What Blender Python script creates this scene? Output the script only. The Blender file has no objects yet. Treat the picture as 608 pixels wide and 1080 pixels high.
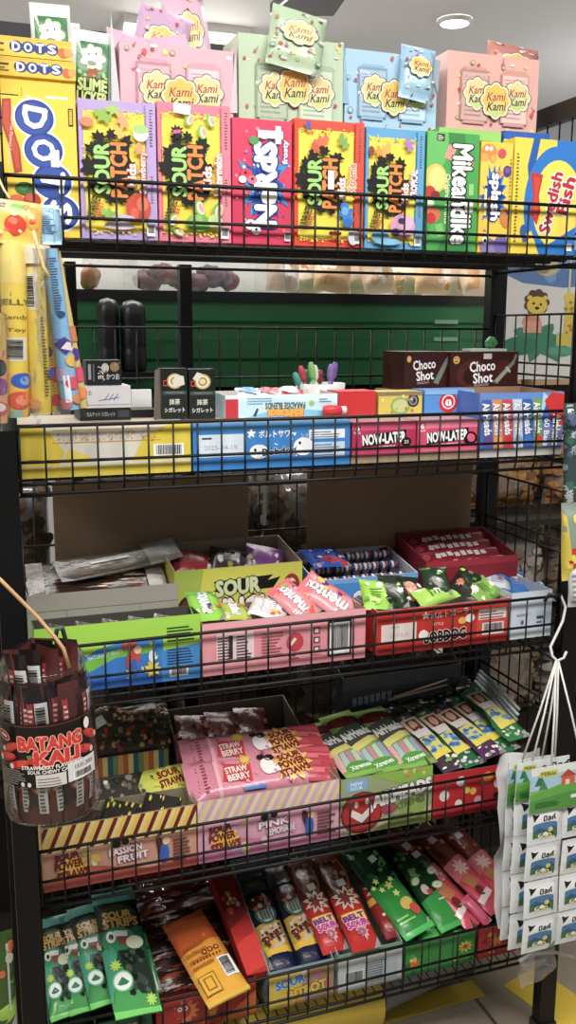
import bpy, math, random
from mathutils import Vector, Matrix
random.seed(7)
S = bpy.context.scene
COL = S.collection

# ------------------------------------------------------------------ camera
cam_d = bpy.data.cameras.new('camera'); cam = bpy.data.objects.new('camera', cam_d); COL.objects.link(cam)
CR = Vector((0.94280935, -0.33331294, 0.00360817)); CU = Vector((0.05966054, 0.17938583, 0.9819681)); CF = Vector((0.32794993, 0.92559344, -0.18901227))
CC = Vector((-0.07944665, -1.3325903, 1.31781316)); FP = 994.06
cam.matrix_world = Matrix(((CR.x, CU.x, -CF.x, CC.x), (CR.y, CU.y, -CF.y, CC.y), (CR.z, CU.z, -CF.z, CC.z), (0, 0, 0, 1)))
cam_d.sensor_width = 36; cam_d.sensor_fit = 'AUTO'; cam_d.lens = FP / 1080 * 36; cam_d.clip_start = .02; cam_d.clip_end = 50
S.camera = cam
# ------------------------------------------------------------------ world, lights, exposure
w = bpy.data.worlds.new('shop_ambient'); S.world = w; w.use_nodes = True
w.node_tree.nodes['Background'].inputs[0].default_value = (0.93, 0.96, 1.0, 1); w.node_tree.nodes['Background'].inputs[1].default_value = 0.19
S.view_settings.view_transform = 'Standard'; S.view_settings.look = 'None'; S.view_settings.exposure = 0.0; S.view_settings.gamma = 1; S.view_settings.use_curve_mapping = False
def area(name, loc, sx, sy, e, rot=(0, 0, 0), col=(1, .97, .93)):
    l = bpy.data.lights.new(name, 'AREA'); l.shape = 'RECTANGLE'; l.size = sx; l.size_y = sy; l.energy = e; l.color = col
    o = bpy.data.objects.new(name, l); COL.objects.link(o); o.location = loc; o.rotation_euler = rot
area('ceiling_area_light', (0.4, -1.12, 2.37), 2.2, .5, 65)
area('ceiling_area_light', (-1.6, -.6, 2.37), 1.0, .6, 30)
for p, e in (((-1.2, 2.2, 1.9), 5), ((2.7, 1.9, 1.9), 10)):
    l = bpy.data.lights.new('ceiling_fill', 'POINT'); l.energy = e; l.shadow_soft_size = .12; o = bpy.data.objects.new('ceiling_fill', l); COL.objects.link(o); o.location = p  # unseen point fills, added only to brighten the ceiling; no fixtures there
area('ceiling_area_light', (0.6, 1.9, 2.37), 2.4, .6, 40)  # added rear fill to lift the back wall, not a fitting of the shop
area('ceiling_area_light', (0.4, .78, 2.37), 1.8, .2, 30)  # added fill brightening the bin top and trays behind the rack

# ------------------------------------------------------------------ projection helper: a pixel of the photo to a point of the place
def at(px, py, Y=None, Z=None, X=None):
    d = CF * FP + CR * (px - 304) - CU * (py - 540)
    t = (Y - CC.y) / d.y if Y is not None else (Z - CC.z) / d.z if Z is not None else (X - CC.x) / d.x
    return CC + d * t
def xs(px0, px1, py, Y): return at(px0, py, Y=Y).x, at(px1, py, Y=Y).x
def zz(px, py, Y): return at(px, py, Y=Y).z

# ------------------------------------------------------------------ colours and materials
def hx(s):
    s = s.lstrip('#'); s = ''.join(c * 2 for c in s) if len(s) == 3 else s
    r = []
    for i in (0, 2, 4):
        c = int(s[i:i + 2], 16) / 255; r.append(c / 12.92 if c <= .04045 else ((c + .055) / 1.055) ** 2.4)
    y = .2126 * r[0] + .7152 * r[1] + .0722 * r[2]
    return tuple(c * .88 + y * .12 for c in r) + (1.0,)
def mat(name, rough=.5, metal=0, spec=.5, bump=0, bscale=60, coat=0, var=.05, vscale=25):
    m = bpy.data.materials.new(name); m.use_nodes = True; nt = m.node_tree; b = nt.nodes['Principled BSDF']
    a = nt.nodes.new('ShaderNodeAttribute'); a.attribute_name = 'col'
    tc = nt.nodes.new('ShaderNodeTexCoord'); n = nt.nodes.new('ShaderNodeTexNoise'); n.inputs['Scale'].default_value = vscale
    nt.links.new(tc.outputs['Object'], n.inputs['Vector'])
    mr = nt.nodes.new('ShaderNodeMapRange'); mr.inputs['To Min'].default_value = 1 - var; mr.inputs['To Max'].default_value = 1 + var
    nt.links.new(n.outputs['Fac'], mr.inputs['Value'])
    mx = nt.nodes.new('ShaderNodeMix'); mx.data_type = 'RGBA'; mx.blend_type = 'MULTIPLY'; mx.inputs['Factor'].default_value = 1
    nt.links.new(a.outputs['Color'], mx.inputs['A']); nt.links.new(mr.outputs['Result'], mx.inputs['B'])
    nt.links.new(mx.outputs['Result'], b.inputs['Base Color'])
    b.inputs['Roughness'].default_value = rough; b.inputs['Metallic'].default_value = metal; b.inputs['Specular IOR Level'].default_value = spec
    b.inputs['Coat Weight'].default_value = coat; b.inputs['Coat Roughness'].default_value = .12
    if bump:
        n2 = nt.nodes.new('ShaderNodeTexNoise'); n2.inputs['Scale'].default_value = bscale; n2.inputs['Detail'].default_value = 3
        nt.links.new(tc.outputs['Object'], n2.inputs['Vector'])
        bp = nt.nodes.new('ShaderNodeBump'); bp.inputs['Strength'].default_value = bump; bp.inputs['Distance'].default_value = .004
        nt.links.new(n2.outputs['Fac'], bp.inputs['Height']); nt.links.new(bp.outputs['Normal'], b.inputs['Normal'])
    return m
M_CARD = mat('printed_card', .45, spec=.4, var=.03)
M_FILM = mat('printed_film', .25, spec=.5, bump=.35, bscale=45, var=.03)
M_KRAFT = mat('brown_cardboard', .8, spec=.2, bump=.08, bscale=200, var=.08, vscale=12)
M_WIRE = mat('black_coated_wire', .45, spec=.4, var=.1)
M_PLASTIC = mat('coloured_plastic', .35, spec=.5)
M_CORD = mat('cord', .6)
M_WALL = mat('painted_wall', .75, spec=.2, bump=.03, bscale=120, var=.02, vscale=3)
M_LUMP = mat('dried_snack', .6, bump=.9, bscale=55, var=.35, vscale=40)
def clear(name, tint=(1, 1, 1, 1), refl=.16, rough=.12, bump=.5, bscale=40, milk=0.0):
    m = bpy.data.materials.new(name); m.use_nodes = True; nt = m.node_tree; nt.nodes.remove(nt.nodes['Principled BSDF'])
    out = nt.nodes['Material Output']
    t = nt.nodes.new('ShaderNodeBsdfTransparent'); t.inputs[0].default_value = tint
    g = nt.nodes.new('ShaderNodeBsdfGlossy'); g.inputs['Roughness'].default_value = rough
    n2 = nt.nodes.new('ShaderNodeTexNoise'); n2.inputs['Scale'].default_value = bscale
    tc = nt.nodes.new('ShaderNodeTexCoord'); nt.links.new(tc.outputs['Object'], n2.inputs['Vector'])
    bp = nt.nodes.new('ShaderNodeBump'); bp.inputs['Strength'].default_value = bump; bp.inputs['Distance'].default_value = .006
    nt.links.new(n2.outputs['Fac'], bp.inputs['Height']); nt.links.new(bp.outputs['Normal'], g.inputs['Normal'])
    lw = nt.nodes.new('ShaderNodeLayerWeight'); lw.inputs['Blend'].default_value = .25; nt.links.new(bp.outputs['Normal'], lw.inputs['Normal'])
    ma = nt.nodes.new('ShaderNodeMath'); ma.operation = 'MULTIPLY_ADD'; ma.inputs[1].default_value = .5; ma.inputs[2].default_value = refl
    nt.links.new(lw.outputs['Fresnel'], ma.inputs[0])
    mx = nt.nodes.new('ShaderNodeMixShader'); nt.links.new(ma.outputs[0], mx.inputs[0]); nt.links.new(t.outputs[0], mx.inputs[1]); nt.links.new(g.outputs[0], mx.inputs[2])
    last = mx
    if milk:
        d = nt.nodes.new('ShaderNodeBsdfDiffuse'); d.inputs[0].default_value = (.85, .87, .88, 1)
        m2 = nt.nodes.new('ShaderNodeMixShader'); m2.inputs[0].default_value = milk
        nt.links.new(mx.outputs[0], m2.inputs[1]); nt.links.new(d.outputs[0], m2.inputs[2]); last = m2
    nt.links.new(last.outputs[0], out.inputs['Surface'])
    return m
M_CLEAR = clear('clear_film')
M_JAR = clear('clear_plastic', refl=.035, rough=.06, bump=.25, bscale=18)
M_SLEEVE = clear('thin_sleeve', refl=.03, rough=.08, bump=.6, bscale=30)
M_BAG = clear('clear_bag', refl=.12, rough=.15, bump=.8, bscale=22, milk=.12)
m_em = bpy.data.materials.new('lamp_glow'); m_em.use_nodes = True
_e = m_em.node_tree.nodes['Principled BSDF']; _e.inputs['Emission Color'].default_value = (1, .97, .9, 1); _e.inputs['Emission Strength'].default_value = 6

# ------------------------------------------------------------------ mesh collector with printed colours
class MB:
    def __init__(s): s.v = []; s.f = []; s.c = []; s.m = []; s.n = []; s.sm = []; s.mats = []
    def mi(s, m):
        if m not in s.mats: s.mats.append(m)
        return s.mats.index(m)
    def face(s, pts, col, m, nrm=None, smooth=False):
        i = len(s.v); s.v += [tuple(p) for p in pts]; s.f.append(tuple(range(i, i + len(pts)))); s.c.append(col); s.m.append(s.mi(m)); s.n.append(nrm); s.sm.append(smooth or nrm is not None)
    def idx(s, verts, faces, col, m, smooth=True):
        i = len(s.v); s.v += [tuple(p) for p in verts]; k = s.mi(m)
        for f in faces: s.f.append(tuple(i + a for a in f)); s.c.append(col); s.m.append(k); s.n.append(None); s.sm.append(smooth)
    def box(s, x0, x1, y0, y1, z0, z1, col, m, skip=''):
        p = [(x0, y0, z0), (x1, y0, z0), (x1, y1, z0), (x0, y1, z0), (x0, y0, z1), (x1, y0, z1), (x1, y1, z1), (x0, y1, z1)]
        F = {'f': (0, 1, 5, 4), 'r': (1, 2, 6, 5), 'b': (2, 3, 7, 6), 'l': (3, 0, 4, 7), 't': (4, 5, 6, 7), 'd': (3, 2, 1, 0)}
        s.idx(p, [F[k] for k in 'frbltd' if k not in skip], col, m, False)
    def tube(s, path, r, col, m, n=6, cap=True, taper=None):
        P = [Vector(p) for p in path]; vs = []; up = None
        for i, p in enumerate(P):
            d = (P[min(i + 1, len(P) - 1)] - P[max(i - 1, 0)]).normalized()
            if up is None: up = Vector((0, 0, 1)) if abs(d.z) < .9 else Vector((0, 1, 0))
            a = d.cross(up).normalized(); b = d.cross(a).normalized() * -1; up = b
            rr = r * (taper[i] if taper else 1)
            for k in range(n):
                t = 2 * math.pi * k / n; vs.append(p + (a * math.cos(t) + b * math.sin(t)) * rr)
        fs = [(i * n + k, i * n + (k + 1) % n, (i + 1) * n + (k + 1) % n, (i + 1) * n + k) for i in range(len(P) - 1) for k in range(n)]
        if cap: fs += [tuple(range(n - 1, -1, -1)), tuple(range((len(P) - 1) * n, len(P) * n))]
        s.idx(vs, fs, col, m, n > 4)
    def lathe(s, prof, col, m, n=32, a0=0, a1=2 * math.pi, c=(0, 0)):
        full = abs(a1 - a0 - 2 * math.pi) < 1e-6; k = n if full else n + 1; vs = []
        for r, z in prof:
            for i in range(k):
                t = a0 + (a1 - a0) * i / n; vs.append((c[0] + r * math.cos(t), c[1] + r * math.sin(t), z))
        fs = []
        for j in range(len(prof) - 1):
            for i in range(n): fs.append((j * k + i, j * k + (i + 1) % k, (j + 1) * k + (i + 1) % k, (j + 1) * k + i))
        s.idx(vs, fs, col, m)
    def art(s, A, fn, m, delta=4e-5, grid=None, smooth=False):
        """fn(u, v) with u, v in 0..1 -> (point, normal)"""
        for L, (pts, tris, col, rel) in enumerate(A.out()):
            polys = [[pts[a] for a in t] for t in tris]
            if grid:
                for ax, n in ((0, grid[0]), (1, grid[1])):
                    for k in range(1, n):
                        c = k / n; nx = []
                        for p in polys:
                            lo = min(q[ax] for q in p); hi = max(q[ax] for q in p)
                            if lo < c - 1e-7 and hi > c + 1e-7: nx += [clip(p, ax, c, -1), clip(p, ax, c, 1)]
                            else: nx.append(p)
                        polys = nx
            for p in polys:
                if len(p) < 3: continue
                P = []; N = []
                for (u, v) in p:
                    a, b = fn(u, v); P.append(a + b * (delta * rel)); N.append(b)
                s.face(P, col, m, N if smooth else None)
    def build(s, name, parent=None, loc=None, rz=0, mw=None):
        me = bpy.data.meshes.new(name); me.from_pydata(s.v, [], s.f)
        for m in s.mats: me.materials.append(m)
        me.polygons.foreach_set('material_index', s.m); me.polygons.foreach_set('use_smooth', s.sm)
        at_ = me.color_attributes.new('col', 'FLOAT_COLOR', 'CORNER'); buf = []
        for f, c in zip(s.f, s.c): buf += list(c) * len(f)
        at_.data.foreach_set('color', buf)
        if any(n is not None for n in s.n):
            nn = []
            for f, n in zip(s.f, s.n): nn += [tuple(q) for q in n] if n is not None else [(0, 0, 0)] * len(f)
            me.normals_split_custom_set(nn)
        o = bpy.data.objects.new(name, me); COL.objects.link(o)
        if parent is not None: o.parent = parent
        if mw is not None: o.matrix_world = mw
        elif loc is not None: o.location = loc; o.rotation_euler = (0, 0, rz)
        return o
def clip(p, ax, c, side):
    o = []
    for i in range(len(p)):
        a, b = p[i], p[(i + 1) % len(p)]; da = (a[ax] - c) * side; db = (b[ax] - c) * side
        if da >= 0: o.append(a)
        if (da > 0 and db < 0) or (da < 0 and db > 0):
            t = da / (da - db); o.append((a[0] + (b[0] - a[0]) * t, a[1] + (b[1] - a[1]) * t))
    return o
_tc = {}
def glyphs(txt, off=0.0, shear=0.0):
    k = (txt, off, shear)
    if k not in _tc:
        c = bpy.data.curves.new('lettering', 'FONT'); c.body = txt; c.resolution_u = 2; c.offset = off; c.shear = shear; c.space_line = .85; c.align_x = 'CENTER'
        o = bpy.data.objects.new('lettering', c); me = bpy.data.meshes.new_from_object(o)
        _tc[k] = ([(v.co.x, v.co.y) for v in me.vertices], [tuple(p.vertices) for p in me.polygons])
        bpy.data.objects.remove(o); bpy.data.curves.remove(c); bpy.data.meshes.remove(me)
    return _tc[k]
class Art:
    """flat printed artwork in its own w x h units, origin bottom-left"""
    def __init__(s, w, h, base): s.w = w; s.h = h; s.L = []; s.rect(0, 0, w, h, base); 
    def poly(s, pts, col, tris=None, sub=0.0):
        pts = [(p[0] / s.w, p[1] / s.h) for p in pts]
        if tris is None: tris = [tuple(range(len(pts)))]
        s.L.append((pts, tris, hx(col), sub)); return s
    def rect(s, x, y, w, h, col, rot=0):
        c = [(0, 0), (w, 0), (w, h), (0, h)]; a = math.radians(rot)
        return s.poly([(x + p[0] * math.cos(a) - p[1] * math.sin(a), y + p[0] * math.sin(a) + p[1] * math.cos(a)) for p in c], col)
    def ell(s, x, y, rx, ry, col, n=16, rot=0):
        a = math.radians(rot); o = []
        for i in range(n):
            t = 2 * math.pi * i / n; p = (rx * math.cos(t), ry * math.sin(t)); o.append((x + p[0] * math.cos(a) - p[1] * math.sin(a), y + p[0] * math.sin(a) + p[1] * math.cos(a)))
        return s.poly(o, col)
    def ring(s, x, y, r, col, n, fr, fx=1, rot=0):
        pts = [(x, y)]; N = n * 4
        for i in range(N):
            t = 2 * math.pi * i / N + rot; q = r * fr(i); pts.append((x + q * math.cos(t) * fx, y + q * math.sin(t)))
        return s.poly(pts, col, [(0, i + 1, (i + 1) % N + 1) for i in range(N)])
    def star(s, x, y, r, col, n=8, inner=.55, fx=1, rot=0): return s.ring(x, y, r, col, n, lambda i: (1, (1 + inner) / 2, inner, (1 + inner) / 2)[i % 4], fx, rot)
    def flower(s, x, y, r, col, n=8, d=.1, fx=1): return s.ring(x, y, r, col, n, lambda i: (1, 1 - d * .3, 1 - d, 1 - d * .3)[i % 4], fx)
    def splat(s, x, y, r, col, fx=1, seed=1, n=9):
        R = random.Random(seed); k = [R.uniform(.75, 1.25) for _ in range(n)]; return s.ring(x, y, r, col, n, lambda i: k[i // 4] * (1.0, .8, .62, .78)[i % 4], fx)
    def text(s, txt, x, y, w, h, col, rot=0, bold=.0, ol=None, shear=0.0, ol2=None):
        base, fs = glyphs(txt, 0.0, shear)
        if not base: return s
        x0 = min(p[0] for p in base); x1 = max(p[0] for p in base); y0 = min(p[1] for p in base); y1 = max(p[1] for p in base)
        a = math.radians(rot); ca, sa = math.cos(a), math.sin(a)
        for off, c in ([(bold + ol2[1], ol2[0])] if ol2 else []) + ([(bold + ol[1], ol[0])] if ol else []) + [(bold, col)]:
            d = off * .9; dg = d * .72
            sh = [(0, 0)] if off < .015 else [(d, 0), (-d, 0), (0, d), (0, -d)] + ([(dg, dg), (-dg, dg), (dg, -dg), (-dg, -dg)] if off > .05 else [])
            for j, (ox, oy) in enumerate(sh):
                o = []
                for p in base:
                    q = ((p[0] + ox - (x0 + x1) / 2) / (x1 - x0) * w, (p[1] + oy - (y0 + y1) / 2) / (y1 - y0) * h); o.append((x + q[0] * ca - q[1] * sa, y + q[0] * sa + q[1] * ca))
                s.poly(o, c, fs, j * .11)
        return s
    def stripes(s, x, y, w, h, cols, n, slant=0):
        d = w / n
        for i in range(-2 if slant else 0, n + (2 if slant else 0)):
            p = [(x + i * d, y), (x + (i + 1) * d, y), (x + (i + 1) * d + slant, y + h), (x + i * d + slant, y + h)]
            p = clip(clip(p, 0, x, 1), 0, x + w, -1)
            if len(p) > 2: s.poly(p, cols[i % len(cols)])
        return s
    def bars(s, x, y, w, h, rot=0, bg='#f4f4f4', n=22, seed=3):
        if rot == 90: 
            s.rect(x, y, w, h, bg); R = random.Random(seed); q = y + h * .08
            while q < y + h * .9:
                t = h * R.choice((.012, .02, .035)); s.rect(x + w * .08, q, w * .72, t, '#1a1a1a'); q += t + h * R.choice((.015, .025))
            return s
        s.rect(x, y, w, h, bg); R = random.Random(seed); q = x + w * .08
        while q < x + w * .9:
            t = w * R.choice((.012, .02, .035)); s.rect(q, y + h * .2, t, h * .72, '#1a1a1a'); q += t + w * R.choice((.015, .025))
        return s
    def lines(s, x, y, w, h, n, col, seed=1, t=.45):
        R = random.Random(seed)
        for i in range(n): s.rect(x, y + h * (n - 1 - i) / n, w * R.uniform(.6, 1), h / n * t, col)
        return s
    def bits(s, n, cols, r, x0, y0, x1, y1, seed=1, kind='ell'):
        R = random.Random(seed)
        for i in range(n):
            x, y = R.uniform(x0, x1), R.uniform(y0, y1); q = r * R.uniform(.6, 1.3); c = R.choice(cols)
            if kind == 'ell': s.ell(x, y, q, q * R.uniform(.5, 1), c, 8, R.uniform(0, 180))
            elif kind == 'star': s.star(x, y, q, c, 5, .45, 1, R.uniform(0, 6))
            else: s.splat(x, y, q, c, 1, i + seed * 50)
        return s
    def gummy(s, x, y, r, col, rot=0):
        a = math.radians(rot)
        for dx, dy, q in ((0, .75, .42), (0, 0, .5), (-.5, .2, .24), (.5, .25, .24), (-.3, -.6, .28), (.3, -.6, .28)):
            s.ell(x + (dx * math.cos(a) - dy * math.sin(a)) * r, y + (dx * math.sin(a) + dy * math.cos(a)) * r, q * r, q * r * 1.1, col, 10)
        return s
    def out(s):
        res = []
        rel = -1
        for (pts, tris, col, sub) in s.L:
            if sub == 0.0: rel += 1
            k = rel + sub
            if min(p[0] for p in pts) < 0 or max(p[0] for p in pts) > 1 or min(p[1] for p in pts) < 0 or max(p[1] for p in pts) > 1:
                np_, nt = [], []
                for t in tris:
                    p = [pts[a] for a in t]
                    for ax, c, sd in ((0, 0, 1), (0, 1, -1), (1, 0, 1), (1, 1, -1)):
                        if len(p) > 2: p = clip(p, ax, c, sd)
                    if len(p) > 2: nt.append(tuple(range(len(np_), len(np_) + len(p)))); np_ += p
                pts, tris = np_, nt
            tris = [t if sum(pts[t[i]][0] * pts[t[(i + 1) % len(t)]][1] - pts[t[(i + 1) % len(t)]][0] * pts[t[i]][1] for i in range(len(t))) >= 0 else t[::-1] for t in tris]
            if tris: res.append((pts, tris, col, k))
        return res
def flat(o, eu, ev):
    o, eu, ev = Vector(o), Vector(eu), Vector(ev); n = eu.cross(ev).normalized()
    return lambda u, v: (o + eu * u + ev * v, n)

# ------------------------------------------------------------------ tagging
def tag(o, label, cat, group=None, kind=None):
    o['label'] = label; o['category'] = cat
    if group: o['group'] = group
    if kind: o['kind'] = kind
    return o
def struct(o): o['kind'] = 'structure'; return o
def thing(name, label, cat, loc=(0, 0, 0), rz=0, group=None, mw=None):
    o = bpy.data.objects.new(name, None); COL.objects.link(o); o.empty_display_size = .02
    if mw is not None: o.matrix_world = mw
    else: o.location = loc; o.rotation_euler = (0, 0, rz)
    return tag(o, label, cat, group)
def dup(o, label=None, mw=None, loc=None, group=None):
    r = o.copy(); COL.objects.link(r)
    if mw is not None: r.matrix_world = mw
    if loc is not None: r.location = loc
    if label: r['label'] = label
    if group: r['group'] = group
    for ch in o.children:
        c = ch.copy(); COL.objects.link(c); c.parent = r
        for g in ch.children:
            d = g.copy(); COL.objects.link(d); d.parent = c
    return r

# ------------------------------------------------------------------ boxes, trays, pouches
def box_mb(w, d, h, base, front=None, top=None, left=None, right=None, m=None):
    m = m or M_CARD; b = MB(); c = hx(base); b.box(-w / 2, w / 2, 0, d, 0, h, c, m)
    e = 2e-4
    if front: b.art(front, flat((-w / 2, -e, 0), (w, 0, 0), (0, 0, h)), m)
    if top: b.art(top, flat((-w / 2, 0, h + e), (w, 0, 0), (0, d, 0)), m)
    if left: b.art(left, flat((-w / 2 - e, d, 0), (0, -d, 0), (0, 0, h)), m)
    if right: b.art(right, flat((w / 2 + e, 0, 0), (0, d, 0), (0, 0, h)), m)
    return b
def box(name, label, cat, X0, X1, Y, d, z0, z1, base, group=None, rz=0, **k):
    o = box_mb(X1 - X0, d, z1 - z0, base, **k).build(name, None, ((X0 + X1) / 2, Y, z0), rz)
    return tag(o, label, cat, group)
def tray(name, label, cat, X0, X1, Y, d, z0, hf, hb, base, inner, front=None, left=None, right=None, backface=None, dip=None, group=None, hs=None, rz=0):
    w = X1 - X0; t = thing(name, label, cat, ((X0 + X1) / 2, Y, z0), rz, group); th = .002; c = hx(base); ci = hx(inner); e = 2e-4
    def prof(nm, pts, ax, o, fwd, art=None, artfn=None):
        b = MB(); lo = [(o + fwd * 0, ) for _ in pts]
        A = []; B = []
        for p, q in pts:
            if ax == 'y': A.append((p, o, q)); B.append((p, o + th, q))
            else: A.append((o, p, q)); B.append((o + th, p, q))
        n = len(pts); out_first = fwd < 0
        b.face(A, c if out_first else ci, M_CARD); b.face(B[::-1], ci if out_first else c, M_CARD)
        for i in range(n):
            j = (i + 1) % n; b.face([A[i], B[i], B[j], A[j]], ci, M_CARD)
        if art: b.art(art, artfn, M_CARD)
        return b.build(nm, t)
    fp = [(-w / 2, 0), (w / 2, 0), (w / 2, hf)] + ([(w / 2 - dip[0] * w, hf), (w / 2 - (dip[0] + .06) * w, hf * dip[1]), (-w / 2 + (dip[0] + .06) * w, hf * dip[1]), (-w / 2 + dip[0] * w, hf)] if dip else []) + [(-w / 2, hf)]
    prof('front_panel', fp, 'y', 0, -1, front, flat((-w / 2, -e, 0), (w, 0, 0), (0, 0, hf)))
    prof('back_panel', [(-w / 2, 0), (w / 2, 0), (w / 2, hb), (-w / 2, hb)], 'y', d - th, 1, backface, flat((-w / 2, d - th - e, 0), (w, 0, 0), (0, 0, hb)))
    s = hs or [(th, hf), (d - th, hb)]
    sp = [(th, 0), (d - th, 0)] + s[::-1]
    prof('side_panel', sp, 'x', -w / 2, -1); prof('side_panel', sp, 'x', w / 2 - th, 1)
    b = MB(); b.box(-w / 2 + th, w / 2 - th, th, d - th, 0, th, ci, M_CARD); b.build('bottom_panel', t)
    if left: t.children[2]
    return t
def pouch_mb(w, h, t, art, back='#cccccc', m=None, grid=(6, 10), bend=0.0, seal=.05, wob=.0, seed=1, soft=.5, front_only=False):
    m = m or M_FILM; R = random.Random(seed); ph = [R.uniform(0, 6.28) for _ in range(4)]
    def hgt(u, v):
        x = min(1, abs(2 * u - 1)); e = max(0, min(v, 1 - v) - seal) / (.5 - seal)
        return t / 2 * max(0, 1 - x ** 2.4) ** soft * (min(1, e * 3.2)) ** .6
    def pos(u, v, sgn):
        a = v * h - 0
        z = hgt(u, v) * sgn + wob * (math.sin(v * 9 + ph[0] + u * 3) * .6 + math.sin(u * 8 + ph[1] + v * 4) * .4) - bend * 4 * (v - .5) ** 2 + bend
        return Vector(((u - .5) * w, a, z))
    def fn(sgn):
        def f(u, v):
            p = pos(u, v, sgn); q = .02; u0, u1 = max(0, u - q), min(1, u + q); v0, v1 = max(0, v - q), min(1, v + q)
            n = (pos(u1, v, sgn) - pos(u0, v, sgn)).cross(pos(u, v1, sgn) - pos(u, v0, sgn)).normalized() * sgn
            n = (n * sgn) if sgn > 0 else (n)
            return p, n
        return f
    b = MB(); b.art(art, fn(1), m, 7e-5, grid, True)
    if not front_only:
        A = Art(1, 1, back)
        fb = fn(-1)
        for i in range(grid[0]):
            for j in range(grid[1]):
                q = [(i / grid[0], j / grid[1]), (i / grid[0], (j + 1) / grid[1]), ((i + 1) / grid[0], (j + 1) / grid[1]), ((i + 1) / grid[0], j / grid[1])]
                b.face([fb(*x)[0] for x in q], hx(back), m, None, True)
    return b
def lie(P0, P1, hint):
    """matrix whose y runs from P0 to P1 and whose z is nearest to hint"""
    P0, P1 = Vector(P0), Vector(P1); y = (P1 - P0).normalized(); z = Vector(hint); z = (z - y * z.dot(y)).normalized(); x = y.cross(z)
    return Matrix(((x.x, y.x, z.x, P0.x), (x.y, y.y, z.y, P0.y), (x.z, y.z, z.z, P0.z), (0, 0, 0, 1)))
def pouch(name, label, cat, P0, P1, w, t, art, hint=(0, -.5, 1), group=None, **k):
    P0, P1 = Vector(P0), Vector(P1)
    o = pouch_mb(w, (P1 - P0).length, t, art, **k).build(name, None, mw=lie(P0, P1, hint))
    return tag(o, label, cat, group)
# ------------------------------------------------------------------ the room
def tile_mat():
    m = mat('floor_tiles', .4, var=.1, vscale=9); nt = m.node_tree; b = nt.nodes['Principled BSDF']
    tc = nt.nodes.new('ShaderNodeTexCoord'); br = nt.nodes.new('ShaderNodeTexBrick'); br.offset = 0; br.squash = 1
    br.inputs['Color1'].default_value = hx('#9c8f7a'); br.inputs['Color2'].default_value = hx('#948872'); br.inputs['Mortar'].default_value = hx('#554c42')
    br.inputs['Scale'].default_value = 1; br.inputs['Brick Width'].default_value = .42; br.inputs['Row Height'].default_value = .42; br.inputs['Mortar Size'].default_value = .004
    nt.links.new(tc.outputs['Object'], br.inputs['Vector'])
    n = nt.nodes.new('ShaderNodeTexNoise'); n.inputs['Scale'].default_value = 14; n.inputs['Detail'].default_value = 5; nt.links.new(tc.outputs['Object'], n.inputs['Vector'])
    mr = nt.nodes.new('ShaderNodeMapRange'); mr.inputs['To Min'].default_value = .8; mr.inputs['To Max'].default_value = 1.1; nt.links.new(n.outputs['Fac'], mr.inputs['Value'])
    mx = nt.nodes.new('ShaderNodeMix'); mx.data_type = 'RGBA'; mx.blend_type = 'MULTIPLY'; mx.inputs['Factor'].default_value = 1
    nt.links.new(br.outputs['Color'], mx.inputs['A']); nt.links.new(mr.outputs['Result'], mx.inputs['B']); nt.links.new(mx.outputs['Result'], b.inputs['Base Color'])
    return m
b = MB(); b.box(-3, 4, -3, 3.2, -.05, 0, hx('#b9ae9c'), tile_mat()); struct(b.build('floor'))
b = MB(); b.box(-3, 4, -3, 3.2, 2.4, 2.45, hx('#e2e3e6'), M_WALL); struct(b.build('ceiling'))
b = MB(); b.box(-3, 4, 3.1, 3.2, 0, 2.4, hx('#c6c8cb'), M_WALL); struct(b.build('wall_back'))
b = MB(); b.box(4, 4.1, -3, 3.2, 0, 2.4, hx('#c6c8cb'), M_WALL); struct(b.build('wall_right'))
b = MB(); b.box(-3.1, -3, -3, 3.2, 0, 2.4, hx('#c6c8cb'), M_WALL); struct(b.build('wall_left'))
# pale boxed-in column and the dark beam under the ceiling
p0 = at(131, 20, Y=2.2).x; p1 = at(265, 20, Y=2.2).x
b = MB(); b.box(p0, p1, 2.2, 2.6, 0, 2.4, hx('#e6e4de'), M_WALL); struct(b.build('trim_1'))
a = at(285, 17, Z=2.36); c = at(352, 17, Z=2.36); d = at(372, -12, Z=2.36); e = at(318, -12, Z=2.36)
b = MB(); v = [a, c, d, e]; vs = [(q.x, q.y, 2.36) for q in v] + [(q.x, q.y, 2.4) for q in v]
b.idx(vs, [(0, 1, 2, 3), (4, 5, 6, 7), (0, 1, 5, 4), (1, 2, 6, 5), (2, 3, 7, 6), (3, 0, 4, 7)], hx('#77777c'), M_WALL, False)
tag(b.build('ceiling_vent'), 'grey ceiling vent panel above the green gift box', 'vent')
# round downlight
q = at(480, 21, Z=2.4); t = thing('ceiling_downlight', 'round glowing downlight set in the grey ceiling', 'ceiling light', (q.x, q.y, 2.4))
b = MB(); b.lathe([(.062, -.001), (.062, -.012), (.05, -.014)], hx('#f4f2ee'), M_PLASTIC); b.build('trim_ring', t)
b = MB(); b.lathe([(.05, -.013), (.025, -.015), (.001, -.0155)], hx('#ffffff'), m_em); b.build('lamp_disc', t)
l = bpy.data.lights.new('downlight_glow', 'SPOT'); l.energy = 12; l.spot_size = 2.2; l.shadow_soft_size = .05; o = bpy.data.objects.new('downlight_glow', l); COL.objects.link(o); o.location = (q.x, q.y, 2.37)

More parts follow.
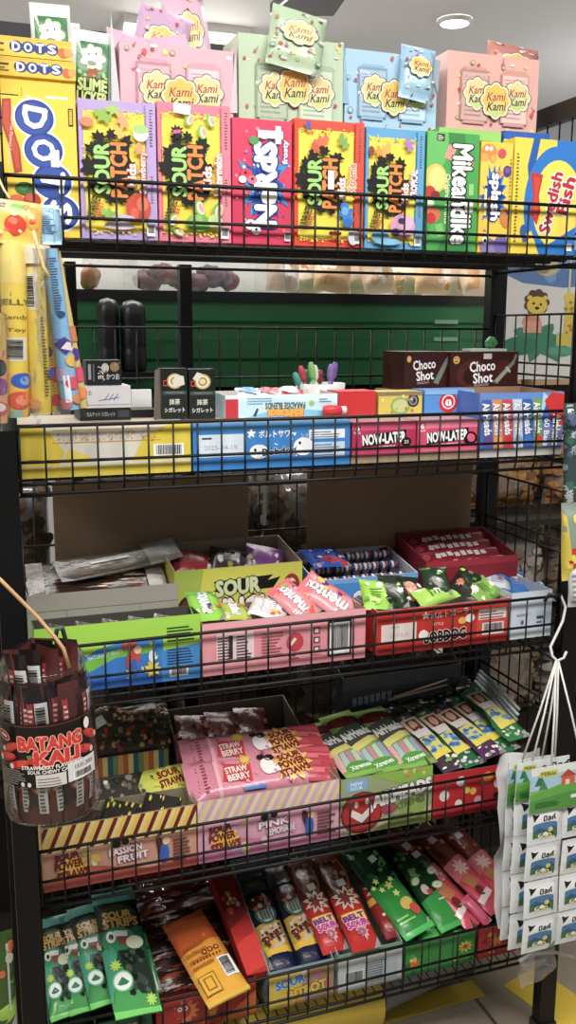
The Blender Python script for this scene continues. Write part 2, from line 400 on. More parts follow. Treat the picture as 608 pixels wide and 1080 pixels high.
# ------------------------------------------------------------------ the wire rack
BK = hx('#08080a'); RW = .0027; VW = .0016; W = .9; D = .27; NP = 25
DECK = [1.440, 1.113, .792, .478, .179]; RAIL = [1.515, 1.188, .867, .553, .254]; SIDE = [1.673, 1.347, 1.047, .746, .45]
rack = thing('display_rack', 'tall black wire display rack with five fenced shelves of candy', 'rack', (W / 2, D / 2, 0))
def rp(b, nm, par=None):
    o = b.build(nm); o.parent = par or rack
    o.matrix_parent_inverse = Matrix.Translation((-W / 2, -D / 2, 0)); return o
for x, y, zt in ((-.019, .006, 1.53), (W + .019, .006, 1.53), (-.019, D, 1.77), (W + .006, D, 1.77)):
    b = MB(); b.box(x - .017, x + .017, y - .012, y + .012, 0, zt, BK, M_WIRE); b.box(x - .02, x + .02, y - .015, y + .015, 0, .02, hx('#222'), M_PLASTIC); rp(b, 'post')
b = MB(); b.box(-.04, W + .06, D - .01, D + .01, 1.752, 1.775, BK, M_WIRE); rp(b, 'top_bar')
for x in (-.008, W + .004):
    b = MB(); b.box(x - .008, x + .008, 0, D, 1.66, 1.69, BK, M_WIRE); rp(b, 'side_bar')
for i in range(5):
    z = DECK[i]; r = RAIL[i]; b = MB()
    for k in range(NP * 2 + 1):
        x = W * k / NP / 2; b.tube([(x, 0, z - .002), (x, D, z - .002)], VW * .8, BK, M_WIRE, 4)
    for y in (.0, .045, .09, .135, .18, .225, D): b.tube([(0, y, z - .006), (W, y, z - .006)], RW, BK, M_WIRE, 6)
    for y in (.002, D - .003): b.tube([(0, y, z - .02), (W, y, z - .02)], RW, BK, M_WIRE, 6)
    for x in (0, W): b.tube([(x, 0, z - .014), (x, D, z - .014)], .004, BK, M_WIRE, 6)
    sh = rp(b, 'shelf')
    b = MB(); b.tube([(0, 0, r), (W, 0, r)], RW, BK, M_WIRE, 8); b.tube([(0, 0, r - .05), (W, 0, r - .05)], RW * .85, BK, M_WIRE, 8)
    for k in range(NP + 1):
        x = min(W - .002, max(.002, W * k / NP)); b.tube([(x, -.0025, r), (x, -.0025, z - .004), (x, .004, z - .022)], VW, BK, M_WIRE, 5)
    f = rp(b, 'front_fence', rack)
    s = SIDE[i]
    for x in (0, W):
        b = MB()
        for q in (s, s - .085, s - .105, z + .035): b.tube([(x, .012, q), (x, D - .01, q)], RW * .8, BK, M_WIRE, 6)
        for k in range(8):
            y = .014 + (D - .028) * k / 7; b.tube([(x, y, s), (x, y, z)], VW, BK, M_WIRE, 5)
        rp(b, 'side_fence')
    b = MB(); bt = (1.56, 1.322, 1.045, .74, .43)[i]
    for q in (bt, bt - .085, z + .035): b.tube([(0, D - .004, q), (W, D - .004, q)], RW * .8, BK, M_WIRE, 6)
    for k in range(NP + 1): b.tube([(W * k / NP, D - .004, bt), (W * k / NP, D - .004, z)], VW, BK, M_WIRE, 5)
    rp(b, 'back_fence')

# ------------------------------------------------------------------ what stands behind the rack
YB = .62
# green crate-like bin with trays of snacks above, on a second stand
x0, x1 = at(60, 360, Y=YB).x, at(514, 360, Y=YB).x
zt, zb = zz(300, 319, YB), zz(300, 407, YB)
t = thing('storage_bin', 'long dark green ribbed bin behind the second shelf', 'bin', ((x0 + x1) / 2, YB, zb))
G = hx('#1f7040'); w_ = (x1 - x0) / 2; hh = zt - zb; b = MB(); n = 7
pr = [(0, 0), (0, .06), (.008, .1), (.008, .3), (0, .34), (0, .52), (.008, .56), (.008, .74), (0, .78), (0, 1)]
for (ya, za), (yb, zb2) in zip(pr, pr[1:]): b.face([(-w_, ya, za * hh), (w_, ya, za * hh), (w_, yb, zb2 * hh), (-w_, yb, zb2 * hh)], G, M_PLASTIC)
b.box(-w_, w_, .009, .3, 0, hh, G, M_PLASTIC); b.build('body', t)
b = MB(); b.box(-w_ - .01, w_ + .01, -.012, .02, hh, hh + .02, BK, M_PLASTIC); b.build('rim', t)
for k in range(4):
    b = MB(); b.box(w_ - .14, w_ - .08, -.003, .006, hh * (.1 + .22 * k), hh * (.15 + .22 * k), hx('#7fae90'), M_PLASTIC); b.build('label_clip', t)
# slatted stand under the bin
b = MB()
for k in range(4): b.box(x0, x1, YB - .01, YB + .3, zb - .022 - k * .034, zb - .008 - k * .034, hx('#151515') if k % 2 == 0 else hx('#8a8a88'), M_WIRE)
for x in (x0 + .03, x1 - .03): b.box(x - .012, x + .012, YB + .02, YB + .05, 0, zb - .02, BK, M_WIRE)
for x in (x0 + .03, x1 - .03): b.box(x - .012, x + .012, YB + .24, YB + .27, 0, zb - .02, BK, M_WIRE)
tag(b.build('slatted_stand'), 'black slatted stand carrying the green bin', 'stand')
# two black uprights between rack and bin
for px, w2, lab in ((75.5, .014, 'black upright at the far left of the green bin'), (195.5, .017, 'black upright crossing the green bin behind the black tea-cigarette boxes')):
    X = at(px, 330, Y=.33).x; b = MB(); b.box(X - w2 / 2 * 1.25, X + w2 / 2 * 1.25, .32, .342, 0, 1.43, BK, M_WIRE); b.box(X - .03, X + .03, .31, .352, 0, .012, BK, M_WIRE)
    tag(b.build('steel_upright'), lab, 'post')
# black bottles in front of the bin
for i, (a, c, top) in enumerate(((103, 126, 314), (127, 154, 316))):
    Y = .54; X0, X1 = xs(a, c, 350, Y); r = (X1 - X0) / 2; z0 = zz(115, 392, Y); z1 = zz(115, top, Y); h = z1 - z0
    b = MB(); b.lathe([(.001, 0), (r * .9, 0), (r, .004), (r, h * .3), (r * .93, h * .33), (r, h * .36), (r, h * .62), (r * .92, h * .66), (r, h * .7), (r * .98, h * .88), (r * .7, h * .97), (.001, h)], hx('#16171a'), M_PLASTIC, 24)
    tag(b.build('sauce_bottle', None, ((X0 + X1) / 2, Y, z0)), ('narrower black ribbed bottle in front of the green bin, left of the pair', 'wider black ribbed bottle in front of the green bin, right of the pair')[i], 'bottle', 'black bottles by the bin')
b = MB(); Xa, Xb = xs(92, 160, 392, .54); b.box(Xa, Xb, .49, .6195, zz(115, 392, .54) - .012, zz(115, 392, .54) - .0005, hx('#141414'), M_WIRE)
tag(b.build('bottle_ledge'), 'narrow black ledge carrying the two dark bottles', 'shelf')
# clear trays and snacks on top of the bin
def lump(name, label, cat, c, r, col, n=14, sx=1, sy=.6, sz=.5, seed=0, group=None, m=None):
    R = random.Random(seed); b = MB(); vs = []; fs = []; k = 9
    ph = [R.uniform(0, 6) for _ in range(6)]
    for j in range(k + 1):
        a = math.pi * j / k
        for i in range(n):
            t = 2 * math.pi * i / n; q = r * (1 + .13 * math.sin(3 * t + ph[0] + 2 * a) + .1 * math.sin(5 * t + ph[1] - 3 * a))
            vs.append((q * math.sin(a) * math.cos(t) * sx, q * math.sin(a) * math.sin(t) * sy, q * math.cos(a) * sz + r * sz))
    for j in range(k):
        for i in range(n): fs.append((j * n + i, j * n + (i + 1) % n, (j + 1) * n + (i + 1) % n, (j + 1) * n + i))
    b.idx(vs, fs, hx(col), m or M_LUMP); o = b.build(name, None, c); return tag(o, label, cat, group)
zr = zt + .022
for i, (pa, pb, lab) in enumerate(((95, 140, 'clear snack tub nearest the left upright on the green bin'), (140, 290, 'wide clear tub of purple sweets on the green bin'))):
    Xa, Xb = xs(pa, pb, 300, YB + .1); h = .075; b = MB(); b.box(Xa + .004, Xb - .004, YB + .02, YB + .24, zr, zr + h, (1, 1, 1, 1), M_BAG, 't'); b.box(Xa, Xb, YB + .015, YB + .245, zr + h, zr + h + .006, (1, 1, 1, 1), M_BAG)
    tag(b.build('snack_tub'), lab, 'tub', 'clear tubs on the bin')
X = at(95, 300, Y=YB + .07).x; lump('bread_roll', 'brown ridged roll inside the left clear tub', 'bread', (X, YB + .07, zr + .002), .024, '#9a6a42', sx=.85, sy=.9, sz=1, seed=2)
for i in range(16):
    px = 152 + (i * 37 % 96); y = YB + .05 + .05 * (i % 3); q = at(px, 305, Y=y)
    lump('plum_sweet', 'dark purple sweet heaped in the wide clear tub', 'candy', (q.x, y, zr + .002 + (i % 4) * .006), .02 + .003 * (i % 3), ('#6e2038', '#54182b', '#7d2a40')[i % 3], 10, 1, .8, .8, i, 'purple sweets in the wide tub')
for i in range(9):
    px = 298 + i * 26; y = YB + .05 + .075 * (i % 2); q = at(px, 305, Y=y); R = random.Random(i)
    A = Art(10, 10, ('#efd3b4', '#f3e2cf', '#e8c08d', '#f0d9c8')[i % 4]); A.bits(7, ['#f7ece0', '#e6b67e', '#fbf6f0', '#d99a62'], 1.6, 1, 1, 9, 9, i)
    wd = .076 + .006 * (i % 3)
    o = pouch_mb(wd, .13, .05, A, back='#eed8c0', bend=.006, wob=.004, seed=i).build('bread_bag', None, mw=lie((q.x, y, zr + .002), (q.x + R.uniform(-.02, .02), y + .05, zr + .115), (0, -1, .4)))
    tag(o, ('peach wrapped bun bag on the green bin, number %d from the left' % (i + 1)).replace('number 1 ', 'first ').replace('number 2 ', 'second ').replace('number 3 ', 'third ').replace('number 4 ', 'fourth ').replace('number 5 ', 'fifth ').replace('number 6 ', 'sixth ').replace('number 7 ', 'seventh ').replace('number 8 ', 'eighth ').replace('number 9 ', 'ninth '), 'snack bag', 'peach snack bags on the bin')
b = MB(); b.box(x0 - .1, x1 + .02, YB + .36, YB + .38, 0, 1.62, hx('#e9e7e3'), M_WALL); tag(b.build('partition_panel'), 'white partition panel behind the green bin', 'panel')
# white printed sheet with a lion and a giraffe at the right
Yl = .5; a = at(531, 270, Y=Yl); c = at(700, 400, Y=Yl); zc = zz(560, 400, Yl); zt2 = zz(560, 262, Yl); ww = c.x - a.x; hz = zt2 - zc
A = Art(170, 138, '#dcdcd8')
A.poly([(0, 112), (20, 102), (60, 98), (110, 104), (170, 100), (170, 138), (0, 138)], '#5f83b8'); A.bits(14, ['#7fa0cc', '#4a6ea6', '#8fb0d6'], 9, 0, 108, 110, 138, 3); A.ell(42, 120, 12, 10, '#c9b98c'); A.ell(38, 118, 7, 6, '#8c8a6a')
A.splat(36, 43, 27, '#3f8a6c', 1.15, 4, 7); A.rect(10, 28, 56, 10, '#3f8a6c'); A.ell(60, 30, 14, 6, '#57a07f'); A.ell(20, 36, 18, 10, '#348062')
A.ell(30, 62, 9, 8, '#d98d6c'); A.rect(22, 50, 18, 12, '#e0a184'); A.flower(34, 82, 14.5, '#5c4a3a', 9, .14, .88); A.ell(34.5, 79, 10, 9.5, '#e7c63e'); A.ell(31, 81, 1.2, 1.4, '#222'); A.ell(38, 80, 1.2, 1.4, '#222'); A.ell(34.5, 76, 2.2, 1.6, '#3a2a20'); A.ell(27, 87, 2.5, 2.5, '#e7c63e'); A.ell(42, 87, 2.5, 2.5, '#e7c63e')
A.rect(62, 40, 9, 44, '#d9c043'); A.ell(66, 88, 6, 5, '#e2ca4c'); A.rect(55, 36, 20, 14, '#cfc24a'); A.bits(10, ['#a8862e'], 1.8, 62, 42, 71, 84, 6); A.rect(64, 92, 2, 46, '#d8cfa0'); A.ell(62, 30, 16, 4, '#5aa583')
A.bits(6, ['#c7664a', '#e2b84c'], 3, 80, 40, 100, 50, 8)
b = box_mb(ww, .03, hz, '#dcdcd8', front=A); o = b.build('picture_panel', None, (a.x + ww / 2, Yl, zc)); tag(o, 'white panel printed with a lion and a giraffe right of the rack', 'poster')
b = MB(); b.box(a.x + .09, c.x, .62, .85, 0, zc - .012, hx('#6a5a4a'), M_KRAFT); b.box(a.x + .08, c.x, Yl - .02, .86, zc - .012, zc, hx('#b89a78'), M_KRAFT)
tag(b.build('wooden_counter'), 'pale wooden counter under the lion panel', 'counter')
# packs of dried snacks standing on the floor stack behind and right of the rack
def snackbag(x, y, z, w, h, t, lab, seed, col):
    th = thing('snack_pack', lab, 'snack bag', (x, y, z), 0, 'clear packs of dried snacks')
    R = random.Random(seed); A = Art(20, 30, col[0]); A.bits(170, col, 1.5, 0, 0, 20, 30, seed)
    o = pouch_mb(w * .97, h * .98, t, A, back=col[0], m=M_LUMP, grid=(6, 8), wob=.004, seed=seed).build('dried_snack', th, mw=None); o.rotation_euler = (math.radians(90), 0, 0)
    A2 = Art(1, 1, '#ffffff'); o = pouch_mb(w, h, t * 1.25, A2, back='#ffffff', m=M_BAG, grid=(6, 8), wob=.005, seed=seed + 9).build('clear_wrapper', th); o.rotation_euler = (math.radians(90), 0, 0)
tan = ['#7a6248', '#8c7152', '#6b543c', '#9a805e', '#a38b6c']; ora = ['#a8702c', '#b8803a', '#8f5f26', '#c08a44']; pale = ['#8f8272', '#a3968a', '#7d7062', '#b3a698']; dark = ['#4c3b2a', '#5d4933', '#3e2f22', '#6b563c']
rows = [(1.05, .42, .93, '' , ora, 'orange pack of dried snacks seen under the second shelf at the right'), (1.05, .38, .70, '', pale, 'pale pack of dried snacks behind the side fence of the third shelf'), (1.27, .40, .70, '', tan, 'tan pack of dried snacks at the right of the third shelf side fence'),
        (1.05, .38, .46, '', tan, 'tan pack of dried snacks behind the side fence of the fourth shelf'), (1.27, .40, .46, '', pale, 'pale pack of dried snacks at the far right of the fourth shelf')]
b = MB()
for z in (.18, .45, .69, .925): b.box(.93, 1.5, .34, .59, z - .012, z, hx('#2a2622'), M_WIRE)
for x in (.935, 1.49): b.box(x - .006, x + .006, .57, .59, 0, .925, BK, M_WIRE)
for x in (.935, 1.49): b.box(x - .006, x + .006, .345, .365, 0, .925, BK, M_WIRE)
tag(b.build('snack_stand'), 'dark open stand of dried snack packs right of the rack', 'stand')
for i, (x, y, z, _, c, lab) in enumerate(rows): snackbag(x, y + .05, z + .003, .2, .2 if z < .9 else .18, .07, lab, i + 3, c)
snackbag(1.27, .46, .933, .2, .18, .07, 'orange pack of dried snacks right of the one under the second shelf', 15, ora)
snackbag(1.05, .44, .193, .2, .22, .07, 'brown pack of dried snacks behind the bottom shelf at the right', 16, dark)
# brown sacks seen through the back fence of the third shelf
b = MB()
for z in (.1, .46, .78): b.box(-.14, .922, .40, .57, z - .012, z, hx('#2a2622'), M_WIRE)
b.box(-.14, .922, .571, .58, 0, .8, hx('#1c1916'), M_WIRE)  # dark board added as stand-in for the shade behind the lower shelves
for x in (-.13, .911):
    for y in (.41, .56): b.box(x - .008, x + .008, y - .008, y + .008, 0, .785, BK, M_WIRE)
tag(b.build('sack_stand'), 'low dark stand of snack sacks behind the rack', 'stand')
for i in range(5):
    snackbag(-.02 + i * .205, .44, .785, .19, .27, .08, ('brown snack sack behind the third shelf, at its far left end', 'brown snack sack behind the left cardboard sheet', 'brown snack sack seen between the two cardboard sheets', 'brown snack sack behind the right cardboard sheet', 'brown snack sack behind the third shelf, by the right post')[i], 40 + i, dark)
for i in range(5):
    snackbag(-.02 + i * .205, .44, .465, .19, .27, .08, ('brown snack sack behind the fourth shelf, at its far left end', 'brown snack sack behind the fourth shelf, second from the left', 'brown snack sack behind the fourth shelf, in the middle', 'brown snack sack behind the fourth shelf, second from the right', 'brown snack sack behind the fourth shelf, by the right post')[i], 50 + i, dark)
# ================================================================== top shelf: theatre boxes standing behind the fence
ZD = DECK[0] + .0005; YF = .014
def front_box(name, label, px0, px1, pyt, base, art, d=.034, Y=YF, group='candy boxes standing along the top shelf', **k):
    X0, X1 = xs(px0, px1, 185, Y); X1 = min(X1, .894); return box(name, label, 'candy box', X0 + .001, X1 - .001, Y, d, ZD, zz((px0 + px1) / 2, pyt, Y), base, group, front=art, **k)
# --- Dots
A = Art(80, 145, '#f6cf10')
cx = [(37, 124), (45, 91), (53, 59), (60, 26)]
for x, y in cx: A.ell(x, y, 22, 20.5, '#ffffff', 28)
for x, y in cx: A.ell(x, y, 20, 18.5, '#27459a', 28)
for x, y in cx: A.ell(x - 1, y - 1, 17.5, 16, '#3656ad', 28)
for (x, y), ch in zip(cx, 'DOTS'): A.text(ch, x, y, 21, 23, '#ffffff', -90 - 8, .04, ('#2a4796', .03))
A.poly([(5, 141), (14, 142), (13, 120), (21, 90), (22, 68), (14, 66), (11, 90), (3, 118)], '#b8402a'); A.poly([(7, 138), (12, 139), (11, 120), (19, 90), (19, 71), (16, 71), (13, 92), (5, 118)], '#c95238')
A.text('Assorted Fruit Flavored Gumdrops', 12, 104, 62, 4.5, '#fbe9d8', -97, .01)
A.rect(72, 118, 5, 18, '#2a2a2a'); A.rect(73, 119.5, 3, 15, '#f6cf10'); A.text('DOTS', 74.5, 127, 13, 2.4, '#222', -90, .01)
A.ell(24, 50, 10, 7, '#3c7a34'); A.ell(22, 52, 6, 4, '#5b9a4c'); A.ell(15, 36, 9, 7.5, '#e0703a'); A.ell(31, 38, 9, 8, '#c63a2a'); A.ell(29, 41, 5, 4, '#e0614a'); A.ell(20, 22, 10, 8, '#e8a13a'); A.ell(10, 14, 9, 7, '#cf4a30')
A.rect(52, 74, 9, 18, '#e8e8ee')
front_box('candy_box', 'largest yellow box reading DOTS down its front, leftmost on top shelf', 0, 83, 103, '#f3ca10', A)
# --- Sour Patch Kids, four kinds
def spk(edge, sub, subcol, gum, seed, notes):
    A = Art(78, 145, edge); A.splat(38, 72, 40, '#f7e01c', 1, seed, 30); A.rect(5, 8, 62, 126, '#f7e01c')
    R = random.Random(seed)
    for i in range(60):
        x = R.uniform(4, 68); A.rect(x, 128 + R.uniform(0, 7), R.uniform(.8, 1.8), R.uniform(1, 2.2), edge if i % 2 else '#f7e01c', R.uniform(0, 90))
    for i in range(24): A.rect(R.uniform(4, 68), R.uniform(4, 10), 1.5, 2.5, '#f7e01c', R.uniform(0, 90))
    A.rect(68, 0, 10, 145, edge); A.rect(0, 0, 3, 145, edge); A.lines(71.5, 100, 3.5, 40, 13, '#6b5a58', 2); A.lines(71.5, 40, 3, 30, 10, '#8a7876', 5)
    for dx, dy, q in ((-22, 2, 12), (-17, -16, 10), (-19, 20, 9), (-12, 32, 8), (16, -18, 9), (20, 4, 8), (14, 28, 9), (-2, -30, 8), (0, 36, 7), (10, -30, 7)): A.splat(32 + dx, 74 + dy, q, '#15130f', .9, int(seed * 10 + dx + 40), 7)
    A.rect(14, 46, 36, 56, '#15130f'); A.ell(14, 94, 5, 5, '#15130f'); A.ell(48, 52, 6, 6, '#15130f')
    A.text('SOUR', 22, 74, 52, 15, '#9fd96a', 90, .05, ('#15130f', .05)); A.text('PATCH', 39, 73, 56, 16, '#f08a2c', 90, .05, ('#15130f', .05))
    A.text('Kids', 52, 68, 24, 9, '#f4f0dc', 90, .05, ('#c42b2b', .05))
    A.text(sub, 64, 72 if len(sub) > 8 else 80, 44 if len(sub) > 8 else 34, 8.5, subcol[0], 90, .045, (subcol[1], .07))
    A.text('SOUR THEN SWEET', 12, 32, 26, 8, '#22201c', 72, .05); A.text('SWEET', 18, 30, 18, 5, '#d83a2a', 72, .03)
    for k in gum:
        if k[0] == 'g': A.gummy(*k[1:])
        elif k[0] == 'slice': A.ell(k[1], k[2], k[3], k[3] * 1.5, '#7fc24a', 14, k[4]); A.ell(k[1] + 1.2, k[2], k[3] * .7, k[3] * 1.2, '#eaf3c2', 14, k[4]); A.ell(k[1] + 2, k[2], k[3] * .45, k[3] * .9, '#f2a6a0', 14, k[4])
        else: A.ell(*k[1:])
    A.rect(66, 4, 9, 13, '#f0ece4'); A.bars(66.5, 5, 8, 11)
    if notes: A.splat(*notes, 1, 3, 10)
    return A
A = spk('#b9a2da', 'Strawberry', ('#f6d7da', '#c3465a'), [('g', 25, 128, 9, '#8fbb46', 60), ('g', 35, 135, 7, '#a5ca5c', 80), ('e', 8, 121, 7, 5, '#d8875c'), ('g', 44, 124, 8, '#e8a86c', 20), ('g', 40, 112, 7, '#efbc58', 30), ('e', 62, 112, 8, 8, '#efe9dc'), ('e', 62, 117, 8, 5, '#a9cf7a'), ('g', 60, 96, 6, '#e59c68', 0), ('e', 58, 34, 13, 15, '#d6452f'), ('e', 62, 38, 6, 8, '#ec7a55'), ('e', 54, 28, 4, 6, '#ea6a4a'), ('g', 28, 26, 8, '#8fbf4a', 70), ('e', 42, 22, 12, 4, '#cfb9df'), ('e', 38, 14, 16, 4, '#d9c8e6')], 3, None)
front_box('candy_box', 'yellow sour kids box with lilac edges, beside the big DOTS box', 83.5, 165.5, 107, '#b9a2da', A)
A = spk('#ef7f95', 'Watermelon', ('#f7f2e0', '#d84a70'), [('slice', 33, 128, 4.5, -15), ('slice', 56, 128, 4.5, 20), ('slice', 47, 116, 5, 10), ('slice', 14, 22, 5, -30), ('slice', 43, 36, 6, 20), ('slice', 63, 34, 6, -20), ('e', 42, 20, 14, 9, '#6fb544'), ('e', 38, 24, 8, 5, '#93cb5e'), ('e', 60, 22, 8, 8, '#cfe29a'), ('slice', 20, 10, 4, 60)], 5, (20, 114, 8, '#1d1712'))
A.rect(16, 112, 8, 3.5, '#e85a9a', 10); A.rect(16, 134, 18, 10, '#f4f2f0', -6)
front_box('candy_box', 'yellow sour kids box with pink top edge and watermelon slices', 166, 243.5, 110, '#ef7f95', A)
# --- Nerds
A = Art(62, 128, '#e0375f'); A.bits(26, ['#f3a6bb', '#f7d0d9', '#ee6f8f'], 2.4, 3, 3, 59, 125, 4, 'star')
A.splat(33, 62, 44, '#3f8fd8', .56, 8, 14); A.splat(34, 62, 40, '#1d52ad', .5, 9, 14); A.splat(35, 62, 34, '#173f94', .46, 4, 12)
A.bits(30, ['#5aa5e6', '#2a68c0', '#bfe0f6'], 1.8, 10, 20, 54, 108, 7)
A.text('NeRdS', 34, 62, 84, 21, '#ffffff', 90, .07, ('#173a8a', .06), -.0); A.text('frosty', 55, 96, 24, 6.5, '#ffffff', 90, .03, ('#2f9bd6', .06)); A.text('candy', 44, 90, 10, 3, '#dfe9f6', 90, .01)
for k in ((14, 72, 6, '#e2385c'), (20, 66, 5, '#ef7088'), (10, 66, 4, '#ffffff'), (22, 106, 5, '#4aa04c'), (18, 20, 6, '#f0f0f4'), (24, 14, 5, '#e8e8f0'), (14, 12, 3.5, '#e2385c')): A.ell(k[0], k[1], k[2], k[2] * .9, k[3]); 
for k in ((13, 73), (20, 67), (18, 21), (24, 15)): A.ell(k[0], k[1], 1.4, 1.4, '#222')
A.rect(26, 109, 26, 8, '#f1f1f4'); A.rect(44, 104, 6, 18, '#f6f6f8'); A.ell(32, 112, 5, 4, '#ffffff'); A.bars(54, 4, 6, 10)
front_box('candy_box', 'pink and blue box reading NERDS upward', 244.5, 308.5, 126, '#d93058', A)
A = spk('#e4492c', 'Xtreme', ('#ef7a6a', '#f7f2e0'), [('g', 28, 120, 9, '#e2724a', -60), ('g', 22, 112, 6, '#d85a38', 20), ('g', 54, 121, 8, '#7fae4c', 30), ('g', 14, 137, 5, '#4a62b4', 0), ('g', 58, 38, 12, '#2f7fcf', 15), ('e', 56, 42, 4, 5, '#6aaae6'), ('e', 60, 28, 6, 5, '#2670bd'), ('g', 46, 14, 7, '#e2843c', 80), ('e', 66, 12, 6, 10, '#c8cde6')], 7, None)
A.rect(36, 66, 7, 22, '#e6e2e4')
front_box('candy_box', 'yellow sour kids box with red top edge, right of the pink NERDS box', 309.5, 383.5, 127.5, '#e4492c', A)
A = spk('#58a6d8', 'TROPICAL', ('#ffffff', '#9a4fb0'), [('g', 24, 118, 9, '#efb04a', -40), ('g', 16, 116, 6, '#e79a38', 10), ('g', 56, 126, 8, '#b07fc4', 20), ('e', 6, 116, 4, 6, '#8a4a2a'), ('e', 50, 28, 17, 15, '#d99ac6'), ('e', 54, 32, 10, 9, '#e8b8d8'), ('e', 48, 34, 5, 4, '#4a3a6a'), ('e', 40, 20, 6, 5, '#4a3a6a'), ('e', 20, 14, 12, 8, '#6ab4e0'), ('e', 30, 8, 18, 4, '#7ac0e6')], 9, None)
front_box('candy_box', 'yellow sour kids box with blue edge reading TROPICAL', 384.5, 447, 136, '#58a6d8', A)
# --- Mike and Ike
A = Art(56, 124, '#3fa648'); A.poly([(0, 60), (20, 95), (24, 124), (0, 124)], '#5fbf5a'); A.poly([(14, 0), (30, 40), (22, 124), (40, 124), (48, 0)], '#2d8a3e')
A.ell(10, 76, 12, 15, '#efc64a'); A.ell(11, 76, 9, 12, '#f6dc7a'); A.ell(4, 62, 6, 6, '#c93a34'); A.ell(10, 58, 5, 5, '#8f2430'); A.ell(8, 38, 8, 8, '#e0704a'); A.ell(6, 34, 5, 6, '#c53030'); A.ell(3, 50, 6, 4, '#dfe8c8'); A.ell(10, 20, 7, 8, '#4fb04a')
A.rect(18, 98, 9, 15, '#ef9a8a', -20); A.rect(44, 88, 6, 14, '#f0a35c', 5); A.rect(14, 14, 8, 14, '#7ccb5e', 15); A.rect(42, 30, 6, 12, '#e87a6a'); A.rect(46, 60, 5, 12, '#8fd06a')
A.text('MikeandIke', 38, 60, 104, 20, '#ffffff', -90, .045, ('#0c2f17', .055)); A.text('Original Fruits', 22, 55, 52, 6.5, '#f4efc2', -90, .025)
A.rect(10, 115, 8, 7, '#23321f'); A.lines(10.6, 115.6, 6.6, 5.6, 4, '#e7e7d8'); A.rect(42, 42, 9, 13, '#e8ece6')
front_box('candy_box', 'green box with white MIKE AND IKE lettering and fruit', 449.5, 505.5, 140, '#3fa648', A, .03)
A2 = Art(56, 124, '#58b552'); A2.rect(0, 100, 56, 24, '#8fcf62'); A2.text('MikeandIke', 38, 60, 104, 20, '#ffffff', -90, .045, ('#0c2f17', .055))
X0, X1 = xs(462, 527, 185, .052); box('candy_box', 'second green box with a pale top band, tucked behind the front MIKE AND IKE box', 'candy box', X0, X1, .052, .03, ZD, zz(500, 137, .052), '#7cc45a', 'candy boxes standing along the top shelf', front=A2)
# --- Splash
A = Art(37, 114, '#f2cf2c'); A.splat(16, 58, 30, '#2b6fd0', .5, 5, 16); A.splat(16, 58, 26, '#123f98', .46, 6, 14); A.bits(12, ['#f08a3a', '#e0506a', '#f6e05a', '#8a5ab0'], 3, 2, 4, 35, 110, 5)
A.ell(9, 104, 9, 8, '#ef8c34'); A.ell(4, 98, 4, 4, '#f5a552'); A.ell(14, 97, 4, 4, '#f5a552'); A.ell(6, 107, 2, 2.4, '#fff'); A.ell(11, 107, 2, 2.4, '#fff'); A.ell(24, 103, 5, 5, '#d84a62'); A.ell(31, 85, 5, 6, '#5a3a8c'); A.ell(31, 86, 3, 3, '#7a5ab0'); A.ell(12, 6, 10, 9, '#8f7fc0'); A.ell(27, 8, 9, 10, '#7a6ab4'); A.ell(8, 12, 3.5, 4, '#fff'); A.ell(8, 12, 1.6, 2, '#111'); A.ell(30, 34, 5, 9, '#e08a3a', 12, 30)
A.text('splash', 17, 58, 48, 14, '#ffffff', -90, .05, ('#0d2f78', .06)); A.rect(5, 38, 3, 28, '#f6e27a'); A.lines(34, 40, 2, 60, 16, '#7a6a3a')
front_box('candy_box', 'narrow yellow box with blue splash lettering, right of MIKE AND IKE box', 506.5, 541, 150, '#f0c922', A, .03)
# --- Swedish Fish
A = Art(78, 118, '#f6d624'); A.poly([(22, 118), (16, 90), (20, 60), (30, 118)], '#1f5fb8')
A.ring(52, 50, 62, '#1e7ad0', 12, lambda i: 1, .62); A.rect(50, 96, 28, 22, '#1e7ad0'); A.ell(78, 108, 22, 16, '#1e7ad0'); A.ell(54, 52, 30, 46, '#f7df3c', 28); A.poly([(28, 0), (78, 30), (78, 0)], '#1e7ad0'); A.poly([(0, 0), (34, 0), (24, 24), (0, 10)], '#f6d624')
A.poly([(22, 40), (30, 30), (34, 46), (31, 60), (35, 82), (20, 84), (24, 62)], '#c8322c'); A.poly([(24, 44), (29, 38), (31, 50), (29, 60), (32, 78), (24, 80), (26, 62)], '#d9473c')
A.text('Swedish', 46, 54, 64, 13, '#c6262c', 78, .05, ('#ffffff', .06)); A.text('Fish', 64, 62, 38, 14, '#c6262c', 78, .05, ('#ffffff', .06)); A.lines(3, 12, 3, 92, 26, '#6a5a2a'); A.ell(14, 24, 4, 6, '#2b63b0'); A.ell(16, 16, 3, 4, '#2b63b0'); A.rect(66, 4, 8, 8, '#f0f0e8')
front_box('candy_box', 'yellow and blue box reading Swedish Fish, rightmost on the top shelf', 541.5, 611, 147, '#f2d21c', A, .036)
X0, X1 = xs(530, 578, 185, .058); A = Art(50, 120, '#2160c0'); A.rect(0, 108, 50, 4, '#cfe0f4'); box('candy_box', 'blue topped box peeking out behind the Swedish Fish box', 'candy box', X0, X1, .058, .034, ZD, zz(550, 139, .058), '#2160c0', 'candy boxes standing along the top shelf', front=A)
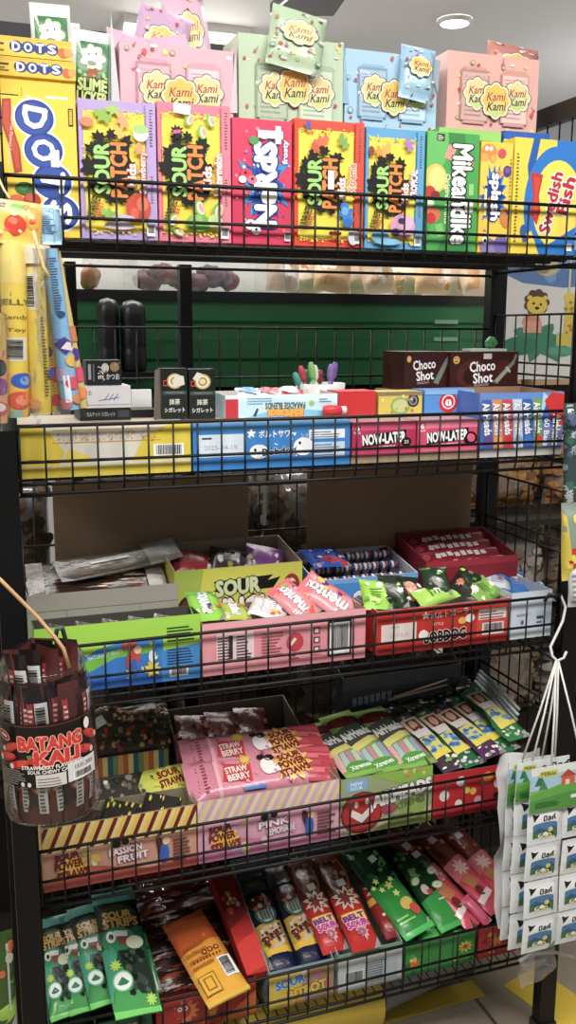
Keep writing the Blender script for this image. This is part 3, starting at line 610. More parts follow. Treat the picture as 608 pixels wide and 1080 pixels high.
# --- Dots boxes behind
def dots_spine():
    A = Art(84, 22, '#f4cb12'); A.rect(0, 17, 84, 5, '#e9bd0c')
    for i, ch in enumerate('DOTS'):
        A.ell(28 + i * 12, 11, 6.8, 6.8, '#23408f', 18); A.text(ch, 28 + i * 12, 11, 7.4, 9.5, '#ffffff', 0, .05, ('#23408f', .02))
    A.ell(75, 8, 5, 6, '#d86a2a', 14, 20); A.ell(80, 9, 4, 5, '#e8a24a'); A.rect(4, 12, 12, 2, '#2a2a2a'); A.lines(3, 5, 14, 6, 2, '#6a5a20')
    return A
X0, X1 = xs(-6, 79, 90, .055); A = Art(84, 160, '#f4cb12'); A.rect(4, 140, 20, 3, '#2a2a2a'); A.lines(4, 128, 22, 10, 4, '#8a7a2c'); A.ell(34, 136, 6, 7, '#ffffff'); A.ell(34, 136, 5, 6, '#23408f'); A.rect(52, 138, 24, 6, '#f2efe6'); A.rect(27, 120, 1, 30, '#b4951a')
z3 = zz(40, 83, .055); box('candy_box', 'upright yellow box behind the big DOTS box, carrying two lying boxes', 'candy box', X0, X1, .055, .034, ZD, z3, '#f4cb12', 'yellow boxes piled behind the big DOTS box', front=A)
h1 = zz(40, 62, .053) - z3
for i, (lab, pa, pb) in enumerate((('lower of the two lying yellow boxes with DOTS on the spine', -8, 79.5), ('topmost lying yellow box with DOTS on the spine', -12, 76))):
    X0, X1 = xs(pa, pb, 70, .05); h = h1 if i == 0 else zz(40, 40, .05) - z3 - h1
    box('candy_box', lab, 'candy box', X0, X1, .050, .045, z3 + i * h1, z3 + i * h1 + h - .001, '#f4cb12', 'yellow boxes piled behind the big DOTS box', front=dots_spine())
# --- Slime Licker tubes
def slime():
    A = Art(34, 150, '#eceeec'); A.rect(3, 8, 28, 134, '#2f7f45'); A.rect(3, 8, 28, 106, '#143a26'); A.flower(17, 131, 10, '#dfe8b8', 7, .3, 1.15); A.flower(17, 133, 7.5, '#f0f2e0', 7, .3); A.ell(13.5, 133, 1.8, 2.1, '#ffffff'); A.ell(19.5, 134, 1.9, 2.2, '#ffffff'); A.ell(13.5, 133, .8, 1, '#222'); A.ell(19.5, 134, .8, 1, '#222'); A.ell(16, 127, 4, 1.6, '#4a5a20'); A.rect(13, 117, 8, 6, '#b4562a'); A.bits(8, ['#7fc24a', '#b7dc6a'], 1.6, 5, 114, 29, 122, 3)
    A.text('SLIME', 17, 112, 24, 8, '#cfe38a', 0, .06, ('#0d2416', .06)); A.text('LICKER', 17, 103, 25, 8, '#cfe38a', 0, .06, ('#0d2416', .06)); A.text('SQUEEZE', 17, 94, 25, 7, '#e7efe0', 0, .05, ('#0d2416', .05)); A.text('CANDY', 17, 86, 16, 5, '#e7efe0', 0, .04)
    return A
P1 = at(98, 33, Y=.12); wv = .056
pouch('squeeze_candy_pack', 'green white edged squeeze candy pack left of the pink gift box', 'candy pack', (at(96, 100, Y=.118).x - .012, .118, ZD), P1, wv, .02, slime(), (0, -1, .1), 'green squeeze packs on the top shelf', grid=(4, 8), seal=.02)
P1 = at(52, 4, Y=.15); pouch('squeeze_candy_pack', 'green white edged squeeze candy pack above the lying DOTS boxes', 'candy pack', (at(60, 60, Y=.15).x, .15, ZD), P1, wv, .02, slime(), (0, -1, .1), 'green squeeze packs on the top shelf', grid=(4, 8), seal=.02)
A = Art(10, 60, '#e6e8ea'); A.rect(3, 45, 5, 14, '#2a6fb0'); P1 = at(73, 24, Y=.172); pouch('squeeze_candy_pack', 'white and blue slim pack between the two green squeeze packs', 'candy pack', (at(76, 60, Y=.172).x, .172, ZD), P1, .03, .012, A, (0, -1, .1), 'green squeeze packs on the top shelf', grid=(3, 5), seal=.02)
# --- Kami Kami gift boxes
def kami_logo(A, x, y, r, pale=False):
    A.flower(x, y, r * 1.12, '#5a4a38', 8, .16); A.flower(x, y, r * 1.06, '#f7f0d0', 8, .16); A.flower(x, y, r * .94, '#f3c548' if not pale else '#e8d894', 8, .16); A.ell(x, y - r * .3, r * .6, r * .42, '#f4d66a' if not pale else '#dde2a4'); A.ell(x, y - r * .62, r * .45, r * .22, '#c9dd7a')
    A.text('Kami', x + r * .02, y + r * .24, r * 1.35, r * .48, '#b0452a', 4, .02, ('#f9e9b8', .02), .35); A.text('Kami', x + r * .06, y - r * .3, r * 1.35, r * .48, '#3d3324', 4, .02, ('#f9e9b8', .02), .35)
def doodles(A, n, x0, y0, x1, y1, seed, base):
    R = random.Random(seed)
    for i in range(n):
        x, y = R.uniform(x0, x1), R.uniform(y0, y1); k = i % 6; r = R.uniform(1.4, 2.6)
        if k == 0: A.ell(x, y, r, r * 1.2, '#d9604f'); A.rect(x - .5, y - r * 2, 1, r, '#8a5a4a')
        elif k == 1: A.flower(x, y, r, '#c14a55', 5, .3)
        elif k == 2: A.ell(x, y, r * 1.4, r * 1.4, '#7d9e6a'); A.ell(x, y, r, r, base)
        elif k == 3: A.ell(x, y, r * 1.2, r * 1.2, '#f0dc78')
        elif k == 4: A.rect(x, y, .6, r * 3, '#5a5a5a', R.uniform(-60, 60)); A.ell(x, y, r * .9, r * .9, '#c86a8a')
        else: A.ell(x, y, r * 1.3, r * .7, '#f6f4f0'); A.ell(x + r, y, r * .8, r * .6, '#f6f4f0')
def gift(label, px0, px1, pyt, base, deep, pale, Y, d, seed, wins, flaps):
    X0, X1 = xs(px0, px1, 90, Y); zt = zz((px0 + px1) / 2, pyt, Y); w_, h_ = X1 - X0, zt - ZD
    sc = w_ / 118.; H = h_ / sc; t = thing('gift_box', label, 'gift box', ((X0 + X1) / 2, Y, ZD), 0, 'pastel gift boxes at the back of the top shelf')
    A = Art(118, H, base); doodles(A, 46, 3, H - 130, 115, H - 2, seed, base)
    for (x0, x1, y0, y1) in wins:
        A.rect(x0 + 4, H - y1 - 3, x1 - x0 - 8, y1 - y0 + 6, deep); A.rect(x0, H - y1, x1 - x0, y1 - y0, deep); A.rect(x0 + 2, H - y1 + 1, x1 - x0 - 4, y1 - y0 - 4, pale)
        A.lines(x0 + 5, H - y1 + 5, (x1 - x0) * .7, 14, 3, deep, seed); A.lines(x0 + 4, H - y0 - 16, (x1 - x0) * .75, 11, 3, deep, seed + 1)
        kami_logo(A, (x0 + x1) / 2 + 3, H - (y0 + y1) / 2 + 2, 17, True)
    kami_logo(A, 61, H - 49, 19)
    b = MB(); b.box(-w_ / 2, w_ / 2, 0, d, 0, h_, hx(base), M_CARD); b.art(A, flat((-w_ / 2, -2e-4, 0), (w_, 0, 0), (0, 0, h_)), M_CARD); b.build('body', t)
    b = MB()
    for (x0, x1, y0, y1) in wins: 
        k = w_ / 118; b.idx([(-w_ / 2 + x0 * k, -.0035, h_ - y1 * k), (-w_ / 2 + x1 * k, -.0035, h_ - y1 * k), (-w_ / 2 + x1 * k, -.0035, h_ - y0 * k), (-w_ / 2 + x0 * k, -.0035, h_ - y0 * k)], [(0, 1, 2, 3)], (1, 1, 1, 1), M_CLEAR, False)
    b.build('window_film', t)
    for nm, pts, col in flaps:
        k = w_ / 118; b = MB(); P = [Vector((-w_ / 2 + x * k, y, h_ + z * k)) for x, y, z in pts]; n = (P[1] - P[0]).cross(P[2] - P[0]).normalized() * .0012
        b.face(P, hx(col), M_CARD); b.face([p + n for p in P][::-1], hx(col), M_CARD)
        for i in range(len(P)): b.face([P[i], P[(i + 1) % len(P)], P[(i + 1) % len(P)] + n, P[i] + n], hx(col), M_CARD)
        b.build(nm, t)
    return t, X0, X1, zt
W2 = [(16, 52, 18, 72), (68, 104, 18, 72)]
gift('pink gift box with two windows and a Kami Kami flower badge', 127, 246, 48.5, '#eeb6c4', '#e2a4b4', '#f3d3dc', .115, .085, 11, W2,
     [('lid_flap', [(-5, .05, 0), (84, .05, 0), (80, .075, 27), (40, .075, 18), (-4, .075, 26)], '#dcb9d2'), ('side_flap', [(114, .0, -60), (122, -.004, -60), (121, -.004, 6), (114, .06, -2)], '#d3ccd0'), ('side_flap', [(-10, -.003, -60), (-1, .0, -60), (-1, .05, 0), (-8, -.003, 24)], '#d6d9dc')])
gift('pale green gift box with a bag leaning on its front', 252, 362, 40, '#bfd6b4', '#a5c29c', '#cfe0c6', .118, .085, 12, [(18, 54, 28, 82), (66, 106, 28, 82)], [('lid_flap', [(2, .06, 0), (30, .06, 0), (30, .08, 4), (2, .08, 3)], '#b2cca8')])
gift('pale blue gift box with raised side flaps', 364, 461, 56, '#aad2ec', '#8fbada', '#c6e0f0', .12, .085, 13, W2, [('side_flap', [(-3, -.003, -60), (5, .0, -60), (6, .04, 14), (-3, -.003, 4)], '#9cc6e4'), ('side_flap', [(104, .0, -2), (118, -.004, -40), (120, -.004, -3), (108, .05, 4)], '#9aa9b6'), ('lid_flap', [(8, .06, 0), (60, .06, 0), (60, .075, 7), (8, .075, 5)], '#b8daf0')])
gift('salmon pink gift box, rightmost of the gift boxes', 472, 568, 58, '#ecb5a8', '#dd9f92', '#f0cdc4', .118, .085, 14, W2, [('lid_flap', [(66, .06, 0), (116, .06, 0), (116, .08, 8), (66, .08, 9)], '#c98a7e')])
def kbag(base, seed, lx=30, ly=50):
    A = Art(60, 100, base); lx, ly = (30, 58); doodles(A, 26, 2, 2, 58, 98, seed, base); A.bits(6, ['#f8f8f8'], 2.5, 4, 8, 56, 96, seed, 'splat'); kami_logo(A, lx, ly, 19); return A
def stand(label, px, pyb, pyt, wpx, base, Y, seed, lean=0, tilt=(0, -1, .15), zb=None, group='loose bags among the gift boxes'):
    P0 = at(px - lean, pyb, Y=Y); P1 = at(px + lean, pyt, Y=Y + .012); w_ = at(px + wpx / 2, (pyb + pyt) / 2, Y=Y).x - at(px - wpx / 2, (pyb + pyt) / 2, Y=Y).x
    return pouch('candy_bag', label, 'candy bag', P0, P1, w_, .02, kbag(base, seed), tilt, group, grid=(5, 7), seal=.04, seed=seed, wob=.0015)
stand('lilac bag standing askew behind the left of the pink gift box', 168, 96, 12, 56, '#dcb4d8', .208, 21, 8)
stand('pink bag standing tallest above the pink gift box', 199, 96, -8, 46, '#ecc4dc', .228, 22, -8)
stand('green bag leaning on the front of the green gift box', 313, 74, 12, 58, '#bdd8b4', .100, 23, 4)
stand('blue bag propped in the middle of the blue gift box', 440, 106, 50, 36, '#9fcbe8', .102, 25, 2)
stand('small salmon bag standing behind the salmon gift box lid', 541, 100, 48, 54, '#d08e82', .207, 26, 1)
# ================================================================== second shelf
ZD = DECK[1] + .0005
def fz(px, py, Y=.012): return zz(px, py, Y)
# --- long cartons along the fence
zt = fz(110, 446) - .004
X0, X1 = xs(19, 202, 470, .012)
A = Art(184, 52, '#d8d4c8'); A.poly([(0, 52), (0, 12), (40, 12), (46, 26), (30, 48), (22, 52)], '#e0c818'); A.poly([(44, 14), (70, 14), (74, 20), (50, 30)], '#e8d23a'); A.poly([(118, 14), (184, 14), (184, 52), (160, 52), (132, 40)], '#e2ca1c'); A.rect(0, 0, 184, 11, '#e4cc22')
for y in (39, 44): A.text('オレンジ ガム レモン ソーダ グレープ ガム', 92, y, 108, 3.4, '#c78a30', 0, .02); 
A.rect(34, 35, 116, 1.2, '#d09a3a'); A.rect(34, 48, 120, 1.2, '#d6a850'); A.text('LEMON', 12, 18, 14, 3, '#4a4a3a', 0, .01); A.text('BOX', 36, 16, 9, 3, '#4a4a3a', 0, .01); A.text('24 PIECES', 56, 17, 18, 2.8, '#6a6a5a', 0, .01); A.bars(142, 17, 34, 14); A.bits(40, ['#c88a2a', '#a87a3a'], .8, 34, 36, 150, 47, 5)
box('candy_carton', 'long yellow and white candy carton, leftmost along the second shelf fence', 'carton', X0 + .002, X1 - .001, .012, .19, ZD, zt, '#cfc9b4', 'cartons along the second shelf fence', front=A, top=Art(10, 10, '#b5a58c'))
X0, X1 = xs(203, 370, 465, .012)
A = Art(168, 50, '#2f86d2'); A.rect(0, 42, 168, 8, '#4c9ada'); A.rect(6, 14, 46, 24, '#d8e6f2'); A.text('2025-04-19', 28, 24, 34, 5, '#8fa0b4', 0, .01); A.rect(9, 33, 10, 2, '#3a4a6a'); A.rect(122, 30, 40, 10, '#e6eef6'); A.lines(124, 31, 34, 8, 3, '#6a7a94'); A.rect(126, 10, 36, 16, '#c4d8ea'); A.lines(128, 11, 30, 14, 5, '#5a7aa4')
A.star(60, 38, 5, '#ffffff', 5, .45, 1, .3); A.text('ボルトサワー', 88, 37, 40, 8, '#ffffff', 0, .02); A.text('シガレット', 124, 34, 0.01 + 22, 5, '#dfeefa', 0, .01)
A.ell(68, 18, 10, 8, '#f2f6fa'); A.ell(116, 22, 11, 10, '#f2f6fa'); A.text('Bobdog', 90, 17, 36, 10, '#13182a', 4, .03, ('#e8f2fa', .05)); A.ell(64, 20, 1.4, 1.8, '#111'); A.ell(112, 26, 1.4, 1.8, '#111'); A.bits(12, ['#ffffff', '#9fd0f0'], 1, 56, 8, 110, 40, 3)
zb = fz(286, 442) - .004
box('candy_carton', 'blue candy carton with white lettering in the middle of the second shelf fence', 'carton', X0 + .001, X1 - .001, .012, .19, ZD, zb, '#2f86d2', 'cartons along the second shelf fence', front=A, top=Art(10, 10, '#a99d8c'))
def nowlater(c, c2):
    A = Art(68, 40, c); A.rect(0, 30, 68, 10, c2); A.rect(0, 0, 68, 4, c2); A.rect(2, 27, 7, 10, c); A.text('6', 5.5, 33, 4, 6, '#ffffff', 0, .03); A.text('PACK', 5.5, 27.5, 7, 2.4, '#ffffff', 0, .02)
    A.poly([(10, 10), (14, 24), (58, 30), (58, 15)], '#141014'); A.text('NOW-LATER', 34, 20, 46, 12, '#ffffff', 4, .05, ('#141014', .05)); A.text('CHERRY', 36, 9, 20, 4, '#ffffff', 3, .02, ('#141014', .03)); A.ell(58, 15, 5.5, 5.5, '#141014'); A.text('25', 58, 15, 5, 4, '#ffffff', 0, .01); return A
X0, X1 = xs(371, 439, 465, .012); zn = fz(405, 442)
box('candy_carton', 'dark pink NOW-LATER carton reading CHERRY', 'carton', X0 + .001, X1 - .001, .012, .16, ZD + .012, zn - .004, '#c02454', 'cartons along the second shelf fence', front=nowlater('#c3285a', '#d9527c'), top=Art(10, 10, '#a98a86'))
b = MB(); Xa, Xb = xs(371, 504, 465, .012); b.box(Xa, Xb, .012, .17, ZD, ZD + .011, hx('#a58e72'), M_KRAFT); tag(b.build('cardboard_sheet'), 'thin cardboard sheet under the two NOW-LATER cartons', 'cardboard')
X0, X1 = xs(440, 504, 460, .012)
A = nowlater('#e0446e', '#ee7d9c'); A.ell(61, 17, 7, 8, '#141014', 14, 20); A.ell(61, 17, 4.5, 5.5, '#e8607e', 14, 20)
box('candy_carton', 'lighter pink NOW-LATER carton beside the wrapped chew tray', 'carton', X0 + .001, X1 - .001, .012, .16, ZD + .012, zn - .004, '#e0446e', 'cartons along the second shelf fence', front=A, top=Art(10, 10, '#b8908c'))
# --- AirHeads tray at the right end
X0, X1 = xs(505.5, 601, 445, .012); X1 = min(X1, .888); hf = fz(550, 414) - ZD
A = Art(92, 60, '#3d6fc4'); A.rect(0, 0, 92, 7, '#c8c4c0'); A.rect(0, 52, 92, 8, '#5d8fd6')
cols = ['#4a5fb0', '#e88a34', '#dd4038', '#c9d3e2', '#2f62c4', '#6aa84a']
for i, c in enumerate(cols): A.poly([(2 + i * 11, 54), (12 + i * 11, 54), (16 + i * 11, 8), (6 + i * 11, 8)], c)
for i, c in enumerate(cols): A.text('AirHeads', 8.5 + i * 11, 36, 30, 7.5, '#f4f4f4', -82, .04, ('#22305a', .03)); A.ell(10.5 + i * 11, 15, 4.5, 5, ['#6a4a8c', '#f0a04a', '#c8302c', '#8aa0c0', '#3f7ad0', '#d84038'][i])
A.poly([(68, 60), (66, 30), (74, 56)], '#a8d4f0'); A.poly([(70, 52), (78, 60), (92, 58), (92, 26), (82, 30)], '#d42a2e'); A.rect(70, 8, 22, 20, '#7d86c8'); A.text('60 Bars', 74, 22, 26, 6, '#ffffff', -90, .02); A.text('AirHeads', 85, 24, 30, 9, '#ffffff', -90, .05, ('#1a1a1a', .04))
tray('candy_tray', 'blue tray of wrapped chew bars at the right end of the second shelf', 'tray', X0, X1, .012, .13, ZD, hf, hf * 1.02, '#3d6fc4', '#9a7a62', front=A)
ZI = ZD + .004
# wrapped bars inside the tray
for i, c in enumerate(['#d84a7a', '#e88a34', '#dd4038', '#f0c8d0', '#2f62c4', '#6aa84a', '#c83a62', '#e2b23a']):
    A = Art(10, 40, c); A.text('AirHeads', 5, 22, 24, 5, '#ffffff', 90, .03); x = X0 + .012 + i * .0155
    pouch('chew_bar', ('pink', 'orange', 'red', 'pale', 'blue', 'green', 'crimson', 'amber')[i] + ' wrapped chew bar inside the blue tray at the right end', 'chew bar', (x, .04, ZI), (x, .05, ZD + hf * .97), .013, .006, A, (0, -1, .1), 'chew bars in the blue tray', grid=(3, 4))
# --- carton behind, carrying the Choco Shot boxes
zc = zz(475, 411, .16); X0, X1 = xs(420, 590, 410, .16); X1 = min(X1, .89)
b = MB(); b.box(X0, X1, .15, .255, ZD, zc - .001, hx('#8e7258'), M_KRAFT); tag(b.build('cardboard_box'), 'brown cardboard box under the two Choco Shot boxes', 'box')
def choco():
    A = Art(92, 42, '#3c1512'); A.ell(28, 18, 20, 15, '#54211a', 18, 20); A.ell(30, 16, 13, 10, '#2d0f0c', 18, 20); A.ell(72, 24, 10, 9, '#4f1e18'); A.poly([(58, 8), (84, 32), (88, 40), (90, 38), (86, 28), (64, 6)], '#7a8070'); A.poly([(60, 10), (76, 24), (79, 21), (64, 7)], '#98a08c'); A.poly([(74, 24), (80, 18), (82, 20), (76, 26)], '#b0b6a0')
    A.ell(8, 33, 4.4, 4.4, '#e2b34a'); A.ell(6.6, 34.5, .7, .9, '#3c1512'); A.ell(9.6, 34.5, .7, .9, '#3c1512'); A.ell(8, 31.4, 2.2, .7, '#3c1512'); A.rect(44, 34, 11, 6, '#cfc4c4')
    A.text('Choco', 43, 26, 34, 11, '#f4f0ee', 4, .03, ('#2a0d0a', .03)); A.text('Shot', 44, 13, 26, 11, '#f4f0ee', 4, .03, ('#2a0d0a', .03)); A.text('CHOCOLATE COATED', 42, 5, 20, 2.6, '#d8c8c4', 4, .01); return A
X0, X1 = xs(474, 562, 390, .155); zt_ = zz(518, 371, .155)
box('chocolate_box', 'brown Choco Shot box facing front, by the side fence', 'chocolate box', X0 + .002, min(X1, .889), .155, .07, zc, zt_, '#3c1512', 'Choco Shot boxes', front=choco())
X0, X1 = xs(427, 474, 390, .165); 
A = Art(52, 42, '#3a1412'); A.text('Choco', 23, 28, 26, 10, '#f4f0ee', 6, .03, ('#2a0d0a', .03)); A.text('Shot', 24, 16, 20, 10, '#f4f0ee', 6, .03, ('#2a0d0a', .03)); A.text('CHOCOLATE', 22, 8, 14, 2.4, '#d8c8c4', 4, .01); A.poly([(34, 8), (48, 34), (51, 38), (51, 30), (40, 6)], '#7a8070'); A.ell(5, 34, 2.5, 3.6, '#e2b34a')
box('chocolate_box', 'narrow side of a brown Choco Shot box, left of the front-facing one', 'chocolate box', X0, X1 - .001, .165, .09, zc, zz(450, 371, .165), '#3a1412', 'Choco Shot boxes', front=A)
X0 = at(494, 366, Y=.18).x; X1 = at(532, 366, Y=.18).x; b = MB(); b.box(X0, X1, .17, .2, zt_ + .0005, zt_ + .005, hx('#cfe0d2'), M_PLASTIC); tag(b.build('paper_strip'), 'pale strip lying on the front-facing Choco Shot box', 'paper')
lump('green_sweet', 'small round green sweet on top of the Choco Shot box', 'candy', (at(518, 365, Y=.185).x, .185, zt_ + .0055), .011, '#3f9a5c', 12, 1, 1, .9, 3, m=M_PLASTIC)
# --- things standing on the carton tops
ZT = zt + .0008; ZB = zb + .0008; ZN = zn - .0032
Y = .085
X0, X1 = xs(448, 500, 425, Y); A = Art(52, 27, '#4d93dc'); A.ell(25, 13, 10, 11, '#d0222a'); A.ell(25, 14, 7, 8, '#e8e4e4'); A.ell(25, 14, 5.6, 6.4, '#d0222a'); A.text('ü', 25, 13, 5, 6, '#ffffff', 0, .06); A.poly([(36, 3), (40, 15), (42, 14), (39, 2)], '#e6eef6'); A.bars(44, 3, 8, 20, 90); A.rect(0, 22, 52, 5, '#7fb2e6')
box('candy_box', 'light blue box with a round red badge, on the NOW-LATER cartons', 'candy box', X0, X1, Y, .05, ZN, zz(474, 411, Y), '#4d93dc', None, front=A)
X0, X1 = xs(399, 446, 425, Y); A = Art(48, 24, '#d8c24a'); A.ell(24, 10, 11, 9, '#8fae5a'); A.ell(24, 10, 8.5, 6.5, '#c3cc88'); A.ell(38, 15, 6.5, 6.5, '#2a2c34'); A.ell(38, 15, 4.5, 4.5, '#8a90a0'); A.ell(38, 15, 3, 3, '#2a2c34'); A.rect(0, 20, 48, 4, '#8a7a58'); A.bits(10, ['#a8864a', '#e6d88a'], 1.6, 0, 0, 46, 20, 6)
box('candy_box', 'yellow and green box left of the light blue one, on the cartons', 'candy box', X0 + .001, X1 - .001, Y, .05, ZN, zz(424, 413, Y), '#c8b244', None, front=A)
X0, X1 = xs(357, 397, 425, Y); A = Art(40, 22, '#cf2a2c'); A.poly([(0, 6), (10, 4), (16, 0), (0, 0)], '#a81f22')
box('candy_box', 'plain red box behind the red chick sweet on the cartons', 'candy box', X0, X1 - .001, Y, .05, ZN, zz(378, 412.5, Y), '#cf2a2c', None, front=A)
Yq = .062; q = at(352, 429, Y=Yq); t = thing('candy_bottle', 'small red plastic candy bottle lying before the plain red box', 'candy', (q.x, Yq, ZB + .0095))
b = MB(); b.lathe([(.001, -.018), (.008, -.016), (.0092, -.008), (.0085, .004), (.006, .012), (.0045, .014)], hx('#d42a38'), M_PLASTIC, 16); o = b.build('bottle_body', t); o.rotation_euler = (0, math.radians(90), 0)
b = MB(); b.lathe([(.0045, .014), (.0062, .0145), (.0062, .021), (.001, .0215)], hx('#e8e2e0'), M_PLASTIC, 14); o = b.build('cap', t); o.rotation_euler = (0, math.radians(90), 0)
# open box of bites
Yb = .075; X0, X1 = xs(238, 356, 425, Yb); hb_ = zz(300, 416, Yb) - ZB
A = Art(118, 24, '#bfe2f0'); A.poly([(20, 0), (60, 10), (118, 4), (118, 0)], '#7cc6e6'); A.poly([(0, 14), (40, 20), (118, 14), (118, 24), (0, 24)], '#d6eef6'); A.rect(0, 0, 13, 24, '#c82a3a'); A.rect(0, 20, 20, 4, '#e8f2f6'); A.text('PARADISE BLENDS', 62, 12, 42, 6.5, '#4f5a44', 180, .05); A.text('Bites', 62, 3.5, 36, 9, '#f0a43a', 180, .07, ('#8a4a1a', .03)); A.lines(22, 14, 26, 8, 3, '#6aa8cc', 2); A.poly([(28, 2), (32, 10), (34, 9), (31, 1)], '#334a6a'); A.ell(90, 14, 3, 3, '#8fc46a'); A.lines(98, 15, 14, 5, 2, '#5a8ab0')
tray('candy_tray', 'light blue open box with upside-down lettering on the blue carton', 'tray', X0, X1, Yb, .085, ZB, hb_, hb_ * 1.05, '#bfe2f0', '#c9c2b8', front=A)
for i, (px, c1, c2, lab) in enumerate(((262, '#3f8cc8', '#e6eef2', 'blue and white wrapped sweet in the upside-down lettered box, at its left'), (285, '#c8384a', '#f2e4e2', 'red and white wrapped sweet in the upside-down lettered box'), (305, '#e8e4e2', '#c8384a', 'white wrapped sweet with red marks in the upside-down lettered box'))):
    A = Art(30, 18, c2); A.ell(12, 9, 9, 6, c1); A.bits(8, [c1, '#5a3a4a', '#ffffff'], 2, 2, 2, 28, 16, i); q = at(px, 412, Y=.11)
    pouch('wrapped_sweet', lab, 'candy', (q.x, .095, ZB + hb_ * .72), (q.x + .012, .14, ZB + hb_ * .72 + .012), .05, .018, A, (0, -.6, 1), 'wrapped sweets in the upside-down lettered box', grid=(4, 4), wob=.002, seed=i)
# white cup of whistle pops
Yc = .185; q = at(338, 410, Y=Yc); r = .043; zc0 = ZB; zc1 = zz(338, 404, Yc)
b = MB(); b.lathe([(.001, 0), (r * .8, 0), (r * .9, .004), (r, zc1 - zc0), (r * .97, zc1 - zc0), (r * .87, .006), (.001, .005)], hx('#d4d6d6'), M_PLASTIC, 28)
tag(b.build('plastic_cup', None, (q.x, Yc, zc0)), 'white cup holding coloured whistle sticks on the second shelf', 'cup')
sticks = [(311, 395, '#3f9a8c', -.2), (317, 388, '#c83a4a', -.1), (323, 392, '#2f8a5c', -.05), (328, 384, '#7cc06a', .1), (332, 387, '#d4e2c8', .12), (338, 392, '#8a2a3a', .05), (350, 386, '#8a6ab8', .08), (354, 384, '#7a5aa8', .12)]
for i, (px, py, c, ln) in enumerate(sticks):
    Yk = Yc + .008 * (i % 3 - 1); P1 = at(px, py - 2, Y=Yk); P0 = Vector((q.x + (P1.x - q.x) * .55, Yk, zc0 + .008)); M_ = lie(P0, P1, (0, -1, 0)); L = (P1 - P0).length
    t = thing('whistle_stick', ('teal', 'red', 'dark green', 'light green', 'pale', 'maroon', 'light purple', 'deep purple')[i] + ' whistle stick standing in the white cup', 'toy candy', mw=M_, group='whistle sticks in the white cup')
    b = MB(); b.tube([(0, 0, 0), (0, L * .6, 0)], .003, hx(c), M_PLASTIC, 8); b.build('stick', t)
    b = MB(); b.tube([(0, L * .6, 0), (0, L * .7, 0), (0, L * .9, 0), (0, L, 0)], .0062, hx(c), M_PLASTIC, 10, True, [.5, 1, 1, .5]); b.build('head', t)
# black cigarette-candy boxes
for i, (pa, pb) in enumerate(((170, 198.5), (199, 228))):
    Yk = .082; X0, X1 = xs(pa, pb, 420, Yk); h = zz(200, 389.5, Yk) - ZB
    A = Art(29, 52, '#121513'); A.rect(0, 0, 29, 29, '#1b211e'); A.rect(1, 25, 27, 4, '#3c4a42'); A.text('TRADITION', 14.5, 27, 20, 2, '#8a9a90', 0, .01); A.text('抹茶', 14.5, 17.5, 12, 6, '#c9d2c2', 0, .03); A.text('シガレット', 14.5, 9, 23, 5, '#d6ddd2', 0, .03); A.rect(0, 29, 29, 1, '#0a0a0a')
    A.ell(15, 39, 9, 8, '#b8a468', 20); A.ell(15, 39, 7.2, 6.4, '#e8dcb0', 20); A.ell(15, 39, 5, 4.6, '#8c7c46', 20); A.ell(15, 39, 3.4, 3, '#d9cd9a', 20); A.rect(2, 34, 5, 6, '#c23a2c'); A.rect(3, 35.2, 3, 3.6, '#121513'); A.poly([(4, 42), (9, 49), (15, 47), (10, 38)] if i else [(12, 33), (26, 35), (25, 44), (15, 46)], '#d2d0c4')
    t = thing('candy_box', ('black tea-cigarette candy box with gold ring, left of the pair', 'black tea-cigarette candy box with gold ring, right of the pair')[i], 'candy box', ((X0 + X1) / 2, Yk, ZB if i else ZT), 0, 'black tea-cigarette boxes')
    box_mb(X1 - X0 - .002, .03, h, '#121513', front=A).build('body', t)
    if i == 0: b = MB(); b.face([(-(X1 - X0) / 2 - .014, -.012, 0), (-(X1 - X0) / 2 - .001, 0, 0), (-(X1 - X0) / 2 - .001, 0, h), (-(X1 - X0) / 2 - .01, -.006, h * .97)], hx('#6f675c'), M_CARD); b.face([(-(X1 - X0) / 2 - .014, -.0108, 0), (-(X1 - X0) / 2 - .001, .0012, 0), (-(X1 - X0) / 2 - .001, .0012, h), (-(X1 - X0) / 2 - .01, -.0048, h * .97)], hx('#6f675c'), M_CARD); b.build('open_flap', t)
# stack of boxes by the hanging tubes
Yk = .09; X0, X1 = xs(84, 138, 430, Yk); z1_ = zz(110, 430.5, Yk)
A = Art(54, 10, '#17181c'); A.text('カルケット シガレット', 22, 5, 30, 4, '#c8ccd2', 0, .01); A.rect(40, 2, 12, 6, '#3a3c44')
box('candy_box', 'flat black box at the bottom of the small stack by the toy tubes', 'candy box', X0, X1, Yk, .07, ZT, z1_, '#17181c', 'small stack of boxes by the toy tubes', front=A)
X0, X1 = xs(90, 138, 420, Yk); A = Art(48, 25, '#c9c8cc'); 
for dx in (0, 5, 10): A.rect(20 + dx, 8, 9, .8, '#3a4a9a', 55)
A.rect(14, 8, 22, .8, '#3a4a9a', 8); A.text('10', 4, 17, 5, 5, '#3a3a3a', 0, .01); A.rect(0, 3, 48, .8, '#8a8a90')
z2_ = zz(110, 407, Yk); box('candy_box', 'white box with blue pen scribble in the small stack', 'candy box', X0, X1, Yk, .06, z1_ + .0005, z2_, '#c9c8cc', 'small stack of boxes by the toy tubes', front=A)
X0, X1 = xs(91, 128, 392, Yk + .01); A = Art(37, 26, '#131418'); A.rect(2, 6, 3, 16, '#8a8c94'); A.rect(7, 4, 1.5, 18, '#5a5c64'); A.text('ヨシノ', 15, 13, 13, 6, '#d2d2d2', 90, .03); A.ell(20, 18, 4, 5, '#b4b0a8'); A.ell(30, 19, 5, 5, '#8c6a4a'); A.text('かつお', 28, 9, 14, 6, '#c4c4c4', 0, .02); A.bits(8, ['#9a9a9a', '#6a5a4a'], 1.2, 10, 3, 36, 24, 2)
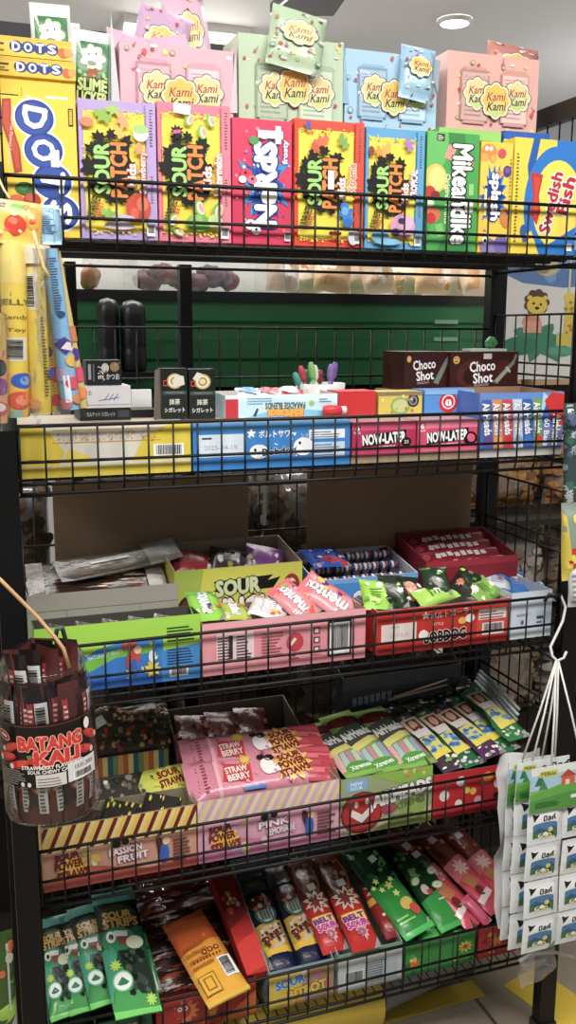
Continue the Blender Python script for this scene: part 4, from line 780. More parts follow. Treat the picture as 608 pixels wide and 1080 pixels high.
box('candy_box', 'black box with pale writing on top of the small stack', 'candy box', X0, X1, Yk + .01, .04, z2_ + .0005, zz(110, 380, Yk + .01), '#131418', 'small stack of boxes by the toy tubes', front=A)
b = MB(); X0, X1 = xs(139, 165, 420, .12); b.box(X0, X1, .12, .17, ZT, zz(150, 432, .12), hx('#202124'), M_CARD); tag(b.build('candy_box'), 'low black box between the scribbled box and the tea-cigarette boxes', 'candy box')
b = MB(); X0, X1 = xs(139, 160, 420, .18); b.box(X0, X1, .18, .19, ZT, zz(150, 411, .18), hx('#dcdcdc'), M_CARD); tag(b.build('price_card'), 'white card standing behind the low black box', 'card')
# ================================================================== third shelf
ZD = DECK[2] + .0005; ZI = ZD + .003
def rail_tray(name, label, pa, pb, pym, pyt, base, inner, art, d, hb=None, **k):
    X0, X1 = xs(pa, pb, pym, .012); X0 = max(X0, .005); X1 = min(X1, .889); hf = zz((pa + pb) / 2, pyt, .012) - ZD
    return tray(name, label, 'tray', X0 + .001, X1 - .001, .012, d, ZD, hf, hb or hf * .96, base, inner, front=art, **k), X0, X1, hf
# cardboard sheets standing at the back
for pa, pb, pl, pr, lab in ((55, 262, 510, 499, 'brown cardboard sheet standing behind the third shelf, left one'), (325, 499, 491, 484, 'brown cardboard sheet with a strip of light, right one behind the third shelf')):
    Yk = .2545; a = at(pa, pl, Y=Yk); c = at(pb, pr, Y=Yk); b = MB(); p = [(a.x, ZD), (c.x, ZD), (c.x, c.z), (a.x, a.z)]
    F = [(x, Yk, z) for x, z in p]; B = [(x, Yk + .004, z) for x, z in p]; K = hx('#8d7459')
    b.face(F, K, M_KRAFT); b.face(B[::-1], K, M_KRAFT)
    for i in range(4): j = (i + 1) % 4; b.face([F[i], B[i], B[j], F[j]], hx('#7a6040'), M_KRAFT)
    tag(b.build('cardboard_sheet'), lab, 'cardboard', 'cardboard sheets behind the third shelf')
# lime green carton
A = Art(170, 62, '#9fd832'); A.poly([(40, 0), (40, 26), (62, 38), (96, 44), (130, 42), (130, 0)], '#2f86d0'); A.poly([(0, 0), (0, 34), (34, 34), (70, 30), (128, 20), (128, 0)], '#2f7fd4'); A.poly([(0, 18), (30, 22), (78, 36), (120, 36), (120, 30), (80, 28), (40, 12), (0, 4)], '#76c23c'); A.poly([(0, 0), (170, 0), (170, 10), (0, 10)], '#2a68c8')
A.poly([(128, 0), (170, 0), (170, 34), (128, 30)], '#3f8fd6'); A.text('NATURALLY FRUITY', 70, 32, 36, 3.4, '#dff0fa', 6, .02)
A.lines(134, 38, 34, 15, 5, '#2c4a20', 3, .5); A.lines(134, 16, 28, 16, 6, '#1a3a6a', 5, .4); A.bars(136, 4, 20, 9)
A.star(118, 14, 9, '#efd43a', 9, .6); A.star(14, 26, 7, '#efd43a', 9, .6); A.ell(118, 26, 4, 6, '#e8f2f6'); A.ell(98, 26, 7, 12, '#c84a3a', 14, -15); A.ell(94, 40, 9, 4, '#d05a4a', 14, 20); A.ell(99, 18, 4, 8, '#3a6ac0'); A.ell(103, 34, 4, 4, '#f0c89a'); A.bits(10, ['#efd43a', '#7fd04a', '#ffffff'], 1.6, 80, 4, 130, 44, 4)
tr, X0, X1, hf = rail_tray('candy_carton', 'lime green and blue carton at the left of the third shelf fence', 36, 212.5, 690, 655.5, '#9fd832', '#4a4a44', A, .06)
b = MB(); 
for i in range(5):
    A = Art(60, 20, '#2c2622'); A.bits(14, ['#6a4a3a', '#8a8a84', '#3f3a38'], 3, 0, 0, 60, 20, i)
    pouch('dark_candy_bag', ('first', 'second', 'third', 'fourth', 'fifth')[i] + ' dark candy bag from the left inside the lime green carton', 'candy bag', (X0 + .02 + i * .04, .024, ZI + .02), (X0 + .045 + i * .04, .058, ZD + hf - .012), .04, .01, A, (0, -.5, 1), 'dark bags in the lime green carton', grid=(3, 4), seed=i)
# white box with flat brown bags
Yk = .122; X0, X1 = xs(28, 188, 635, Yk); X0 = max(X0, .006); hw = zz(108, 622, Yk) - ZD
A = Art(160, 60, '#a39f97'); A.rect(0, 46, 160, .8, '#77736b'); A.rect(40, 0, 1, 46, '#8c8880'); A.rect(118, 0, 1, 46, '#8c8880')
tray('white_box', 'plain off-white open box behind the lime green carton', 'box', X0, X1, Yk, .126, ZD, hw, hw * 1.0, '#a39f97', '#8f8b84', front=A)
for i in range(7):
    A = Art(160, 50, ('#3a2c24', '#4a3a30', '#5a4a40')[i % 3]); A.bits(40, ['#b06a2a', '#8a5a34', '#2a2220', '#a89a8c', '#6a3a20', '#c08a4a'], 3.4, 0, 0, 160, 50, i + 3, 'splat'); A.rect(0, 0, 160, 7, '#8a8078'); A.rect(0, 44, 160, 6, '#77706a')
    z = ZD + .03 + i * .0155; 
    pouch('flat_candy_bag', ('bottom', 'second', 'third', 'fourth', 'fifth', 'sixth', 'topmost')[i] + (' flat brown candy bag, of the pile in the off-white box' if i in (0, 6) else ' flat brown candy bag counted up the pile in the off-white box'), 'candy bag', (X1 - .01 - .003 * (i % 3), .186, z), (X0 + .006 + .004 * (i % 2), .188, z + .004), .088, .009, A, (0, -.45, 1), 'flat brown bags in the off-white box', grid=(8, 4), wob=.0006, seed=i, bend=.002)
A = Art(160, 22, '#5d564e'); A.bits(20, ['#b0702e', '#8f8a84', '#2e2622'], 2.5, 10, 2, 150, 20, 8); A.rect(60, 6, 14, 7, '#c8c6c2'); A.rect(0, 16, 160, 6, '#8d8880')
pouch('flat_candy_bag', 'long dark strip bag sticking up to the right over the off-white box', 'candy bag', (at(60, 604, Y=.17).x, .17, zz(60, 603, .17)), at(187, 577, Y=.215), .05, .006, A, (0, -.6, 1), 'flat brown bags in the off-white box', grid=(4, 8), bend=-.006)
# Sour Punch box
Yk = .124; X0, X1 = xs(184, 319, 612, Yk); hs_ = zz(250, 597.5, Yk) - ZD; hbk = zz(230, 569, .248) - ZD
A = Art(136, 62, '#cdcb3e'); A.poly([(0, 0), (0, 62), (30, 62), (16, 0)], '#9fb43a'); A.poly([(40, 20), (136, 34), (136, 0), (40, 0)], '#b9c244'); A.ell(14, 34, 11, 9, '#3f2420'); A.ell(14, 34, 8, 6, '#6a3a30'); A.ell(124, 45, 9, 8.5, '#9a3028'); A.ell(124, 45, 5, 5, '#e8d8cc'); A.ell(126, 44, 4, 3.5, '#9a3028')
A.poly([(28, 42), (104, 44), (112, 52), (98, 50), (104, 54), (40, 52), (46, 47)], '#15130f'); A.text('SOUR', 66, 47, 46, 11, '#c8d4a0', 2, .06, ('#15130f', .06)); A.text('PUNCH', 66, 30, 76, 16, '#e8e8dc', 1, .07, ('#15130f', .06)); A.lines(30, 14, 70, 6, 2, '#6a6a2a')
tray('candy_box', 'yellow green open box reading SOUR PUNCH behind the pink tray', 'box', X0, X1, Yk, .127, ZD, hs_, hbk, '#cdcb3e', '#93846e', front=A)
zc = ZD + hs_ - .014
for i, (fx, c, c2, lab) in enumerate(((.12, '#b0303a', '#e2b84a', 'red candy bag at the left inside the SOUR PUNCH box'), (.42, '#3a2a28', '#d8d4c8', 'dark and white candy bag in the middle of the SOUR PUNCH box'), (.72, '#8a4a9a', '#e8d8ec', 'purple candy bag at the right inside the SOUR PUNCH box'))):
    A = Art(40, 30, c); A.bits(12, [c2, '#c8b43a', '#ffffff', '#5a2a2a'], 3, 2, 2, 38, 28, i + 2, 'splat'); xx = X0 + (X1 - X0) * fx
    pouch('candy_bag', lab, 'candy bag', (xx, .15, zc - .03), (xx + .03, .225, zc + .02), .07, .016, A, (0, -.8, 1), 'bags in the SOUR PUNCH box', grid=(4, 5), seed=i, wob=.002)
# pink tray
A = Art(172, 54, '#ef9aa4'); A.rect(0, 48, 172, 6, '#f2aab2'); A.rect(14, 12, 38, 30, '#f0d8da'); A.lines(15, 12, 16, 28, 9, '#5a4046', 2); A.lines(34, 12, 16, 28, 9, '#5a4046', 4); A.lines(60, 14, 24, 26, 8, '#b25a64', 6); A.ell(95, 26, 9, 10, '#c9404e'); A.rect(91, 22, 9, 3, '#f6e2d2', 50); A.lines(88, 8, 12, 6, 2, '#a8525c')
A.rect(113, 10, 10, 30, '#e8848e'); 
for j in range(3): A.rect(114.5, 12 + j * 10, 7, 7, '#5a3a40'); A.rect(116, 13.5 + j * 10, 4, 4, '#f0d8da')
A.rect(130, 6, 26, 38, '#161314'); A.bars(132, 8, 22, 34, 0, '#f2f2f2', 20); A.rect(26, 16, 4, 24, '#3a2a30')
tr, X0, X1, hf = rail_tray('candy_tray', 'pink tray with a black framed barcode in the middle of the third shelf', 213, 386, 680, 650, '#ef9aa4', '#8d6f58', A, .105)
def chew(base, c2, seed, txt='#ffffff'):
    A = Art(40, 60, base); A.poly([(0, 44), (40, 50), (40, 60), (0, 60)], c2); A.text('mentos', 18, 34, 48, 14, txt, 90, .05, ('#7a3a4a' if base[1] in 'ef' else '#2a5a1a', .03)); A.bits(9, ['#f6d04a', '#e8603a', '#f2a0b0', '#7fc24a', '#7a3a8c'], 4, 22, 4, 38, 56, seed); A.lines(3, 4, 6, 16, 4, '#ffffff', seed); return A
zt = ZD + hf
bags = [((222, 655), (211, 624), .05, '#8fcf3a', '#6fb52a', 'green chew bag leaning at the left end of the pink tray', .10), ((252, 654), (243, 636), .045, '#b6c93c', '#e2d84a', 'yellow green chew bag in the pink tray', .098), ((280, 652), (288, 632), .06, '#ece6e6', '#e2848e', 'white chew bag with big letters in the pink tray', .1), ((330, 650), (292, 617), .055, '#ee8c92', '#e46a74', 'pink chew bag in the pink tray, second from the right', .102), ((374, 648), (320, 612), .06, '#f0969c', '#e87882', 'largest pink chew bag with white letters, at the right of the pink tray', .10)]
for i, (p0, p1, w_, c, c2, lab, Y1) in enumerate(bags):
    P0 = at(p0[0], p0[1], Y=.03 + .004 * i); P1 = at(p1[0], p1[1], Y=Y1); P0.z = max(P0.z, ZI + .02)
    pouch('chew_bag', lab, 'candy bag', P0, P1, w_, .014, chew(c, c2, i + 2), (0, -.6, 1), 'chew bags in the pink tray', grid=(4, 6), seed=i, wob=.0015)
A = chew('#e8a0a8', '#c8606c', 9)
pouch('chew_bag', 'pink chew bag lying flat at the bottom of the pink tray', 'candy bag', (X0 + .05, .055, ZI + .006), (X0 + .2, .06, ZI + .006), .07, .01, A, (0, 0, 1), 'chew bags in the pink tray', grid=(4, 5))
# blue tray of tube sweets
Yk = .12; X0, X1 = xs(333, 441, 612, Yk); hf2 = zz(402, 607, Yk) - ZD; hb2 = zz(380, 577.5, .248) - ZD
A = Art(108, 50, '#3f8fd8'); A.rect(0, 46, 108, 4, '#6aaae2'); A.text('CHEERS', 64, 31, 50, 15, '#eef4fa', 2, .06, ('#1f4a8c', .04)); A.ell(97, 30, 8, 9, '#d9d2a0'); A.ell(99, 33, 5, 5, '#efe8b4'); A.ell(98, 28, 3, 3, '#8a8a4a'); A.ell(103, 20, 3, 3, '#c8dff2')
tray('candy_tray', 'sky blue tray of striped tube sweets behind the pink tray', 'tray', X0, X1, Yk, .13, ZD, hf2, hb2, '#3f8fd8', '#c6ccd4', front=A)
k = 0
for r in range(3):
    for c in range(9):
        x = X0 + .03 + (X1 - X0 - .05) * c / 8; y = Yk + .032 + r * .035; z = ZD + hf2 - .012 + r * .012
        b = MB(); L = .024
        for j in range(5): b.tube([(-L / 2 + j * L / 5, 0, 0), (-L / 2 + (j + 1) * L / 5, 0, 0)], .0075, hx(('#e8e4e6', '#33508f', '#e8e4e6', '#9a2a3a', '#33508f')[(j + r) % 5]), M_FILM, 8)
        b.box(-L / 2, L / 2, -.007, .007, -(z - ZI), -.006, hx('#4a4a58'), M_FILM)
        if k == 0: first = b.build('tube_sweet', None, (x, y, z)); tag(first, 'striped tube sweet packed in the sky blue tray', 'candy', 'striped tube sweets in the sky blue tray'); first.rotation_euler = (0, 0, 0)
        else: dup(first, loc=(x, y, z))
        k += 1
A = Art(60, 44, '#2a55b8'); A.rect(0, 36, 60, 8, '#2a4a9c'); A.lines(12, 38, 36, 4, 1, '#dfe6f4'); A.ell(38, 10, 20, 7, '#b0303c', 14, -20); A.bits(16, ['#d8dce8', '#8a2a3a', '#1f2f5a', '#c8a09a'], 3, 2, 4, 58, 34, 5)
pouch('sweet_bag', 'blue topped sweet bag lying over the left of the sky blue tray', 'candy bag', (at(352, 604, Y=.15).x, .15, ZD + hf2 + .014), at(333, 578, Y=.235), .07, .012, A, (0, -.6, 1), None, grid=(4, 5), wob=.002)
A = Art(20, 30, '#5a2a30'); A.bits(8, ['#b04a4a', '#d8d0c8'], 2.5, 1, 1, 19, 29, 4)
pouch('sweet_bag', 'small dark red pack standing at the right rear of the sky blue tray', 'candy bag', (at(408, 596, Y=.235).x, .232, zz(408, 598, .235)), at(405, 577, Y=.24), .03, .008, A, (.4, -1, .3), None, grid=(3, 4))
# dark red carton of bars
Yk = .122; X0, X1 = xs(450, 549, 600, Yk); X1 = min(X1, .887); hr = zz(500, 589, Yk) - ZD; hb3 = zz(440, 560, .252) - ZD
A = Art(98, 60, '#8c2230'); A.rect(0, 54, 98, 6, '#a52c3c'); A.lines(14, 30, 8, 20, 4, '#d8b0b4'); A.ell(86, 34, 6, 6, '#a8404c')
tray('bar_carton', 'dark red open carton of wrapped bars by the right side fence', 'carton', X0, X1, Yk, .128, ZD, hr, hb3, '#8c2230', '#7a1e2a', front=A, dip=(.2, .72))
def rot_art(w, h, base, fn):
    """artwork drawn w wide (along the bag's length) then turned so its length runs down the bag"""
    A = Art(w, h, base); fn(A); B = Art(h, w, base); B.L = [([(1 - q[1], q[0]) for q in p], t, c, sb) for p, t, c, sb in A.L]; return B
def barart(A): A.rect(0, 0, 90, 4, '#5a0e1a'); [A.rect(19 + k * 7, 8 + (k % 3) * .8, 5.2, 7.5 - (k % 2) * 1.2, '#d8c8c8', (k * 37 % 19) - 9) for k in range(8)]; A.ell(10, 11, 4, 5, '#a83a48'); A.rect(0, 17, 90, 2, '#a8303e')
for i in range(4):
    y = Yk + .024 + i * .028; z = ZD + hr - .018 + i * .009
    pouch('candy_bar', ('nearest', 'second nearest', 'third nearest', 'rearmost')[i] + ' wrapped red bar in the dark red carton', 'candy bar', (X0 + .006, y, z), (X1 - .006, y, z), .034, .016, rot_art(90, 22, '#7e1424', barart), (0, -.7, 1), 'red bars in the dark red carton', grid=(4, 5))
# red and white carton at the fence
A = Art(140, 50, '#c92b22'); A.rect(0, 0, 140, 6, '#9c2420'); A.rect(4, 12, 36, 22, '#e6d6d2'); A.text('PIECES', 18, 30, 8, 2, '#7a3a3a', 0, .01); A.text('2025', 22, 21, 20, 4, '#c8b0ac', 0, .01); A.rect(104, 8, 34, 34, '#d8453a'); A.rect(106, 28, 30, 12, '#ece0dc'); A.lines(107, 29, 28, 10, 3, '#8a5a5a'); A.bars(110, 10, 24, 14, 0, '#ece0dc')
A.star(49, 40, 4.5, '#f4e8e4', 5, .45, 1, .3); A.text('ボルトコーラ', 74, 40, 40, 7, '#f4e8e4', 4, .02); A.text('LITTLE', 62, 29, 12, 3, '#f0d8c8', 0, .01); A.text('BOBDOG', 70, 15, 44, 12, '#1a1416', 2, .05, ('#f2e6e2', .05)); A.ell(88, 30, 4.5, 4, '#e8b23a'); A.ell(96, 32, 5, 5, '#f2ece8'); A.ell(47, 18, 5, 6, '#f2ece8')
tr, X0, X1, hf = rail_tray('candy_carton', 'red and white carton reading BOBDOG at the third shelf fence', 398, 538, 655, 638, '#c92b22', '#b7b0a4', A, .1)
R = random.Random(12)
gb = [(400, 643, 393, 612, '#9bd83a', 'lime wrapper at the left end of the BOBDOG carton'), (418, 640, 412, 606, '#2c3a2c', 'dark green and white wrapper behind the lime one in the BOBDOG carton'), (434, 640, 428, 608, '#22301f', 'dark wrapper with a brown candy picture in the BOBDOG carton'), (440, 634, 478, 620, '#a8d84a', 'long lime wrapper lying across the BOBDOG carton'), (464, 626, 456, 598, '#25402c', 'green and white wrapper standing at the back of the BOBDOG carton'), (486, 626, 500, 604, '#2a2a28', 'black and white wrapper at the right of the BOBDOG carton'), (500, 630, 520, 616, '#7fae4a', 'pale green wrapper at the right end of the BOBDOG carton')]
for i, (x0, y0, x1, y1, c, lab) in enumerate(gb):
    A = Art(30, 46, c); A.bits(9, ['#eef2ea', '#3f8a3c', '#1c2a1c', '#b8e05a', '#c87a5a'] if c[1] == '2' else ['#c8ec7a', '#6fb02a', '#eef6dc'], 4, 3, 3, 27, 43, i + 5, 'splat'); 
    if i in (0, 3, 6): A.lines(8, 14, 14, 16, 4, '#4a7a1a', i)
    if i == 2: A.ell(16, 22, 7, 12, '#b86a4a', 14, 20); A.ell(15, 23, 4, 9, '#d89a7a', 14, 20)
    P0 = at(x0, y0, Y=.035 + .006 * (i % 3)); P1 = at(x1, y1, Y=.085 if i not in (3, 6) else .06)
    P0.z = max(P0.z, ZD + hf * .55); pouch('wrapped_candy', lab, 'candy', P0, P1, .05 if i != 3 else .042, .02, A, (0, -.7, 1), 'green wrappers in the BOBDOG carton', grid=(4, 5), seed=i, wob=.003)
# white and blue carton at the right end
A = Art(60, 46, '#c9d6e4'); A.rect(0, 0, 60, 5, '#e4ecf2'); A.text('CANDY', 22, 24, 16, 3, '#a090b8', 0, .01); A.lines(8, 22, 26, 5, 1, '#a090b8'); A.ell(17, 16, 2.4, 2.4, '#5a6a8a'); A.rect(38, 18, 10, 3, '#3a4a6a'); A.rect(38, 14, 8, 1.5, '#3a4a6a')
tr, X0, X1, hf = rail_tray('candy_carton', 'white and pale blue carton at the right end of the third shelf', 539, 600, 645, 623, '#c9d6e4', '#aab4c0', A, .2)
def bluepack(i):
    A = Art(30, 60, '#dfe6ee' if i != 1 else '#2f78c8'); A.poly([(0, 0), (30, 10), (30, 24), (0, 16)], '#2f6fc0'); A.lines(6, 30, 18, 22, 6, '#8aa0c0', i); A.rect(12, 34, 10, 8, '#8fb4e0'); A.ell(17, 38, 3, 3, '#c85a5a'); A.poly([(0, 44), (30, 38), (30, 48), (0, 54)], '#eef2f6' if i == 1 else '#3f86cc'); return A
for i, (x0, y0, x1, y1, lab) in enumerate(((528, 634, 524, 600, 'white sweet pack at the left of the white and blue carton'), (556, 636, 540, 602, 'blue sweet pack leaning in the white and blue carton'), (574, 632, 560, 612, 'pale sweet pack at the right of the white and blue carton'))):
    P0 = at(x0, y0, Y=.05); P1 = at(x1, y1, Y=.15); pouch('sweet_pack', lab, 'candy', P0, P1, .045, .01, bluepack(i), (0, -.5, 1), 'blue and white packs in the right end carton', grid=(3, 5), seed=i)
# ================================================================== fourth shelf
ZD = DECK[3] + .0005; ZI = ZD + .003
def straws_front(base, st, top_h, n, txt, seed):
    A = Art(160, 60, base); A.rect(0, 0, 160, 60 - top_h, base)
    A.stripes(0, 60 - top_h, 160, top_h, st, n, 12)
    A.poly([(0, 0), (0, 10), (50, 18), (110, 6), (160, 12), (160, 0)], txt[0]); A.bits(8, txt[1], 5, 30, 6, 120, 34, seed); A.star(30, 20, 12, '#f0c03a', 9, .5, 1.5)
    A.text('SOUR', 24, 31, 24, 6, '#7a1f1c', 4, .06); A.text('POWER', 26, 23, 28, 7, '#7a1f1c', 4, .06); A.text('STRAWS', 30, 14, 32, 7, '#8c2a1c', 4, .06)
    A.ell(74, 35, 5, 4, '#1f1a1a'); A.ell(84, 36, 4, 3.4, '#1f1a1a'); A.text(txt[2], 84, 28, 34, 6.5, '#f4e4ea', 4, .05, (txt[3], .05)); A.text(txt[4], 92, 20, 32, 6.5, '#f4e4ea', 4, .05, (txt[3], .05))
    A.ell(121, 26, 4, 10, txt[5], 12, 20); A.ell(125, 18, 5, 10, '#2f68c0'); A.ell(127, 30, 4, 4, '#f0c8a0'); A.lines(134, 8, 22, 24, 7, '#7a3a3a', seed)
    return A
# yellow striped carton
A = straws_front('#d9a08a', ['#e9c24e', '#6f1d22', '#e9d27e'], 24, 34, ('#c05a4a', ['#b6c43a', '#d8b43a', '#e8d8b0'], 'PASSION', '#8a3a5a', 'FRUIT', '#6a2a2a'), 3)
tr, X0, X1, hf = rail_tray('straws_carton', 'yellow striped carton of sour power straws at the left of the fourth shelf', 39, 208, 890, 862, '#d9b46a', '#8f8468', A, .07)
XY0 = X0
for i in range(3):
    A = Art(80, 24, '#2c2a26'); A.bits(14, ['#b0c23a', '#e8e4d8', '#6a2a2a', '#d8c23a'], 3, 0, 0, 80, 24, i, 'splat')
    x = X0 + .05 + i * .065; pouch('straws_bag', ('left', 'middle', 'right')[i] + ' dark and lime bag end showing inside the yellow striped carton', 'candy bag', (x, .024, ZD + hf - .03), (x + .02, .066, ZD + hf - .004), .06, .012, A, (0, -.5, 1), 'bags in the yellow striped carton', grid=(4, 3), seed=i)
# grey tray behind with lime bag, and a carton with a coloured stripe band
Yk = .088; X0, X1 = xs(70, 200, 845, Yk); X0 = max(X0, .03); hg = zz(150, 848, Yk) - ZD
tray('grey_tray', 'grey cardboard tray behind the yellow striped carton', 'tray', X0, X1, Yk, .07, ZD, hg, hg * 1.25, '#6f685c', '#6a6458')
def limebag(A):
    A.rect(0, 0, 100, 30, '#3a3630'); A.poly([(46, 0), (100, 4), (100, 30), (52, 30), (42, 16)], '#c3cc45'); A.bits(26, ['#6a655c', '#e0dcd0', '#8f887c', '#4a443c'], 3, 0, 2, 48, 28, 5, 'splat'); A.star(74, 17, 13, '#d8c845', 9, .55, 1.5); A.text('SOUR', 74, 22, 22, 6, '#7a2a1c', 6, .06); A.text('STRAWS', 75, 14, 24, 6, '#7a2a1c', 6, .06); A.bits(6, ['#2a2a22'], 1, 56, 4, 98, 26, 3)
P0 = at(100, 845, Y=.1); P1 = at(206, 820, Y=.115)
pouch('straws_bag', 'grey and lime straws bag lying in the grey tray', 'candy bag', P0, P1, .065, .014, rot_art(100, 30, '#3a3630', limebag), (0, -.6, 1), None, grid=(4, 8), bend=.002)
for i in range(4):
    A = Art(8, 30, '#c99a8a'); P0 = at(184 + i * 2, 826 + i * 6, Y=.108); P1 = at(204 + i * 1, 822 + i * 5, Y=.106)
    b = MB(); b.tube([P0, (P0 + P1) / 2, P1], .0042, hx(('#c58f86', '#b5757a', '#d0a090', '#b0696c')[i]), M_PLASTIC, 8); tag(b.build('sour_straw'), ('top', 'second', 'third', 'bottom')[i] + ' pinkish straw poking out between the lime bag and the pink bag', 'candy', 'straws poking out')
Yk = .165; X0, X1 = xs(97, 178, 802, Yk); X0 = max(X0, .03); zt = zz(138, 795, Yk)
A = Art(84, 60, '#6c6253'); A.stripes(0, 44, 84, 16, ['#e2a24a', '#c9702c', '#e8cf7a', '#2f6a78', '#7c9a5c'], 15)
tray('candy_carton', 'dark carton with a band of coloured stripes on its front lip', 'carton', X0, X1, Yk, .09, ZD, zt - ZD, zt - ZD + .02, '#6c6253', '#5a5044', front=A)
for i in range(7):
    A = Art(90, 30, '#3b352c'); A.bits(32, ['#a86a3a', '#6a2a24', '#7a7a5a', '#c0a060', '#2a2622', '#8a3a2a'], 3, 0, 0, 90, 30, i + 2, 'splat'); A.rect(0, 24, 90, 4, '#5a5648')
    P0 = at(96 + (i % 3) * 4, 786 - i * 5, Y=.185 + i * .006); P1 = at(172 + (i % 2) * 6, 777 - i * 5, Y=.19 + i * .006)
    pouch('dark_straws_bag', ('lowest', 'second', 'third', 'fourth', 'fifth', 'sixth', 'topmost')[i] + ' dark bag counted up the pile over the coloured stripe carton', 'candy bag', P0, P1, .045, .012, rot_art(90, 30, '#3b352c', lambda B, A=A: B.L.extend(A.L)), (0, -.7, 1), 'dark straws bags on the left of the fourth shelf', grid=(4, 6), wob=.002, seed=i)
A = Art(10, 8, '#c9c9c6'); pouch('price_tag', 'small white tag on the dark bag pile by the jar', 'tag', at(97, 766, Y=.17), at(110, 758, Y=.175), .018, .001, A, (0, -.8, 1), None, grid=(2, 2))
# pink carton
A = straws_front('#e3a3bd', ['#e6cf8c', '#cfa8c4', '#ecd9a8', '#d9b4cc'], 20, 30, ('#d27fa8', ['#f0c8d8', '#c99ad0', '#e8d8a0'], 'PINK', '#9a4a7a', 'LEMONADE', '#5a2a4a'), 8)
tr, X0, X1, hf = rail_tray('straws_carton', 'pink striped carton of sour power straws in the middle of the fourth shelf', 208, 358, 860, 834, '#e3a3bd', '#a58a8c', A, .085)
def pinkbag(A):
    A.rect(0, 0, 150, 46, '#d98a9c'); A.rect(0, 0, 28, 46, '#cf7f94'); A.rect(118, 0, 32, 46, '#b8404e')
    for i in range(5): A.poly([(118, 2 + i * 9), (150, 0 + i * 9), (150, 6 + i * 9), (118, 8 + i * 9)], '#e0707c' if i % 2 else '#c9505e')
    A.lines(8, 8, 4, 30, 8, '#7a2a3a', 2); A.lines(16, 6, 5, 34, 9, '#8a3a4a', 3); A.rect(28, 0, 4, 46, '#e8a8b4'); A.poly([(34, 14), (62, 10), (64, 30), (38, 34)], '#d23a3c'); A.text('STRAW', 49, 26, 22, 7, '#f2d8d2', 4, .05, ('#7a1a24', .04)); A.text('BERRY', 50, 17, 22, 7, '#f2d8d2', 4, .05, ('#7a1a24', .04)); A.star(60, 36, 7, '#e8c23a', 9, .5)
    A.star(104, 23, 21, '#e6b84e', 11, .6, 1.1); A.text('SOUR', 104, 33, 24, 7, '#7a2424', 12, .07); A.text('POWER', 105, 24, 28, 8, '#7a2424', 12, .07); A.text('STRAWS', 106, 15, 30, 7, '#7a2424', 12, .07)
    A.ell(80, 24, 7, 10, '#f2e8e6'); A.ell(84, 34, 5, 4, '#2a2020'); A.ell(76, 36, 4, 3.4, '#2a2020'); A.rect(84, 14, 9, 9, '#f4f0f0', 20); A.rect(52, 2, 22, 4, '#5a7ab8'); A.bits(14, ['#e6a0ac', '#c86a80'], 2, 30, 2, 116, 44, 6)
P0 = at(196, 826, Y=.07); P1 = at(352, 803, Y=.07)
pouch('straws_bag', 'front pink bag of strawberry straws lying on the pink carton', 'candy bag', P0, P1, .075, .022, rot_art(150, 46, '#d98a9c', pinkbag), (0, -.55, 1), 'pink straws bags', grid=(5, 9), wob=.001)
P0 = at(192, 800, Y=.118); P1 = at(340, 780, Y=.118)
pouch('straws_bag', 'rear pink bag of strawberry straws behind the front one', 'candy bag', P0, P1, .075, .02, rot_art(150, 46, '#b86a7c', pinkbag), (0, -.5, 1), 'pink straws bags', grid=(5, 9), wob=.001, seed=4)
Yk = .158; X0, X1 = xs(187, 318, 785, Yk); zt = zz(252, 776, Yk); A = Art(134, 60, '#8c4a54'); A.stripes(0, 46, 134, 14, ['#a8555c', '#c98a84', '#93424c', '#b9706e'], 26, 8)
X0b, X1b = xs(168, 326, 760, .25); X0b = min(X0b, X0); zb = zz(245, 741, .252)
tray('straws_carton', 'open carton with a tall grey back flap behind the pink bags', 'carton', X0, X1, Yk, .1, ZD, zt - ZD, zb - ZD, '#8c4a54', '#77695c', front=A)
for i in range(3):
    A = Art(40, 40, '#5a2f2c'); A.bits(22, ['#8a4a44', '#b88a7c', '#3a2220', '#a0605a', '#c8b0a0'], 3, 0, 0, 40, 40, i + 6, 'splat'); xx = X0 + .035 + i * .055
    pouch('dark_straws_bag', ('left', 'middle', 'right')[i] + ' dark red bag inside the open carton with the tall flap', 'candy bag', (xx, .175, zt - .03), (xx + .01, .245, zt + .012), .06, .014, A, (0, -.6, 1), 'dark red bags in the open carton', grid=(4, 5), wob=.002, seed=i)
# AirHeads carton
A = Art(96, 54, '#8fa85c'); A.rect(0, 0, 96, 54, '#9aa878'); A.poly([(0, 0), (96, 0), (96, 16), (40, 10), (0, 14)], '#c7b49a'); A.poly([(34, 0), (96, 0), (96, 10), (60, 12)], '#7f9a44'); A.ell(22, 20, 22, 20, '#7a1c20'); A.ell(22, 20, 20, 18.5, '#c12a2e'); A.poly([(10, 18), (22, 10), (34, 20), (32, 26), (22, 18), (12, 24)], '#f0e6e2'); A.ell(16, 28, 2, 3, '#f0e6e2'); A.ell(27, 30, 2, 3, '#f0e6e2'); A.rect(6, 41, 21, 11, '#7fb2dc'); A.text('NEW', 16, 48, 12, 3, '#f2f6fa', 0, .02); A.text('SOUR', 16, 44, 12, 3, '#f2f6fa', 0, .02); A.poly([(30, 54), (60, 42), (96, 40), (96, 54)], '#86b83a'); A.bits(8, ['#c9d84a', '#e87a6a', '#6aa83a'], 2.5, 62, 42, 94, 53, 3); A.ell(50, 20, 8, 6, '#b04a5a'); A.ell(76, 14, 12, 8, '#8fb04a')
A.text('AIRHEADS', 64, 33, 62, 12, '#f0f0ec', 8, .07, ('#20261c', .05)); A.text('XTREMES', 72, 22, 32, 6, '#5a7a24', 8, .05); A.lines(50, 4, 40, 10, 3, '#6a7a3a')
tr, X0, X1, hf = rail_tray('candy_carton', 'red and green AIRHEADS carton in the middle of the fourth shelf', 359, 456, 845, 815, '#8fa85c', '#6b5a40', A, .15, hb=.12)
